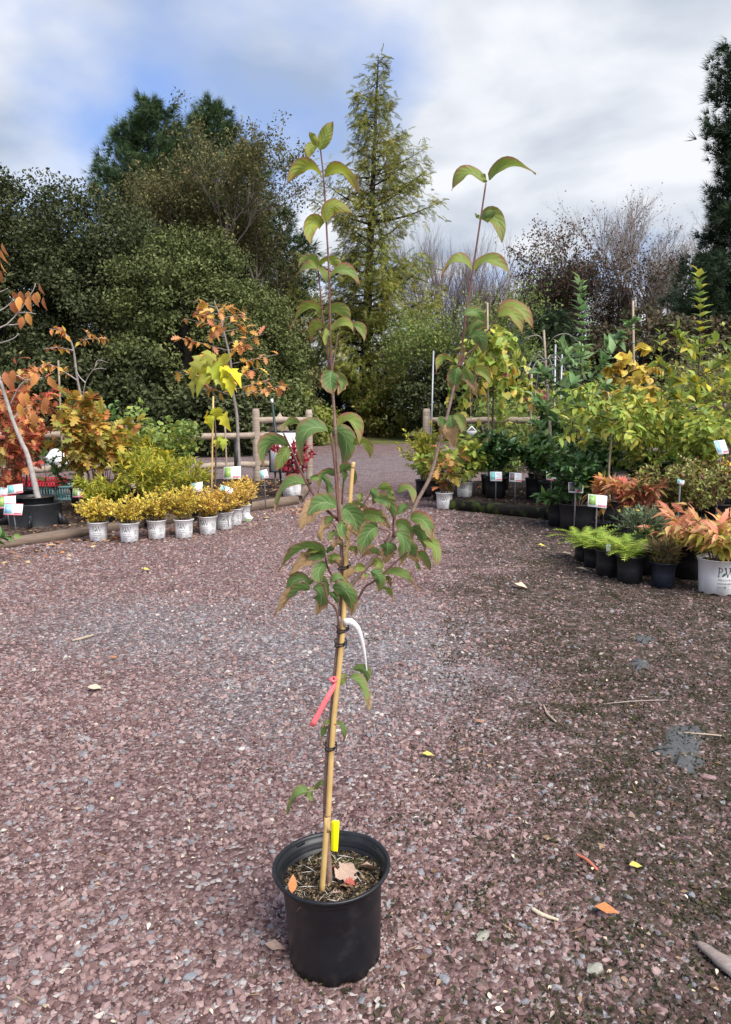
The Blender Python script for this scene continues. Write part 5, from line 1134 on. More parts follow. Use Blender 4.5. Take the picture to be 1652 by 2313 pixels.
# ---------------------------------------------------------------- row of golden shrubs in printed white pots
for i, (x, y) in enumerate(((216, 1203), (285, 1205), (346, 1198), (407, 1196), (460, 1188), (497, 1177), (519, 1168), (538, 1158))):
    c = dgnd(x, y) + (0, .05, 0)
    shrub('golden_shrub', ('compact clear-yellow shrub in a white printed pot in the row along the gravel' if i < 4 else 'compact golden shrub flushed with orange in a white printed pot of the gravel row' if i < 7 else 'golden shrub at the row end, its white printed pot behind the diamond tag'), c, 'pw1', .45 + .035 * ((i * 5) % 4), .23 + .02 * ((i * 3) % 4), 34 + 4 * (i % 3), 'small', 'goldpink' if i > 3 else 'gold', 3000, .029, twigs=4, start=.2, group='golden shrubs in white printed pots', lo=.45, up=.35, tw=.3)

# ---------------------------------------------------------------- left bed
ZB = .07
# black planter ring with the leaning orange tree
rc = dcol(82, 7.85, ZB)
root, r, s = potted('leaning_tree', 'young tree with a pale leaning trunk and hanging orange leaves inside the planter ring', rc, 'b7')
px = [(88, 1121), (73, 1054), (60, 1007), (49, 983), (28, 931), (0, 843), (-30, 770), (-62, 690), (-80, 620)]
trunk = smooth_line([dat(x, y, 7.85) for x, y in px], 40); mb = MB(); mb.tube(trunk, [.034, .026, .022, .018, .013, .008], 10); mb.build('trunk', M_PALEBARK, root, True)
tw_px = [[(-70, 730), (0, 729), (40, 695), (73, 647), (79, 629)], [(40, 695), (62, 694), (80, 697)], [(15, 722), (40, 720), (55, 712)], [(-40, 700), (0, 690), (25, 672), (30, 660)], [(-50, 655), (0, 648), (18, 640)], [(-30, 770), (0, 762), (30, 752), (42, 740)], [(28, 931), (45, 915), (70, 900)], [(20, 905), (50, 850), (95, 838)], [(0, 843), (30, 832), (60, 845)], [(-55, 600), (-20, 575), (2, 570)], [(-60, 560), (-20, 540), (0, 545)]]
for l in tw_px:
    mb = MB(); mb.tube(smooth_line([dat(x, y, 7.85 + .05 * math.sin(x)) for x, y in l], 10), [.009, .003], 6); mb.build('branch', M_PALEBARK, root, True)
HL = [(26, 678), (29, 655), (45, 655), (43, 668), (63, 668), (64, 655), (76, 660), (84, 657), (88, 638), (97, 668), (51, 712), (60, 703), (3, 565), (2, 590), (1, 610), (5, 548), (80, 838), (29, 830), (10, 835), (108, 845), (104, 890), (18, 850), (48, 880), (75, 925), (95, 905), (12, 880), (42, 905), (60, 880)]
P = []; D = []; N = []
for (x, y) in HL:
    P.append(dat(x, y - 9, 7.83 + .06 * r.normal())); D.append(unit([r.normal() * .22, r.normal() * .25, -1])); N.append(unit([r.normal() * .6, -1, r.normal() * .2]))
leaf_objects(root, 'ovate', LF['rust'], P, D, N, .125 + .035 * r.random(len(P)))
ring = thing('planter_ring', 'heavy black plastic planter ring on the mulch around the leaning tree pot', 'planter ring', rc)
mb = MB(); mb.lathe([(.275, -.01), (.268, .02), (.258, .215), (.263, .225), (.258, .235), (.248, .235), (.243, .22), (.25, .0)], 48, rc); mb.build('ring_wall', M_BLACK, ring, True)
for a in (-1.35, -.2, 3.4):
    o_ = np.array([math.cos(a), math.sin(a), 0]); t_ = np.array([-math.sin(a), math.cos(a), 0]); m3 = MB()
    b = rc + o_ * .262
    v = [b + t_ * .01, b - t_ * .01, b + o_ * .14 + t_ * .01, b + o_ * .14 - t_ * .01, b + (0, 0, .15) + t_ * .01, b + (0, 0, .15) - t_ * .01]
    m3.add(v, [[0, 2, 3, 1], [2, 4, 5, 3], [0, 1, 5, 4]], [[0, 4, 2], [1, 3, 5]]); m3.build('gusset', M_BLACK, ring)
    m3 = MB(); m3.tube([b + o_ * .035 + (0, 0, .0), b + o_ * .02 + (0, 0, .12)], .018, 10); m3.build('peg_sleeve', M_BLACK, ring, True)

shrub('red_maple', 'red-leaved young maple behind the leaning tree', dcol(52, 8.9, ZB), 'b3', dh(768, 8.9), .5, 10, 'oak', 'redmix', 150, .12, True, 6, .15, lo=.55, out=.8, up=-.3)
shrub('orange_maple', 'orange and coral lobed-leaf shrub beside the leaning tree', dcol(18, 8.3, ZB), 'b3', dh(835, 8.3), .48, 9, 'oak', 'redmix', 130, .125, True, 5, .15, lo=.5, out=.8, up=-.3)
shrub('small_oak', 'low green lobed-leaf seedling in front of the red and teal crates', dcol(118, 8.6, ZB), 'b1', dh(985, 8.6), .18, 3, 'oak', 'green', 36, .12, True, 3, .3, up=-.1)

# sparse orange tree with forked pale trunk
root, r, s = potted('forked_tree', 'pale forked sapling with sparse small orange leaves and bare twigs', dcol(182, 9.2, ZB), 'b3')
Yb = 9.2
lines = [[(182, 1075), (184, 960), (183, 900), (172, 840), (163, 775), (150, 748), (125, 728)], [(183, 905), (190, 850), (212, 815), (228, 795)], [(172, 845), (150, 830), (118, 812), (85, 818)], [(163, 778), (130, 772), (95, 775)], [(163, 775), (185, 755), (215, 752), (238, 750)], [(150, 748), (140, 735), (110, 730)], [(190, 850), (176, 835), (165, 812)], [(205, 822), (222, 818), (236, 820)], [(185, 758), (196, 742), (190, 735)], [(118, 812), (100, 808), (78, 822)], [(212, 815), (218, 800), (240, 805)], [(183, 900), (200, 905), (208, 912)]]
L3d = []
for i, l in enumerate(lines):
    q = smooth_line([dat(x, y, Yb + .12 * math.sin(i * 2 + k * .8)) for k, (x, y) in enumerate(l)], 14 if i else 30); L3d.append(q)
    mb = MB(); mb.tube(q, [.02, .014, .009] if i == 0 else [.008, .0028], 7); mb.build('trunk' if i == 0 else 'branch', M_PALEBARK, root, True)
put_leaves(root, [L3d[0][22:]] + [L3d[k] for k in (2, 3, 4, 5, 8, 9)], 'ovate', LF['orange'], 110, .075, r, True, .2, .9, .3, -.2)
stake_part(root, dat(140, 1040, 9.3), dat(130, 800, 9.3), .012, M_STAKE)

shrub('yellow_oak', 'young oak with lobed leaves turning green, yellow and orange', dcol(212, 8.45, ZB), 'b3', dh(862, 8.45), .40, 7, 'oak', 'oakmix', 190, .15, True, 5, .3, lo=.6, up=-.1, out=1.0)
shrub('round_leaf_shrub', 'round-leaved green shrub behind the young oak', dcol(238, 9.4, ZB), 'b3', dh(855, 9.4), .3, 6, 'round', 'green', 120, .075, True, 4, .3)
shrub('ginkgo', 'ginkgo with leaves turning clear yellow beside the young oak', dcol(283, 9.0, ZB), 'b3', dh(925, 9.0), .33, 6, 'ginkgo', 'ginkyel', 220, .09, True, 5, .2, out=1.0)
shrub('ginkgo', 'green ginkgo behind the yellow ginkgo', dcol(330, 9.5, ZB), 'b3', dh(868, 9.5), .32, 6, 'ginkgo', 'ginkgo', 230, .095, True, 5, .2, out=1.0)
shrub('ginkgo', 'tall green ginkgo beside the big yellow-leaved sapling', dcol(398, 9.0, ZB), 'b3', dh(880, 9.0), .3, 6, 'ginkgo', 'ginkgo', 230, .09, True, 5, .2, out=1.0)
shrub('ginkgo', 'light green ginkgo with low spreading branches behind the golden shrub row', dcol(345, 8.6, ZB), 'b3', dh(975, 8.6), .34, 6, 'ginkgo', 'ginkyel', 200, .085, True, 5, .2, out=1.0)
shrub('willow_leaf_perennial', 'feathery yellow-green perennial standing behind the golden shrubs', dcol(340, 7.9, ZB), 'b2', dh(985, 7.9), .36, 22, 'thin', 'yelgrn', 2600, .08, False, 3, .15, lo=.45, up=.2, out=.9)
shrub('willow_leaf_perennial', 'narrow-leaved yellow-green perennial beside the planter ring', dcol(235, 8.0, ZB), 'b2', dh(1050, 8.0), .34, 20, 'thin', 'yelgrn', 1800, .085, False, 3, .15, lo=.45, up=.2, out=.9)
shrub('willow_leaf_perennial', 'narrow-leaved perennial with mauve stems at the foot of the big yellow-leaved sapling', dcol(425, 8.4, ZB), 'b2', dh(1010, 8.4), .30, 16, 'thin', 'yelgrn', 1200, .08, False, 3, .15, lo=.45, up=.2, out=.9)

# big yellow-leaved sapling on a bamboo stake
root, r, s = potted('big_leaf_sapling', 'sapling with huge bright yellow lobed leaves tied to a bamboo stake', dcol(478, 8.3, ZB), 'b3')
Yb = 8.3
tr = smooth_line([s, dat(480, 1000, Yb), dat(476, 900, Yb), dat(470, 830, Yb)], 12); mb = MB(); mb.tube(tr, [.011, .007], 7); mb.build('trunk', M_BARK, root, True)
stake_part(root, s + (-.03, -.03, -.05), dat(474, 880, Yb - .03), .010, M_BAMBOO)
big = []
for x, y, L in ((432, 832, .23), (450, 812, .25), (470, 800, .24), (492, 806, .22), (510, 838, .24), (440, 852, .24), (462, 848, .27), (486, 848, .26), (505, 856, .21), (474, 826, .26), (456, 832, .25), (496, 830, .23), (462, 932, .19), (480, 922, .20), (498, 934, .21), (472, 940, .18), (486, 986, .13), (496, 990, .13), (480, 992, .12)):
    sx = (x - 474) / 45.0; big.append(((x, y - 14), (sx * .8 + .35 * r.normal(), -.3 + .45 * r.normal(), -.65 + .3 * r.normal()), L))
leaf_objects(root, 'tulip', LF['bigyel'], [dat(x, y, Yb - .05 * r.random()) for (x, y), d, L in big], [d for _, d, _ in big], [unit([d[0] * .5 + .4 * r.normal(), -.7, .6 + .35 * r.normal()]) for _, d, _ in big], [L * .82 for *_, L in big])
for (x, y), d, L in big:
    mb = MB(); mb.tube(smooth_line([dat(474, y + 12, Yb), dat((x + 474) / 2, y - 4, Yb - .02), dat(x, y, Yb - .02)], 6), [.003, .002], 5); mb.build('leaf_stalk', LF['bigyel'], root, True)

# orange oak tree
root, r, s = potted('orange_oak_sapling', 'tall oak sapling with a full crown of orange and yellow lobed leaves', dcol(536, 9.2, ZB), 'b5')
Yb = 9.2
tr = smooth_line([s, dat(530, 1000, Yb), dat(526, 920, Yb), dat(516, 860, Yb), dat(512, 800, Yb), dat(498, 740, Yb), dat(488, 700, Yb), dat(476, 668, Yb)], 30); mb = MB(); mb.tube(tr, [.022, .018, .013, .006], 9); mb.build('trunk', M_GREYBARK, root, True)
br = []
for i in range(26):
    t = .38 + .58 * i / 26; p = tr[int(t * 29)]; a = i * 2.4; L = (.68 - .40 * (t - .38) / .6) * (.75 + .5 * r.random())
    q = smooth_line([p, p + (math.cos(a) * L * .55, math.sin(a) * L * .5, L * .12), p + (math.cos(a) * L, math.sin(a) * L * .9, L * .22)], 7); br.append(q)
    mb = MB(); mb.tube(q, [.006, .002], 5); mb.build('branch', M_GREYBARK, root, True)
put_leaves(root, br, 'oak', LF['orange'], 270, .115, r, True, .25, .9, .3, -.25)
stake_part(root, dat(505, 1075, 9.25), dat(500, 940, 9.25), .012)
post = MB(); post.tube([dat(524, 1080, 9.3), dat(524, 975, 9.3)], .022, 8); tag(post.build('irrigation_post', M_BLACK, None, True), 'short black post beside the orange oak sapling trunk', 'post')

# burgundy shrub in printed pot at the end of the bed
shrub('burgundy_shrub', 'burgundy-leaved shrub in a white printed pot beside the welcome board', dgnd(648, 1104, ZB) + (0, .05, 0), 'pw3', dh(968, 10.6), .36, 16, 'ovate', 'burg', 900, .065, False, 6, .15, lo=.5, up=.0)

# green leaves reaching in beside the timber
shrub('green_foreground_shrub', 'green-leaved shrub beside the weathered timber end', dcol(-26, 6.15), 'b2', dh(1195, 6.15), .30, 9, 'ovate', 'green', 60, .085, True, 3, .3, up=.1)

# crates behind the leaning tree
def crate(label, c, L, Wd, h, mat, ang):
    c = np.array(c, float); t = thing('plastic_crate', label, 'crate', c); R_ = rz(ang)
    for sy in (-1, 1):
        mb = MB()
        for z in (.08, .92): mb.box(c + R_ @ np.array([0, sy * Wd / 2, h * z]), (L, .012, h * .16), R_)
        n = int(L / .035)
        for i in range(n + 1): mb.box(c + R_ @ np.array([(i / n - .5) * (L - .012), sy * Wd / 2, h * .5]), (.012, .010, h * .7), R_)
        mb.build('side_panel', mat, t)
    for sx in (-1, 1):
        mb = MB()
        for z in (.08, .92): mb.box(c + R_ @ np.array([sx * L / 2, 0, h * z]), (.012, Wd - .03, h * .16), R_)
        for i in range(9): mb.box(c + R_ @ np.array([sx * L / 2, (i / 8 - .5) * (Wd - .04), h * .5]), (.010, .012, h * .7), R_)
        mb.build('end_panel', mat, t)
    mb = MB(); mb.box(c + (0, 0, .006), (L - .03, Wd - .03, .008), R_); mb.build('base_panel', mat, t)
M_TEAL = mat_plain('teal_plastic', (0.16, 0.33, 0.34), .5, (0.24, .42, .42), 12); M_REDP = mat_plain('red_plastic', (0.62, 0.02, 0.04), .4)
crate('teal slatted crate under the red tray', dcol(78, 9.9, .07), .62, .4, .2, M_TEAL, .08)
crate('teal slatted crate standing beside the crate with the red tray', dcol(146, 10.0, .07), .56, .4, .2, M_TEAL, .05)
crate('red plastic tray lying on the teal crate', dcol(82, 9.9, .272), .66, .42, .09, M_REDP, .06)
mb = MB(); rr = np.random.default_rng(3); lumpy_disc(mb, dcol(128, 11.6, .5), .2, rr, .03, 5, 14, .12, rx(1.2)); o = mb.build('white_sack', M_CARD, None, True); tag(o, 'crumpled white sheet hanging on the fence behind the crates', 'sheet')

# ---------------------------------------------------------------- cards on steel stakes
def card(label, x, y, Y, w, h, pic, foot=0.07, yaw=0.0, tilt=.45, roll=0.0, border=None, stake=True):
    c = dat(x, y, Y); t = thing('plant_card', label, 'sign', (c[0], c[1] + .02, foot)); R_ = rz(yaw) @ rx(-tilt) @ ry(roll)
    mb = MB(); mb.box(c, (w, .003, h), R_); cd = mb.build('card', M_CARD, t)
    def patch(nm, x0, z0, x1, z1, mat, off=.0022):
        m = MB(); m.box(c + R_ @ np.array([(x0 + x1) / 2 * w, -off, (z0 + z1) / 2 * h]), ((x1 - x0) * w, .001, (z1 - z0) * h), R_); m.build(nm, mat, cd)
    patch('picture', -.46, -.34, -.08, .46, pic); patch('price_strip', .06, -.40, .46, -.29, M_CARDRED)
    for k in range(4): patch('text_line', .0, .32 - k * .14, .30 + .13 * ((k * 7) % 3) / 2, .35 - k * .14, M_GREYINK)
    if border:
        for a in ((-.5, .46, .5, .5), (-.5, -.5, .5, -.44)): patch('border', *a, border, .0026)
    if stake:
        mb = MB(); p = c + R_ @ np.array([0, .008, -.1 * h]); mb.tube([p, p + (0, .0, -.02), np.array([c[0] + .006, c[1] + .03, foot - .03])], .0075, 8); mb.build('stake', M_STEEL, t, True)
card('red-edged plant card with a blue picture at the foot of the planter ring', 30, 1131, 7.35, .18, .12, M_CARDBLUE, .0, .1, .35, .04, M_CARDRED)
card('red-edged plant card with a green picture behind the blue-picture card', 14, 1115, 7.6, .19, .13, M_CARDGREEN, .07, .15, .3, -.06, M_CARDRED)
card('plant card with a teal picture beside the leaning trunk', 34, 1086, 8.1, .16, .11, M_CARDTEAL, .07, .2, .4, -.12, M_CARDRED)
card('plant card with a teal picture half hidden by orange leaves', 4, 1092, 8.2, .16, .11, M_CARDTEAL, .07, -.1, .4, .1, M_CARDRED)
card('low red-edged plant card behind the planter ring', 117, 1125, 8.35, .17, .07, M_CARDTEAL, .07, 0, .3, 0, M_CARDRED)
card('plant card with a green picture among narrow yellow leaves', 175, 1094, 8.3, .13, .11, M_CARDGREEN, .07, .1, .3, 0, M_CARDRED)
card('curled white plant card behind the golden shrub row', 244, 1088, 8.3, .15, .09, M_CARDBLUE, .07, .3, .7, .2)
card('plant card with a pink strip leaning over the golden shrubs', 437, 1082, 7.75, .13, .11, M_CARDTEAL, .07, -.3, .55, -.2)
card('large plant card with a green picture below the orange oak sapling', 516, 1050, 8.55, .2, .155, M_CARDGREEN, .07, -.05, .45, -.05)
card('slanting plant card over the last golden shrubs', 503, 1087, 7.8, .13, .075, M_CARDTEAL, .07, .4, .7, .45)
card('small plant card with a teal picture before the burgundy shrub', 587, 1053, 9.3, .095, .11, M_CARDTEAL, .07, .2, .35, -.22)

# welcome board and T-post
bc = dat(636, 1003, 11.3); wb = thing('welcome_board', 'white welcome board with a black frame and the words Thanks for shopping', 'sign', (bc[0], bc[1], .0))
R_ = rz(.0) @ rx(-.12); bw, bh = .50, .62
mb = MB(); mb.box(bc, (bw, .012, bh), R_); mb.build('board', M_CARD, wb)
for a, s_ in (((-bw / 2, 0), (.022, bh + .022)), ((bw / 2, 0), (.022, bh + .022)), ((0, bh / 2), (bw - .022, .022)), ((0, -bh / 2), (bw - .022, .022))):
    mb = MB(); mb.box(bc + R_ @ np.array([a[0], -.004, a[1]]), (s_[0], .024, s_[1]), R_); mb.build('frame', M_BLACK, wb)
V, T = text_arrays('Thanks for shopping', .052); V = V - V.min(0); V = V * (.44 / V[:, 0].max(), 1.0)
mb = MB(); mb.add(np.array([bc + R_ @ np.array([x - .22, -.0075, bh / 2 - .125 + y * 1.3]) for x, y in V]), None, T); mb.build('lettering', M_INK, wb)
for sx in (-.18, .18):
    mb = MB(); mb.box(np.array([bc[0] + sx, bc[1] + .03, (bc[2] - bh / 2 + .02) / 2]), (.03, .02, bc[2] - bh / 2 + .02)); mb.build('leg', M_TIMBER, wb)
tp = thing('steel_fence_post', 'dark green steel post with a white tip leaning in front of the welcome board', 'post', dcol(619, 10.9))
p0, p1 = dat(628, 1090, 10.9), dat(605, 895, 10.9); p0[2] = .02
mb = MB(); mb.tube([p0, p1], .02, 6); mb.build('post', M_DARKSTAKE, tp); mb = MB(); mb.tube([p1, p1 + (p1 - p0) * .045], .021, 6); mb.build('tip', M_CARD, tp)
aw = thing('arrow_board', 'weathered wooden arrow-shaped board leaning on the fence rails', 'board', dcol(622, 12.8, .8))
mb = MB(); q = [dat(592, 963, 12.78), dat(622, 915, 12.78), dat(646, 963, 12.78)]; mb.add([*q, *[x + (0, .03, 0) for x in q]], [[0, 1, 4, 3], [1, 2, 5, 4], [2, 0, 3, 5]], [[0, 2, 1], [3, 4, 5]]); mb.build('board', M_RAIL, aw)

# ---------------------------------------------------------------- right bed
ZR = .10
c = dgnd(988, 1131) + (0, .06, 0)
shrub('oakleaf_hydrangea', 'red, peach and green lobed-leaf shrub in a white printed pot on the gravel edge', c, 'pw2', dh(985, 9.4), .28, 9, 'oak', 'hydr', 100, .14, True, 3, .15, lo=.45, up=-.1, out=1.0, turn=-.1)
shrub('yellow_green_shrub', 'yellow-green lobed shrub in a white printed pot on the bed', dcol(1032, 10.0, ZR), 'pw2', dh(960, 10.0), .32, 9, 'oak', 'lime', 130, .12, True, 4, .15, lo=.45, up=-.1, out=1.0, turn=-.35)
shrub('feathery_yellow_shrub', 'feathery yellow shrub at the corner of the right bed', dcol(942, 10.9, .0), 'b3', dh(930, 10.9), .40, 20, 'small', 'yelgrn', 2600, .05, False, 6, .2, lo=.55, up=.2)
shrub('green_hydrangea', 'broad-leaved green shrub between the feathery yellow shrub and the printed pot', dcol(962, 10.3, ZR), 'b2', dh(1000, 10.3), .32, 10, 'oak', 'lime', 120, .11, True, 4, .2, lo=.45, up=0)
# white flower head on the feathery shrub
def flower_head(name, label, c, rad, leaf, n, r, cat='flower', parent=None, sz=.03):
    d = unit(r.normal(size=(n, 3))); P = np.array(c) + d * rad * (r.random((n, 1)) ** .4) * (1, 1, .6); mb = MB(); scatter(mb, 'small', P, unit(r.normal(size=(n, 3))), unit(d + (0, 0, .4)), sz * (.7 + .6 * r.random(n)))
    o = mb.build(name, LF[leaf], parent, False, 'stuff'); return o

# weeping redbud
root, r, s = potted('weeping_redbud', 'weeping tree with cascading yellow-green heart-shaped leaves on a tall stake', dcol(1092, 10.3, ZR), 'b5')
Yb = 10.3
tr = smooth_line([s, dat(1094, 950, Yb), dat(1096, 860, Yb), dat(1090, 790, Yb), dat(1086, 735, Yb)], 16); mb = MB(); mb.tube(tr, [.018, .012, .008], 8); mb.build('trunk', M_BARK, root, True)
br = []
for i in range(30):
    t = .5 + .5 * i / 29; p = tr[min(int(t * 15), 15)]; a = i * 2.4; L = .28 + .34 * r.random() * (1.4 - t * .7); drop = (.30 + .45 * r.random())
    q = smooth_line([p, p + (math.cos(a) * L * .5, math.sin(a) * L * .5, .07), p + (math.cos(a) * L, math.sin(a) * L, -.05), p + (math.cos(a) * L * 1.12, math.sin(a) * L * 1.1, -drop)], 9); br.append(q); mb = MB(); mb.tube(q, [.005, .002], 4); mb.build('branch', M_BARK, root, True)
put_leaves(root, br, 'heart', LF['lime'], 300, .105, r, True, .05, .7, .1, -.6)
put_leaves(root, br, 'heart', LF['lime'], 260, .10, r, False, .0, .7, .1, -.6)
put_leaves(root, br, 'heart', LF['yellow'], 50, .09, r, True, .7, .6, .1, -.8)
stake_part(root, s + (-.05, -.04, -.05), dat(1083, 672, Yb), .012, M_STAKE, ties=(.45, .7))
tg = thing('diamond_tag', 'small diamond-shaped plant tag hanging beside the weeping redbud', 'tag', dat(1048, 958, 10.0))
mb = MB(); cc = dat(1048, 958, 10.0); q = [cc + (math.cos(a) * .075, 0, math.sin(a) * .08) for a in (0, 1.571, 3.1416, 4.712)]; mb.add([*q, *[x + (0, .004, 0) for x in q]], [[0, 3, 2, 1], [4, 5, 6, 7], [0, 1, 5, 4], [1, 2, 6, 5], [2, 3, 7, 6], [3, 0, 4, 7]]); mb.build('tag_card', M_CARD, tg)
mb = MB(); q = [cc + (math.cos(a) * .05, -.002, .01 + math.sin(a) * .055) for a in (0, 1.571, 3.1416)]; mb.add(q, None, [[0, 2, 1]]); mb.build('picture', M_CARDDARK, tg)
mb = MB(); mb.tube([cc + (0, 0, .078), cc + (-.02, .02, .3), cc + (-.03, .05, .62)], .003, 5); mb.build('cord', M_STAKE, tg)
tg = thing('diamond_tag', 'small diamond-shaped plant tag hanging in front of the last white printed pot', 'tag', dat(551, 1150, 7.75))
mb = MB(); cc = dat(551, 1150, 7.75); q = [cc + (math.cos(a) * .055, 0, math.sin(a) * .06) for a in (0, 1.571, 3.1416, 4.712)]; mb.add([*q, *[x + (0, .004, 0) for x in q]], [[0, 3, 2, 1], [4, 5, 6, 7], [0, 1, 5, 4], [1, 2, 6, 5], [2, 3, 7, 6], [3, 0, 4, 7]]); mb.build('tag_card', M_CARD, tg)
mb = MB(); q = [cc + (math.cos(a) * .035, -.002, -.012 + math.sin(a) * .035) for a in (0, 3.1416, 4.712)]; mb.add(q, None, [[0, 1, 2]]); mb.build('picture', M_CARDGREEN, tg)

# rhododendrons in black tubs
shrub('rhododendron', 'glossy dark green evergreen shrub in a ribbed black tub beside the printed pot', dcol(1100, 9.9, ZR), 'b5', dh(955, 9.9), .36, 9, 'ovate', 'dark', 230, .105, True, 5, .25, up=.25)
shrub('rhododendron', 'glossy dark green evergreen shrub in a black tub behind its twin card', dcol(1192, 9.8, ZR), 'b5', dh(965, 9.8), .36, 9, 'ovate', 'dark', 230, .105, True, 5, .25, up=.25)
shrub('rhododendron', 'glossy green evergreen shrub with fresh tips behind the card with the dark picture', dcol(1222, 9.3, ZR), 'b5', dh(955, 9.3), .34, 9, 'ovate', 'green', 210, .10, True, 5, .25, up=.25)
shrub('dark_round_shrub', 'dark round-leaved shrub below the pink flower head', dcol(1215, 10.4, ZR), 'b5', dh(885, 10.4), .3, 8, 'round', 'dark', 200, .085, True, 5, .2)
shrub('viburnum', 'dark green leafy shrub spilling over the big square black tub', dgnd(1290, 1184) + (0, .16, 0), 'b7', dh(975, 8.0), .36, 10, 'ovate', 'dark', 240, .095, True, 5, .2, up=.2)
shrub('viburnum', 'low green leafy shrub in the black pot nearest the mossy timber', dgnd(1246, 1170) + (0, .1, 0), 'b3', dh(1075, 8.6), .28, 8, 'ovate', 'green', 110, .11, True, 4, .2, up=.2)
shrub('viburnum', 'tall dark green bush between the tubs and the yellow leafed tree', dcol(1330, 8.8, ZR), 'b5', dh(930, 8.8), .42, 12, 'ovate', 'dark', 240, .095, True, 5, .15)
shrub('viburnum', 'dark green bush behind the coral shrub', dcol(1440, 8.2, ZR), 'b5', dh(985, 8.2), .45, 12, 'ovate', 'dark', 240, .095, True, 5, .15)

# pink hydrangea heads on stems behind
for lab, x, y, Yh, top in (('green shrub with a pink flower head beside the weeping redbud', 1112, 830, 11.0, 860), ('green shrub with a pink flower head behind the dark round-leaved shrub', 1192, 880, 10.9, 895)):
    rt_, r, s, S, T = shrub('panicle_hydrangea', lab, dcol(x, Yh, ZR), 'b3', dh(top, Yh), .26, 8, 'ovate', 'lime', 110, .095, True, 4, .25)
    cc = dat(x, y, Yh); w = MB(); w.tube([s, (s + cc) / 2 + (.02, 0, 0), cc], [.006, .003], 5); w.build('stem', M_STEMB, rt_, True); flower_head('flower_head', '', cc, .17, 'pink', 420, r, parent=rt_, sz=.045)
rt_, r, s, S, T = shrub('panicle_hydrangea', 'leafy shrub with a creamy white flower head behind the feathery yellow shrub', dcol(968, 11.2, ZR), 'b3', dh(985, 11.2), .22, 6, 'ovate', 'lime', 70, .09, True, 3, .25)
cc = dat(969, 972, 11.0); flower_head('flower_head', '', cc, .07, 'white', 130, r, parent=rt_, sz=.035)

# bare weeping sapling
root, r, s = potted('bare_weeping_sapling', 'bare grey weeping sapling with arching twigs tied to a stake', dcol(1222, 9.4, ZR), 'b5')
Yb = 9.4
tr = smooth_line([s, dat(1224, 980, Yb), dat(1218, 900, Yb), dat(1217, 850, Yb), dat(1212, 800, Yb)], 16); mb = MB(); mb.tube(tr, [.02, .013], 8); mb.build('trunk', M_GREYBARK, root, True)
for l in ([(1213, 805), (1195, 800), (1178, 830), (1172, 860)], [(1213, 803), (1190, 788), (1165, 835), (1150, 850)], [(1213, 800), (1230, 795), (1250, 810), (1262, 850)], [(1214, 802), (1225, 788), (1245, 800), (1240, 860)], [(1213, 770), (1195, 745), (1165, 755), (1150, 790)], [(1213, 775), (1232, 748), (1262, 742), (1290, 765)], [(1214, 810), (1202, 805), (1192, 850), (1188, 900)], [(1215, 815), (1232, 812), (1238, 850), (1232, 890)], [(1217, 860), (1200, 850), (1185, 880), (1182, 920)], [(1213, 800), (1200, 780), (1182, 800), (1160, 830)], [(1213, 800), (1222, 800), (1228, 830), (1226, 870)]):
    mb = MB(); mb.tube(smooth_line([dat(x, y, Yb + .15 * math.sin(x * .37 + k)) for k, (x, y) in enumerate(l)], 14), [.009, .0035], 6); mb.build('branch', M_GREYBARK, root, True)
stake_part(root, s + (.02, -.03, -.05), dat(1208, 733, Yb), .013, M_STAKE, ties=(.7, .82))

# tall magnolia with pale green leaves
def tall_sapling(name, label, x, Yb, top, kx, leaf, size, nlead, nbush, spread, tpl='ovate', pot='b5', seed=0, base_top=None, stem=None, stk=None):
    root, r, s = potted(name, label, dcol(x, Yb, ZR), pot)
    tr = smooth_line([s, (s + dat(kx, top + 200, Yb)) / 2, dat(kx, top + 200, Yb), dat(kx + 2, top + 90, Yb), dat(kx - 2, top, Yb)], 26); mb = MB(); mb.tube(tr, [.016, .011, .006, .003], 8); mb.build('trunk', stem or M_BARK, root, True)
    n = nlead; t = .5 + .5 * np.linspace(0, 1, n) ** .9; P = np.array([tr[min(int(q * 25), 25)] for q in t]); a = np.arange(n) * 2.4
    D = unit(np.stack([np.cos(a) * .75, np.sin(a) * .75, .15 + .75 * t ** 3 + .3 * r.random(n)], -1)); N = unit(np.stack([-np.cos(a) * .5, -np.sin(a) * .5 - .3, np.ones(n)], -1))
    leaf_objects(root, tpl, LF[leaf], P, D, N, size * (.85 + .4 * r.random(n)) * (1.35 - .45 * t))
    br = []
    for i in range(14):
        p = tr[3 + int(i * .85)]; q_ = i * 2.4; L = spread * (.7 + .6 * r.random()); q = smooth_line([p, p + (math.cos(q_) * L * .6, math.sin(q_) * L * .6, L * .25), p + (math.cos(q_) * L, math.sin(q_) * L, L * .7)], 7); br.append(q)
        mb = MB(); mb.tube(q, [.007, .0025], 5); mb.build('branch', stem or M_BARK, root, True)
    put_leaves(root, br, tpl, LF[leaf], min(260, int(nbush * 1.3)), size, r, True, .25, .8, .5, .3)
    put_leaves(root, br, tpl, LF[leaf], nbush, size, r, False, .1, .8, .5, .3)
    if stk: stake_part(root, s + (.03, .02, -.05), dat(stk[0], stk[1], Yb), .013, M_STAKE, ties=(.7, .85))
    return root
tall_sapling('magnolia', 'tall magnolia with a spire of pale green leaves beside the bare weeping sapling', 1290, 8.7, 622, 1290, 'magn', .14, 60, 200, .46)
tall_sapling('magnolia', 'tall upright sapling with green and yellow leaves at the end of the right bed', 1535, 8.0, 602, 1553, 'maggold', .12, 52, 180, .42)
tall_sapling('sweetbay', 'bushy green sapling between the yellow redbud and the tall upright sapling', 1470, 8.6, 740, 1468, 'maggold', .11, 26, 200, .45)

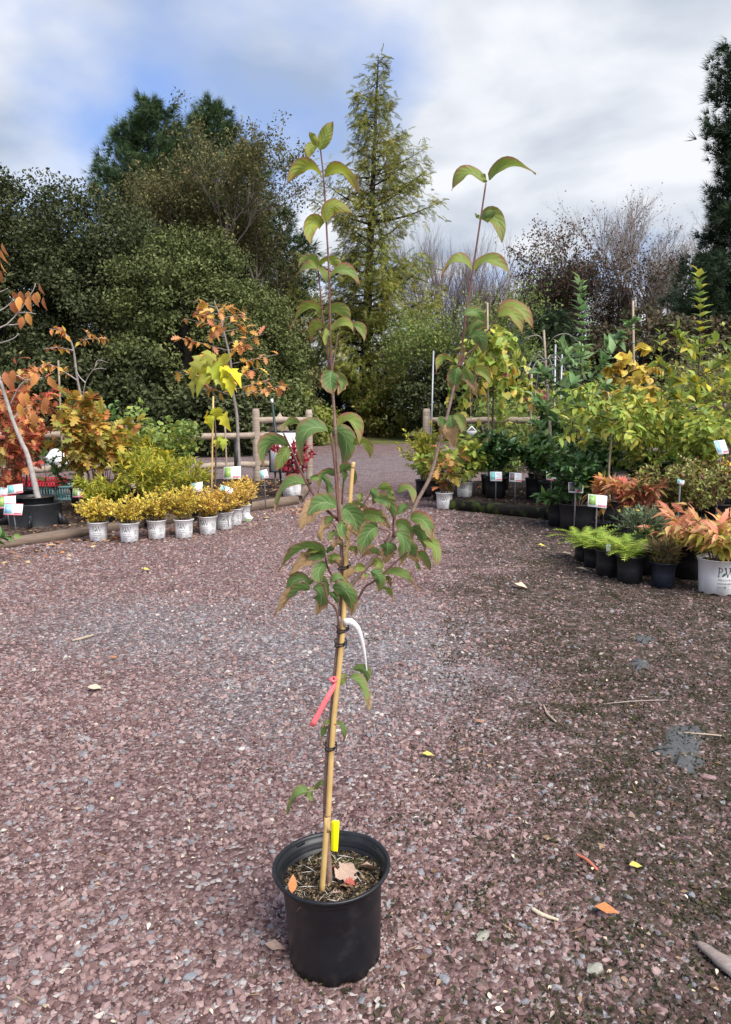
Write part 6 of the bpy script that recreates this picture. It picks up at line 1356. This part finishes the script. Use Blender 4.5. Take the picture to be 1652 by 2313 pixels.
# yellow redbud with tall stake
root, r, s = potted('yellow_redbud', 'small tree with round butter-yellow leaves tied to a tall bare stake', dcol(1402, 9.2, ZR), 'b5')
Yb = 9.2
tr = smooth_line([s, dat(1400, 980, Yb), dat(1398, 880, Yb), dat(1400, 780, Yb)], 14); mb = MB(); mb.tube(tr, [.016, .008], 8); mb.build('trunk', M_BARK, root, True)
br = []
for i in range(22):
    t = .45 + .55 * i / 21; p = tr[min(int(t * 13), 13)]; a = i * 2.4; L = .36 + .26 * r.random() - .3 * (t - .45)
    q = smooth_line([p, p + (math.cos(a) * L * .6, math.sin(a) * L * .5, .06), p + (math.cos(a) * L, math.sin(a) * L, .02)], 7); br.append(q); mb = MB(); mb.tube(q, [.005, .002], 4); mb.build('branch', M_BARK, root, True)
put_leaves(root, br, 'heart', LF['yellow'], 300, .10, r, True, .2, .8, .2, -.4)
put_leaves(root, br, 'heart', LF['yellow'], 300, .095, r, False, .1, .8, .2, -.4)
stake_part(root, s + (.03, -.03, -.05), dat(1406, 668, Yb), .014, M_STAKE, ties=(.63, .78, .87))

# yellow-green leafed tree in front, several like it behind
root, r, s = potted('lime_leaf_tree', 'small tree with spreading lime and yellow pointed leaves on a slim tan trunk', dcol(1352, 7.7, ZR), 'b3')
Yb = 7.7
tr = smooth_line([s, dat(1352, 1050, Yb), dat(1358, 980, Yb), dat(1362, 930, Yb), dat(1350, 870, Yb)], 16); mb = MB(); mb.tube(tr, [.014, .007], 8); mb.build('trunk', M_STAKE, root, True)
br = []
for i in range(26):
    t = .5 + .5 * i / 25; p = tr[min(int(t * 15), 15)]; a = i * 2.4; L = .30 + .32 * r.random()
    q = smooth_line([p, p + (math.cos(a) * L * .6, math.sin(a) * L * .5, .07), p + (math.cos(a) * L * 1.1, math.sin(a) * L, .0)], 7); br.append(q); mb = MB(); mb.tube(q, [.005, .002], 4); mb.build('branch', M_BARK, root, True)
put_leaves(root, br, 'ovate', LF['lime'], 290, .10, r, True, .2, .8, .3, -.35)
put_leaves(root, br, 'ovate', LF['lime'], 320, .095, r, False, .1, .8, .3, -.35)
put_leaves(root, br, 'ovate', LF['yelgrn'], 60, .10, r, True, .5, .8, .3, -.4)
shrub('lime_shrub', 'spreading lime-leaved shrub behind the slim tan trunk', dcol(1430, 7.9, ZR), 'b5', dh(835, 7.9), .45, 11, 'ovate', 'lime', 240, .085, True, 6, .3, lo=.65, up=-.25)
shrub('lime_shrub', 'drooping lime-green shrub below the tall upright sapling', dcol(1545, 7.4, ZR), 'b5', dh(880, 7.4), .38, 10, 'ovate', 'lime', 230, .10, True, 5, .3, lo=.65, up=-.6)
shrub('willow_shrub', 'airy narrow-leaved shrub along the right rail fence', dcol(1605, 9.2, ZR), 'b5', dh(690, 9.2), .75, 26, 'ovate', 'willow', 240, .07, True, 8, .3, lo=.7)
shrub('willow_shrub', 'airy green shrub between the yellow redbud and the right rail fence', dcol(1500, 9.9, ZR), 'b5', dh(735, 9.9), .65, 20, 'ovate', 'willow', 240, .07, True, 7, .3, lo=.7)
shrub('willow_shrub', 'tall airy green shrub at the right rail fence beside the upright sapling', dcol(1650, 8.6, ZR), 'b5', dh(720, 8.6), .6, 20, 'ovate', 'maggold', 240, .075, True, 8, .3, lo=.7)
shrub('willow_shrub', 'airy green shrub behind the tall magnolia', dcol(1262, 10.2, ZR), 'b5', dh(800, 10.2), .5, 14, 'ovate', 'lime', 240, .07, True, 6, .3, lo=.7)

# coral shrubs
shrub('coral_shrub', 'coral-red shrub with arching pointed leaves behind the ferns', dcol(1408, 6.9, .0), 'b5', dh(1048, 6.9), .32, 13, 'point', 'redor', 270, .108, True, 3, .25, lo=.55, up=.1, tang=.6)
shrub('coral_shrub', 'single bronze-orange shoot with paired curved leaves beside the yellow-picture card', dcol(1335, 7.1, .0), 'b2', dh(1045, 7.1), .12, 3, 'point', 'orange', 50, .13, True, 1, .3, lo=.8, up=.1)
shrub('peach_shrub', 'large peach and yellow-green shrub in a big white printed pot', dgnd(1612, 1325) + (0, .13, 0), 'pw3', dh(1100, 5.15), .42, 20, 'point', 'peach', 290, .112, True, 3, .15, lo=.4, up=.1, tang=.8, turn=.0, leaf2='redor')
shrub('peach_shrub', 'peach-orange shrub in a black pot beside the navy pot', dcol(1530, 5.6, .0), 'b3', dh(1150, 5.6), .36, 15, 'point', 'peach', 250, .105, True, 3, .15, lo=.45, up=.1, tang=.8, leaf2='redor')
shrub('variegated_shrub', 'fine-leaved shrub speckled cream and dark red behind the peach shrubs', dcol(1520, 6.7, .05), 'b5', dh(1005, 6.7), .52, 26, 'small', 'vari', 5200, .045, False, 8, .2, lo=.5)
rt_, r, s, S, T = shrub('berry_holly', 'fine-leaved shrub covered in orange-yellow berries at the right bed end', dcol(1590, 7.2, ZR), 'b5', dh(985, 7.2), .45, 18, 'small', 'vari', 3600, .045, False, 7, .2, lo=.6)
P, Tn = leaves_on(T, 260, r, .4); mb = MB(); o6 = np.array([(1, 0, 0), (-1, 0, 0), (0, 1, 0), (0, -1, 0), (0, 0, 1), (0, 0, -1)], float); f6 = np.array([[0, 2, 4], [2, 1, 4], [1, 3, 4], [3, 0, 4], [2, 0, 5], [1, 2, 5], [3, 1, 5], [0, 3, 5]])
for p in P:
    for k in range(3): mb.add(o6 * .015 + p + r.normal(size=3) * .022, None, f6)
mb.build('berries', LF['berry'], rt_, True, 'stuff')
rt_, r, s, S, T = shrub('grey_green_perennial', 'grey-green mounded perennial with small apricot flowers beside the ferns', dcol(1432, 5.9, .0), 'b3', dh(1118, 5.9), .27, 40, 'thin', 'grey', 2600, .045, False, 3, .2, lo=.6, up=.4)
for l in S[::4]: flower_head('flower', '', l[-1] + (0, 0, .02), .012, 'goldpink', 10, r, parent=rt_, sz=.016)

# ferns in small black pots
FP = [(1300, 1249), (1322, 1262), (1357, 1282), (1405, 1297)]
FLB = ['bright green fern in a small black pot at the outer end of the fern row', 'bright green fern in the small black pot second in the fern row', 'bright green fern with a yellow picture tag in the fern row', 'bright green fern in the small black pot next to the navy pot']
for i, ((x, y), lb_) in enumerate(zip(FP, FLB)):
    root, r, s = potted('fern', lb_, dgnd(x, y) + (0, .07, 0), 'b1' if i < 2 else 'b2', 'ferns in small black pots'); n = 15; a = np.arange(n) * 2.4 + r.random(); el = .25 + .75 * r.random(n)
    D = np.stack([np.cos(a), np.sin(a), el], -1); N = np.stack([-np.cos(a) * el, -np.sin(a) * el, np.ones(n)], -1)
    leaf_objects(root, 'frond', LF['fern'], np.repeat([s], n, 0) + r.normal(size=(n, 3)) * (.02, .02, 0), D, N, .22 + .10 * r.random(n), 'frond')
    if i == 2:
        for k, (dx, mm) in enumerate(((-.035, M_CARD), (.03, M_DYEL))):
            mb = MB(); mb.box(s + (dx, -.085, .045), (.035, .002, .075), rx(-.15)); mb.build('picture_tag', mm, root)
rt_, r, s, S, T = shrub('grass_tuft', 'dry brown grass tuft in a navy pot between the ferns and the printed pot', dgnd(1480, 1308) + (0, .07, 0), 'n1', .36, .10, 30, 'thin', 'straw', 260, .1, False, 0, .1, lo=.5, up=.7, cat='potted plant')
for x, y, pt, lb_ in ((1448, 1280, 'b2', 'empty black pot in the shade between the fern and the navy pot'), (1548, 1285, 'b3', 'shaded black pot beside the big white printed pot')):
    shrub('shaded_perennial', lb_.replace('empty ', 'leafy ').replace('pot in', 'pot of dark foliage in') if 'empty' in lb_ else 'dark leafy plant in a ' + lb_, dgnd(x, y) + (0, .1, 0), pt, .42, .16, 12, 'small', 'dark', 300, .05, False, 3, .2)

# cards on the right
card('plant card with a yellow flower picture on a steel stake beside the coral shoot', 1327, 1113, 6.75, .17, .12, M_CARDGREEN, .0, -.12, .4, .1)
card('plant card with a dark picture over the black tub', 1279, 1083, 7.6, .15, .11, M_CARDDARK, .0, -.05, .3, .03)
card('plant card with a dark green picture and red edge beside the mossy timber', 1226, 1057, 8.6, .14, .11, M_CARDGREEN, .10, .2, .4, .12, M_CARDRED)
card('plant card with a dark picture between the two evergreen tubs', 1145, 1060, 9.2, .15, .12, M_CARDDARK, .10, -.1, .45, .05)
card('plant card half hidden behind the tub beside the printed pot', 1102, 1058, 9.45, .15, .13, M_CARDTEAL, .10, -.1, .5, .0)
card('small white plant card among the variegated leaves', 1512, 1070, 6.3, .06, .04, M_CARDTEAL, .0, 0, .4, .3)
card('blue and white plant card at the right fence', 1602, 993, 7.0, .13, .14, M_CARDBLUE, .10, .3, .4, -.1)

# bare poles standing behind
for lb_, p, q, Yp, rad, mt in (('slim galvanised pole fixed to the fence end post of the right fence', (956, 990), (963, 779), 11.8, .013, M_STEEL),
                               ('grey pole standing behind the bare weeping sapling', (1232, 960), (1234, 765), 10.8, .014, M_STEEL), ('grey pole standing between the weeping sapling and the magnolia', (1244, 960), (1249, 766), 10.9, .014, M_STEEL),
                               ('weathered wooden stake behind the weeping redbud', (1180, 960), (1181, 828), 10.9, .016, M_STAKE)):
    mb = MB(); a_, b_ = dat(*p, Yp), dat(*q, Yp); a_[2] = .05; mb.tube([a_, b_], rad, 8); tag(mb.build('garden_pole', mt, None, True), lb_, 'pole')

# ================================================================== LITTER ON THE GROUND
def ground_leaf(label, x, y, L, mat, ang, tpl='ovate', wide=1.0, pitch=.08):
    return dry_leaf('fallen_leaf', label, 'leaf', atz(x, y, .010), L, mat, ang, tpl, pitch, .1, .5, wide)
ground_leaf('yellow leaf on the gravel beyond the big pot', 968, 1708, .05, M_DYEL, 0.1)
ground_leaf('yellow wavy leaf near the terracotta stick', 1437, 1960, .045, M_DYEL, .25)
ground_leaf('orange leaf with a long stalk on the mossy gravel', 1372, 2063, .065, M_DORG, -.1)
ground_leaf('brown crumpled leaf on the gravel beyond the yellow leaf', 1085, 1634, .05, M_DBRN, .6, 'oak')
ground_leaf('cream leaf on the drive near the fern pots', 1177, 1327, .10, M_DCREAM, -.5, 'ovate', 1.4)
ground_leaf('pale leaf beside the outer fern pot', 1283, 1253, .10, M_DCREAM, .4, 'round')
ground_leaf('yellow leaf on the dark soil before the black tub', 1225, 1236, .1, M_DYEL, .0, 'ovate', 1.2)
ground_leaf('cream leaf on the grey chippings left of the stake', 214, 1556, .06, M_DCREAM, .2, 'round')
ground_leaf('small orange leaf on the grey chippings', 257, 1488, .05, M_DORG, .9, 'oak')
ground_leaf('grey-brown dry leaf against the foot of the big pot', 622, 2144, .05, M_DTAN, -.05, 'ovate', 1.1)
ground_leaf('white leaf beside the navy pot', 1315, 1290, .12, M_DCREAM, .1, 'lance', 1.5)
ground_leaf('yellow leaf near the shaded end of the left timber', 330, 1290, .09, M_DYEL, .5, 'oak')
M_TERRA = mat_plain('terracotta_stick', (0.5, 0.16, 0.10), .6, (0.4, .11, .07), 40)
M_DRIFT = mat_wood('grey_driftwood', (0.22, 0.17, 0.15), (0.4, 0.33, 0.29), (8, 90, 90))
def twig(name, label, px, rad, mat, cat='stick', z=.008):
    P = smooth_line([atz(u, v, z) for u, v in px], 14); mb = MB(); mb.tube(P, rad, 8); tag(mb.build(name, mat, None, True), label, cat)
twig('curved_stick', 'short terracotta-coloured stick on the mossy gravel', [(1303, 1930), (1325, 1942), (1350, 1965)], [.004, .0055, .004], M_TERRA)
twig('twig', 'crooked tan twig on the gravel beyond the yellow leaf', [(1228, 1592), (1237, 1612), (1256, 1630)], [.004, .006, .004], M_STAKE)
twig('twig', 'long thin grey twig lying across the mossy gravel', [(1362, 1590), (1430, 1584), (1505, 1581)], [.002, .0035, .002], M_DRIFT)
twig('twig', 'pale bent twig beyond the orange leaf', [(1202, 2052), (1225, 2066), (1262, 2078)], [.005, .006, .003], M_DCREAM)
twig('twig', 'tan twig lying on the bare fabric patch', [(1545, 1655), (1590, 1658), (1632, 1662)], [.003, .004, .003], M_STAKE, z=.01)
twig('twig', 'straight tan twig on the grey chippings', [(163, 1447), (188, 1441), (212, 1434)], [.007, .008, .006], M_STAKE)
# weathered wood chunk at the picture's corner of the drive
wc = [atz(1578, 2140, .0), atz(1720, 2250, .0)]; mb = MB(); d = wc[1] - wc[0]; n = 9; v = []; rr = np.random.default_rng(8)
for i in range(n + 1):
    t = i / n; w_ = .020 * math.sin(math.pi * min(1, .08 + t * .7)) ** .8 * (1 + .06 * rr.normal()) + .003; p = wc[0] + d * t; s_ = unit(np.cross(d, [0, 0, 1]))
    for a in range(8): an = a * math.pi / 4; v.append(p + s_ * w_ * math.cos(an) * (1 + .05 * rr.normal()) + np.array([0, 0, .012 + .6 * w_ * math.sin(an)]))
q = [[i * 8 + j, i * 8 + (j + 1) % 8, i * 8 + 8 + (j + 1) % 8, i * 8 + 8 + j] for i in range(n) for j in range(8)]; mb.add(v, q + [[n * 8 + 3, n * 8 + 2, n * 8 + 1, n * 8], [n * 8 + 7, n * 8 + 4, n * 8 + 3, n * 8]]); tag(mb.build('driftwood', M_DRIFT, None), 'weathered grey wood chunk on the mossy gravel', 'wood')
# single larger stones
def big_stone(label, u, v, s, mat, fl=.45):
    r = np.random.default_rng(u); P = unit(r.normal(size=(40, 3))); import bmesh
    bm = bmesh.new()
    for p in P: bm.verts.new(tuple(p * (s * (1.2 + .2 * r.random()), s * .85, s * fl)))
    bmesh.ops.convex_hull(bm, input=bm.verts); me = bpy.data.meshes.new('stone'); bm.to_mesh(me); bm.free(); me.materials.append(mat)
    o = bpy.data.objects.new('stone', me); COL.objects.link(o); o.location = tuple(atz(u, v, s * fl * .4)); o.rotation_euler = (0, 0, r.random() * 6); tag(o, label, 'stone')
M_GST = mat_plain('slate_stone', (0.16, 0.165, 0.18), .7, (0.22, .22, .235), 40, .2); M_RST = mat_plain('red_stone', (0.26, 0.17, 0.165), .75, (0.2, .12, .115), 40, .2); M_LST = mat_plain('lichen_stone', (0.32, 0.31, 0.26), .8, (0.2, .19, .14), 50, .3)
for lb_, u, v, s, mm in (('dark slate stone alone on the red gravel', 204, 1826, .017, M_GST), ('grey slate stone beside a paler one on the red gravel', 266, 1772, .016, M_GST), ('flat pinkish stone on the lower drive', 243, 2142, .017, M_RST), ('pink stone near the lower drive edge', 110, 2162, .016, M_RST), ('blue-grey stone beside pale seed husks', 430, 2206, .015, M_GST), ('slate stone in the mossy gravel below the pot', 1005, 2212, .014, M_GST), ('lichen-grey stone in the mossy gravel', 1345, 2188, .019, M_LST), ('reddish angular slab beside the bare fabric patch', 1600, 1755, .022, M_RST), ('pale grey flat stone right of the yellow wavy leaf', 1562, 2020, .013, M_GST), ('pale stone in dark moss below the pot', 1090, 2115, .018, M_LST)): big_stone(lb_, u, v, s, mm)
# bare grey fabric showing through the gravel
M_FAB = mat_plain('weed_fabric', (0.06, 0.06, 0.06), .55, (0.10, .10, .10), 30, .15, .3, bscale=60)
def fabric(label, pts):
    P = np.array([atz(u, v, .007)[:2] for u, v in pts]); P = smooth_line(np.vstack([np.c_[P, np.zeros(len(P))], np.r_[P[0], 0]]), 44)[:-1, :2]; rr = np.random.default_rng(len(pts)); P = P + rr.normal(size=P.shape) * .006
    c = P.mean(0); k = len(P); mb = MB(); v = [(*c, .0075)] + [(*(c + (p - c) * .6), .0065 + .002 * rr.random()) for p in P] + [(*p, .002) for p in P]
    mb.add(v, [[1 + i, 1 + k + i, 1 + k + (i + 1) % k, 1 + (i + 1) % k] for i in range(k)], [[0, 1 + i, 1 + (i + 1) % k] for i in range(k)]); tag(mb.build('weed_fabric', M_FAB, None, True), label, 'fabric')
fabric('large bare patch of grey weed fabric in the mossy gravel', [(1465, 1695), (1500, 1672), (1512, 1640), (1560, 1636), (1592, 1650), (1580, 1685), (1592, 1710), (1565, 1745), (1530, 1725), (1500, 1705)])
fabric('small grey fabric patch beyond the large one', [(1430, 1440), (1455, 1432), (1480, 1440), (1455, 1452)])
fabric('narrow grey fabric patch between the other two', [(1425, 1490), (1450, 1485), (1468, 1502), (1440, 1512)])
# loose litter: pale husks, needles, chips and moss crumbs
def litter(name, label, n, tpl, mat, s0, s1, reg, up=.12, z=.006):
    r = np.random.default_rng(abs(hash(name)) % 1000 if False else len(label)); P = np.array([reg(r) for _ in range(n)]); P = np.c_[P, np.full(n, z)]
    a = r.random(n) * 6.283; D = np.stack([np.cos(a), np.sin(a), r.normal(size=n) * up], -1); N = np.array([0, 0, 1.0]) + r.normal(size=(n, 3)) * .3
    mb = MB(); scatter(mb, tpl, P, D, N, s0 + (s1 - s0) * r.random(n) ** 2); o = mb.build(name, mat, None, False, 'stuff'); o['label'] = label; o['category'] = 'litter'
def frustum(r, y0=.7, y1=9.0, px=1.0):
    Y = y0 + (y1 - y0) * r.random() ** 1.25; return (r.random() * 2 - 1) * (.55 * Y + .4), Y
def right_zone(r):
    while True:
        x, y = frustum(r)
        if x > .1 * y + .15 + r.normal() * .3: return x, y
L_HUSK = mat_leaf('pale_husks', [(0.62, 0.52, 0.38), (0.5, 0.38, 0.25), (0.68, 0.62, 0.5), (0.36, 0.24, 0.15)], .1, .7)
L_NEED = mat_leaf('dry_needles', [(0.36, 0.22, 0.10), (0.48, 0.33, 0.17), (0.26, 0.15, 0.07)], .1, .8)
L_MOSSG = mat_leaf('ground_moss', [(0.02, 0.022, 0.009), (0.035, 0.036, 0.014), (0.055, 0.055, 0.02)], .1, .9)
litter('seed_husks', 'pale seed husks and wood chips scattered over the gravel', 1500, 'ovate', L_HUSK, .006, .022, frustum, z=.010)
litter('pine_needles', 'dry tan needles and grass stems scattered on the gravel', 450, 'needle', L_NEED, .03, .09, frustum, .05, .010)
mb = MB(); r = np.random.default_rng(61); n = 42000; cen = np.array([right_zone(r) for _ in range(1000)]); i = r.integers(0, 1000, n); P = cen[i] + r.normal(size=(n, 2)) * (.03 + .07 * r.random((1000, 1)))[i]; P = np.c_[P, .003 + .005 * r.random(n)]
scatter(mb, 'small', P, unit(r.normal(size=(n, 3)) * (1, 1, .5) + (0, 0, .3)), unit(r.normal(size=(n, 3)) * .6 + (0, 0, 1)), .006 + .012 * r.random(n)); o = mb.build('moss_tufts', L_MOSSG, None, False, 'stuff'); o['label'] = 'dark moss growing between the stones on the right of the drive'; o['category'] = 'moss'
L_CRUMBLE = mat_leaf('crumbled_leaves', [(0.10, 0.06, 0.04), (0.17, 0.10, 0.06), (0.06, 0.04, 0.03), (0.3, 0.2, 0.12)], .1, .9)
litter('leaf_crumbs', 'crumbled brown leaf bits on the mossy gravel', 2600, 'small', L_CRUMBLE, .008, .03, right_zone, .3, .009)
# leaf litter on the mulch
def leftbed(r):
    while True:
        x, y = -4.6 + 3.9 * r.random(), 6.6 + 6 * r.random()
        if (LB[1][0] - LB[0][0]) * (y - LB[0][1]) - (LB[1][1] - LB[0][1]) * (x - LB[0][0]) > .1 and x < -1.05: return x, y
def rightbed(r):
    while True:
        x, y = 1.1 + 4.6 * r.random(), 6.6 + 5 * r.random()
        if y > 10.2 - 1.35 * (x - 1.1) and x > 1.35: return x, y
def edge_zone(r):
    t = r.random(); p = LB[0] + (LB[1] - LB[0]) * t; return p[0] + .1 + abs(r.normal()) * .35, p[1] - .1 - abs(r.normal()) * .3
L_DEAD = mat_leaf('dead_leaves', [(0.30, 0.13, 0.06), (0.45, 0.28, 0.14), (0.55, 0.42, 0.22), (0.22, 0.10, 0.06), (0.5, 0.2, 0.06)], .1, .8)
litter('dead_leaves', 'dead brown leaves lying on the mulch of the bed left of the drive', 900, 'oak', L_DEAD, .03, .09, leftbed, .2, .078)
litter('dead_leaves', 'dead brown leaves lying on the mulch of the bed right of the drive', 600, 'oak', L_DEAD, .03, .09, rightbed, .2, .108)
litter('dead_leaves', 'dead leaves fallen on the gravel along the left bed edge', 260, 'oak', L_DEAD, .03, .09, edge_zone, .2, .012)
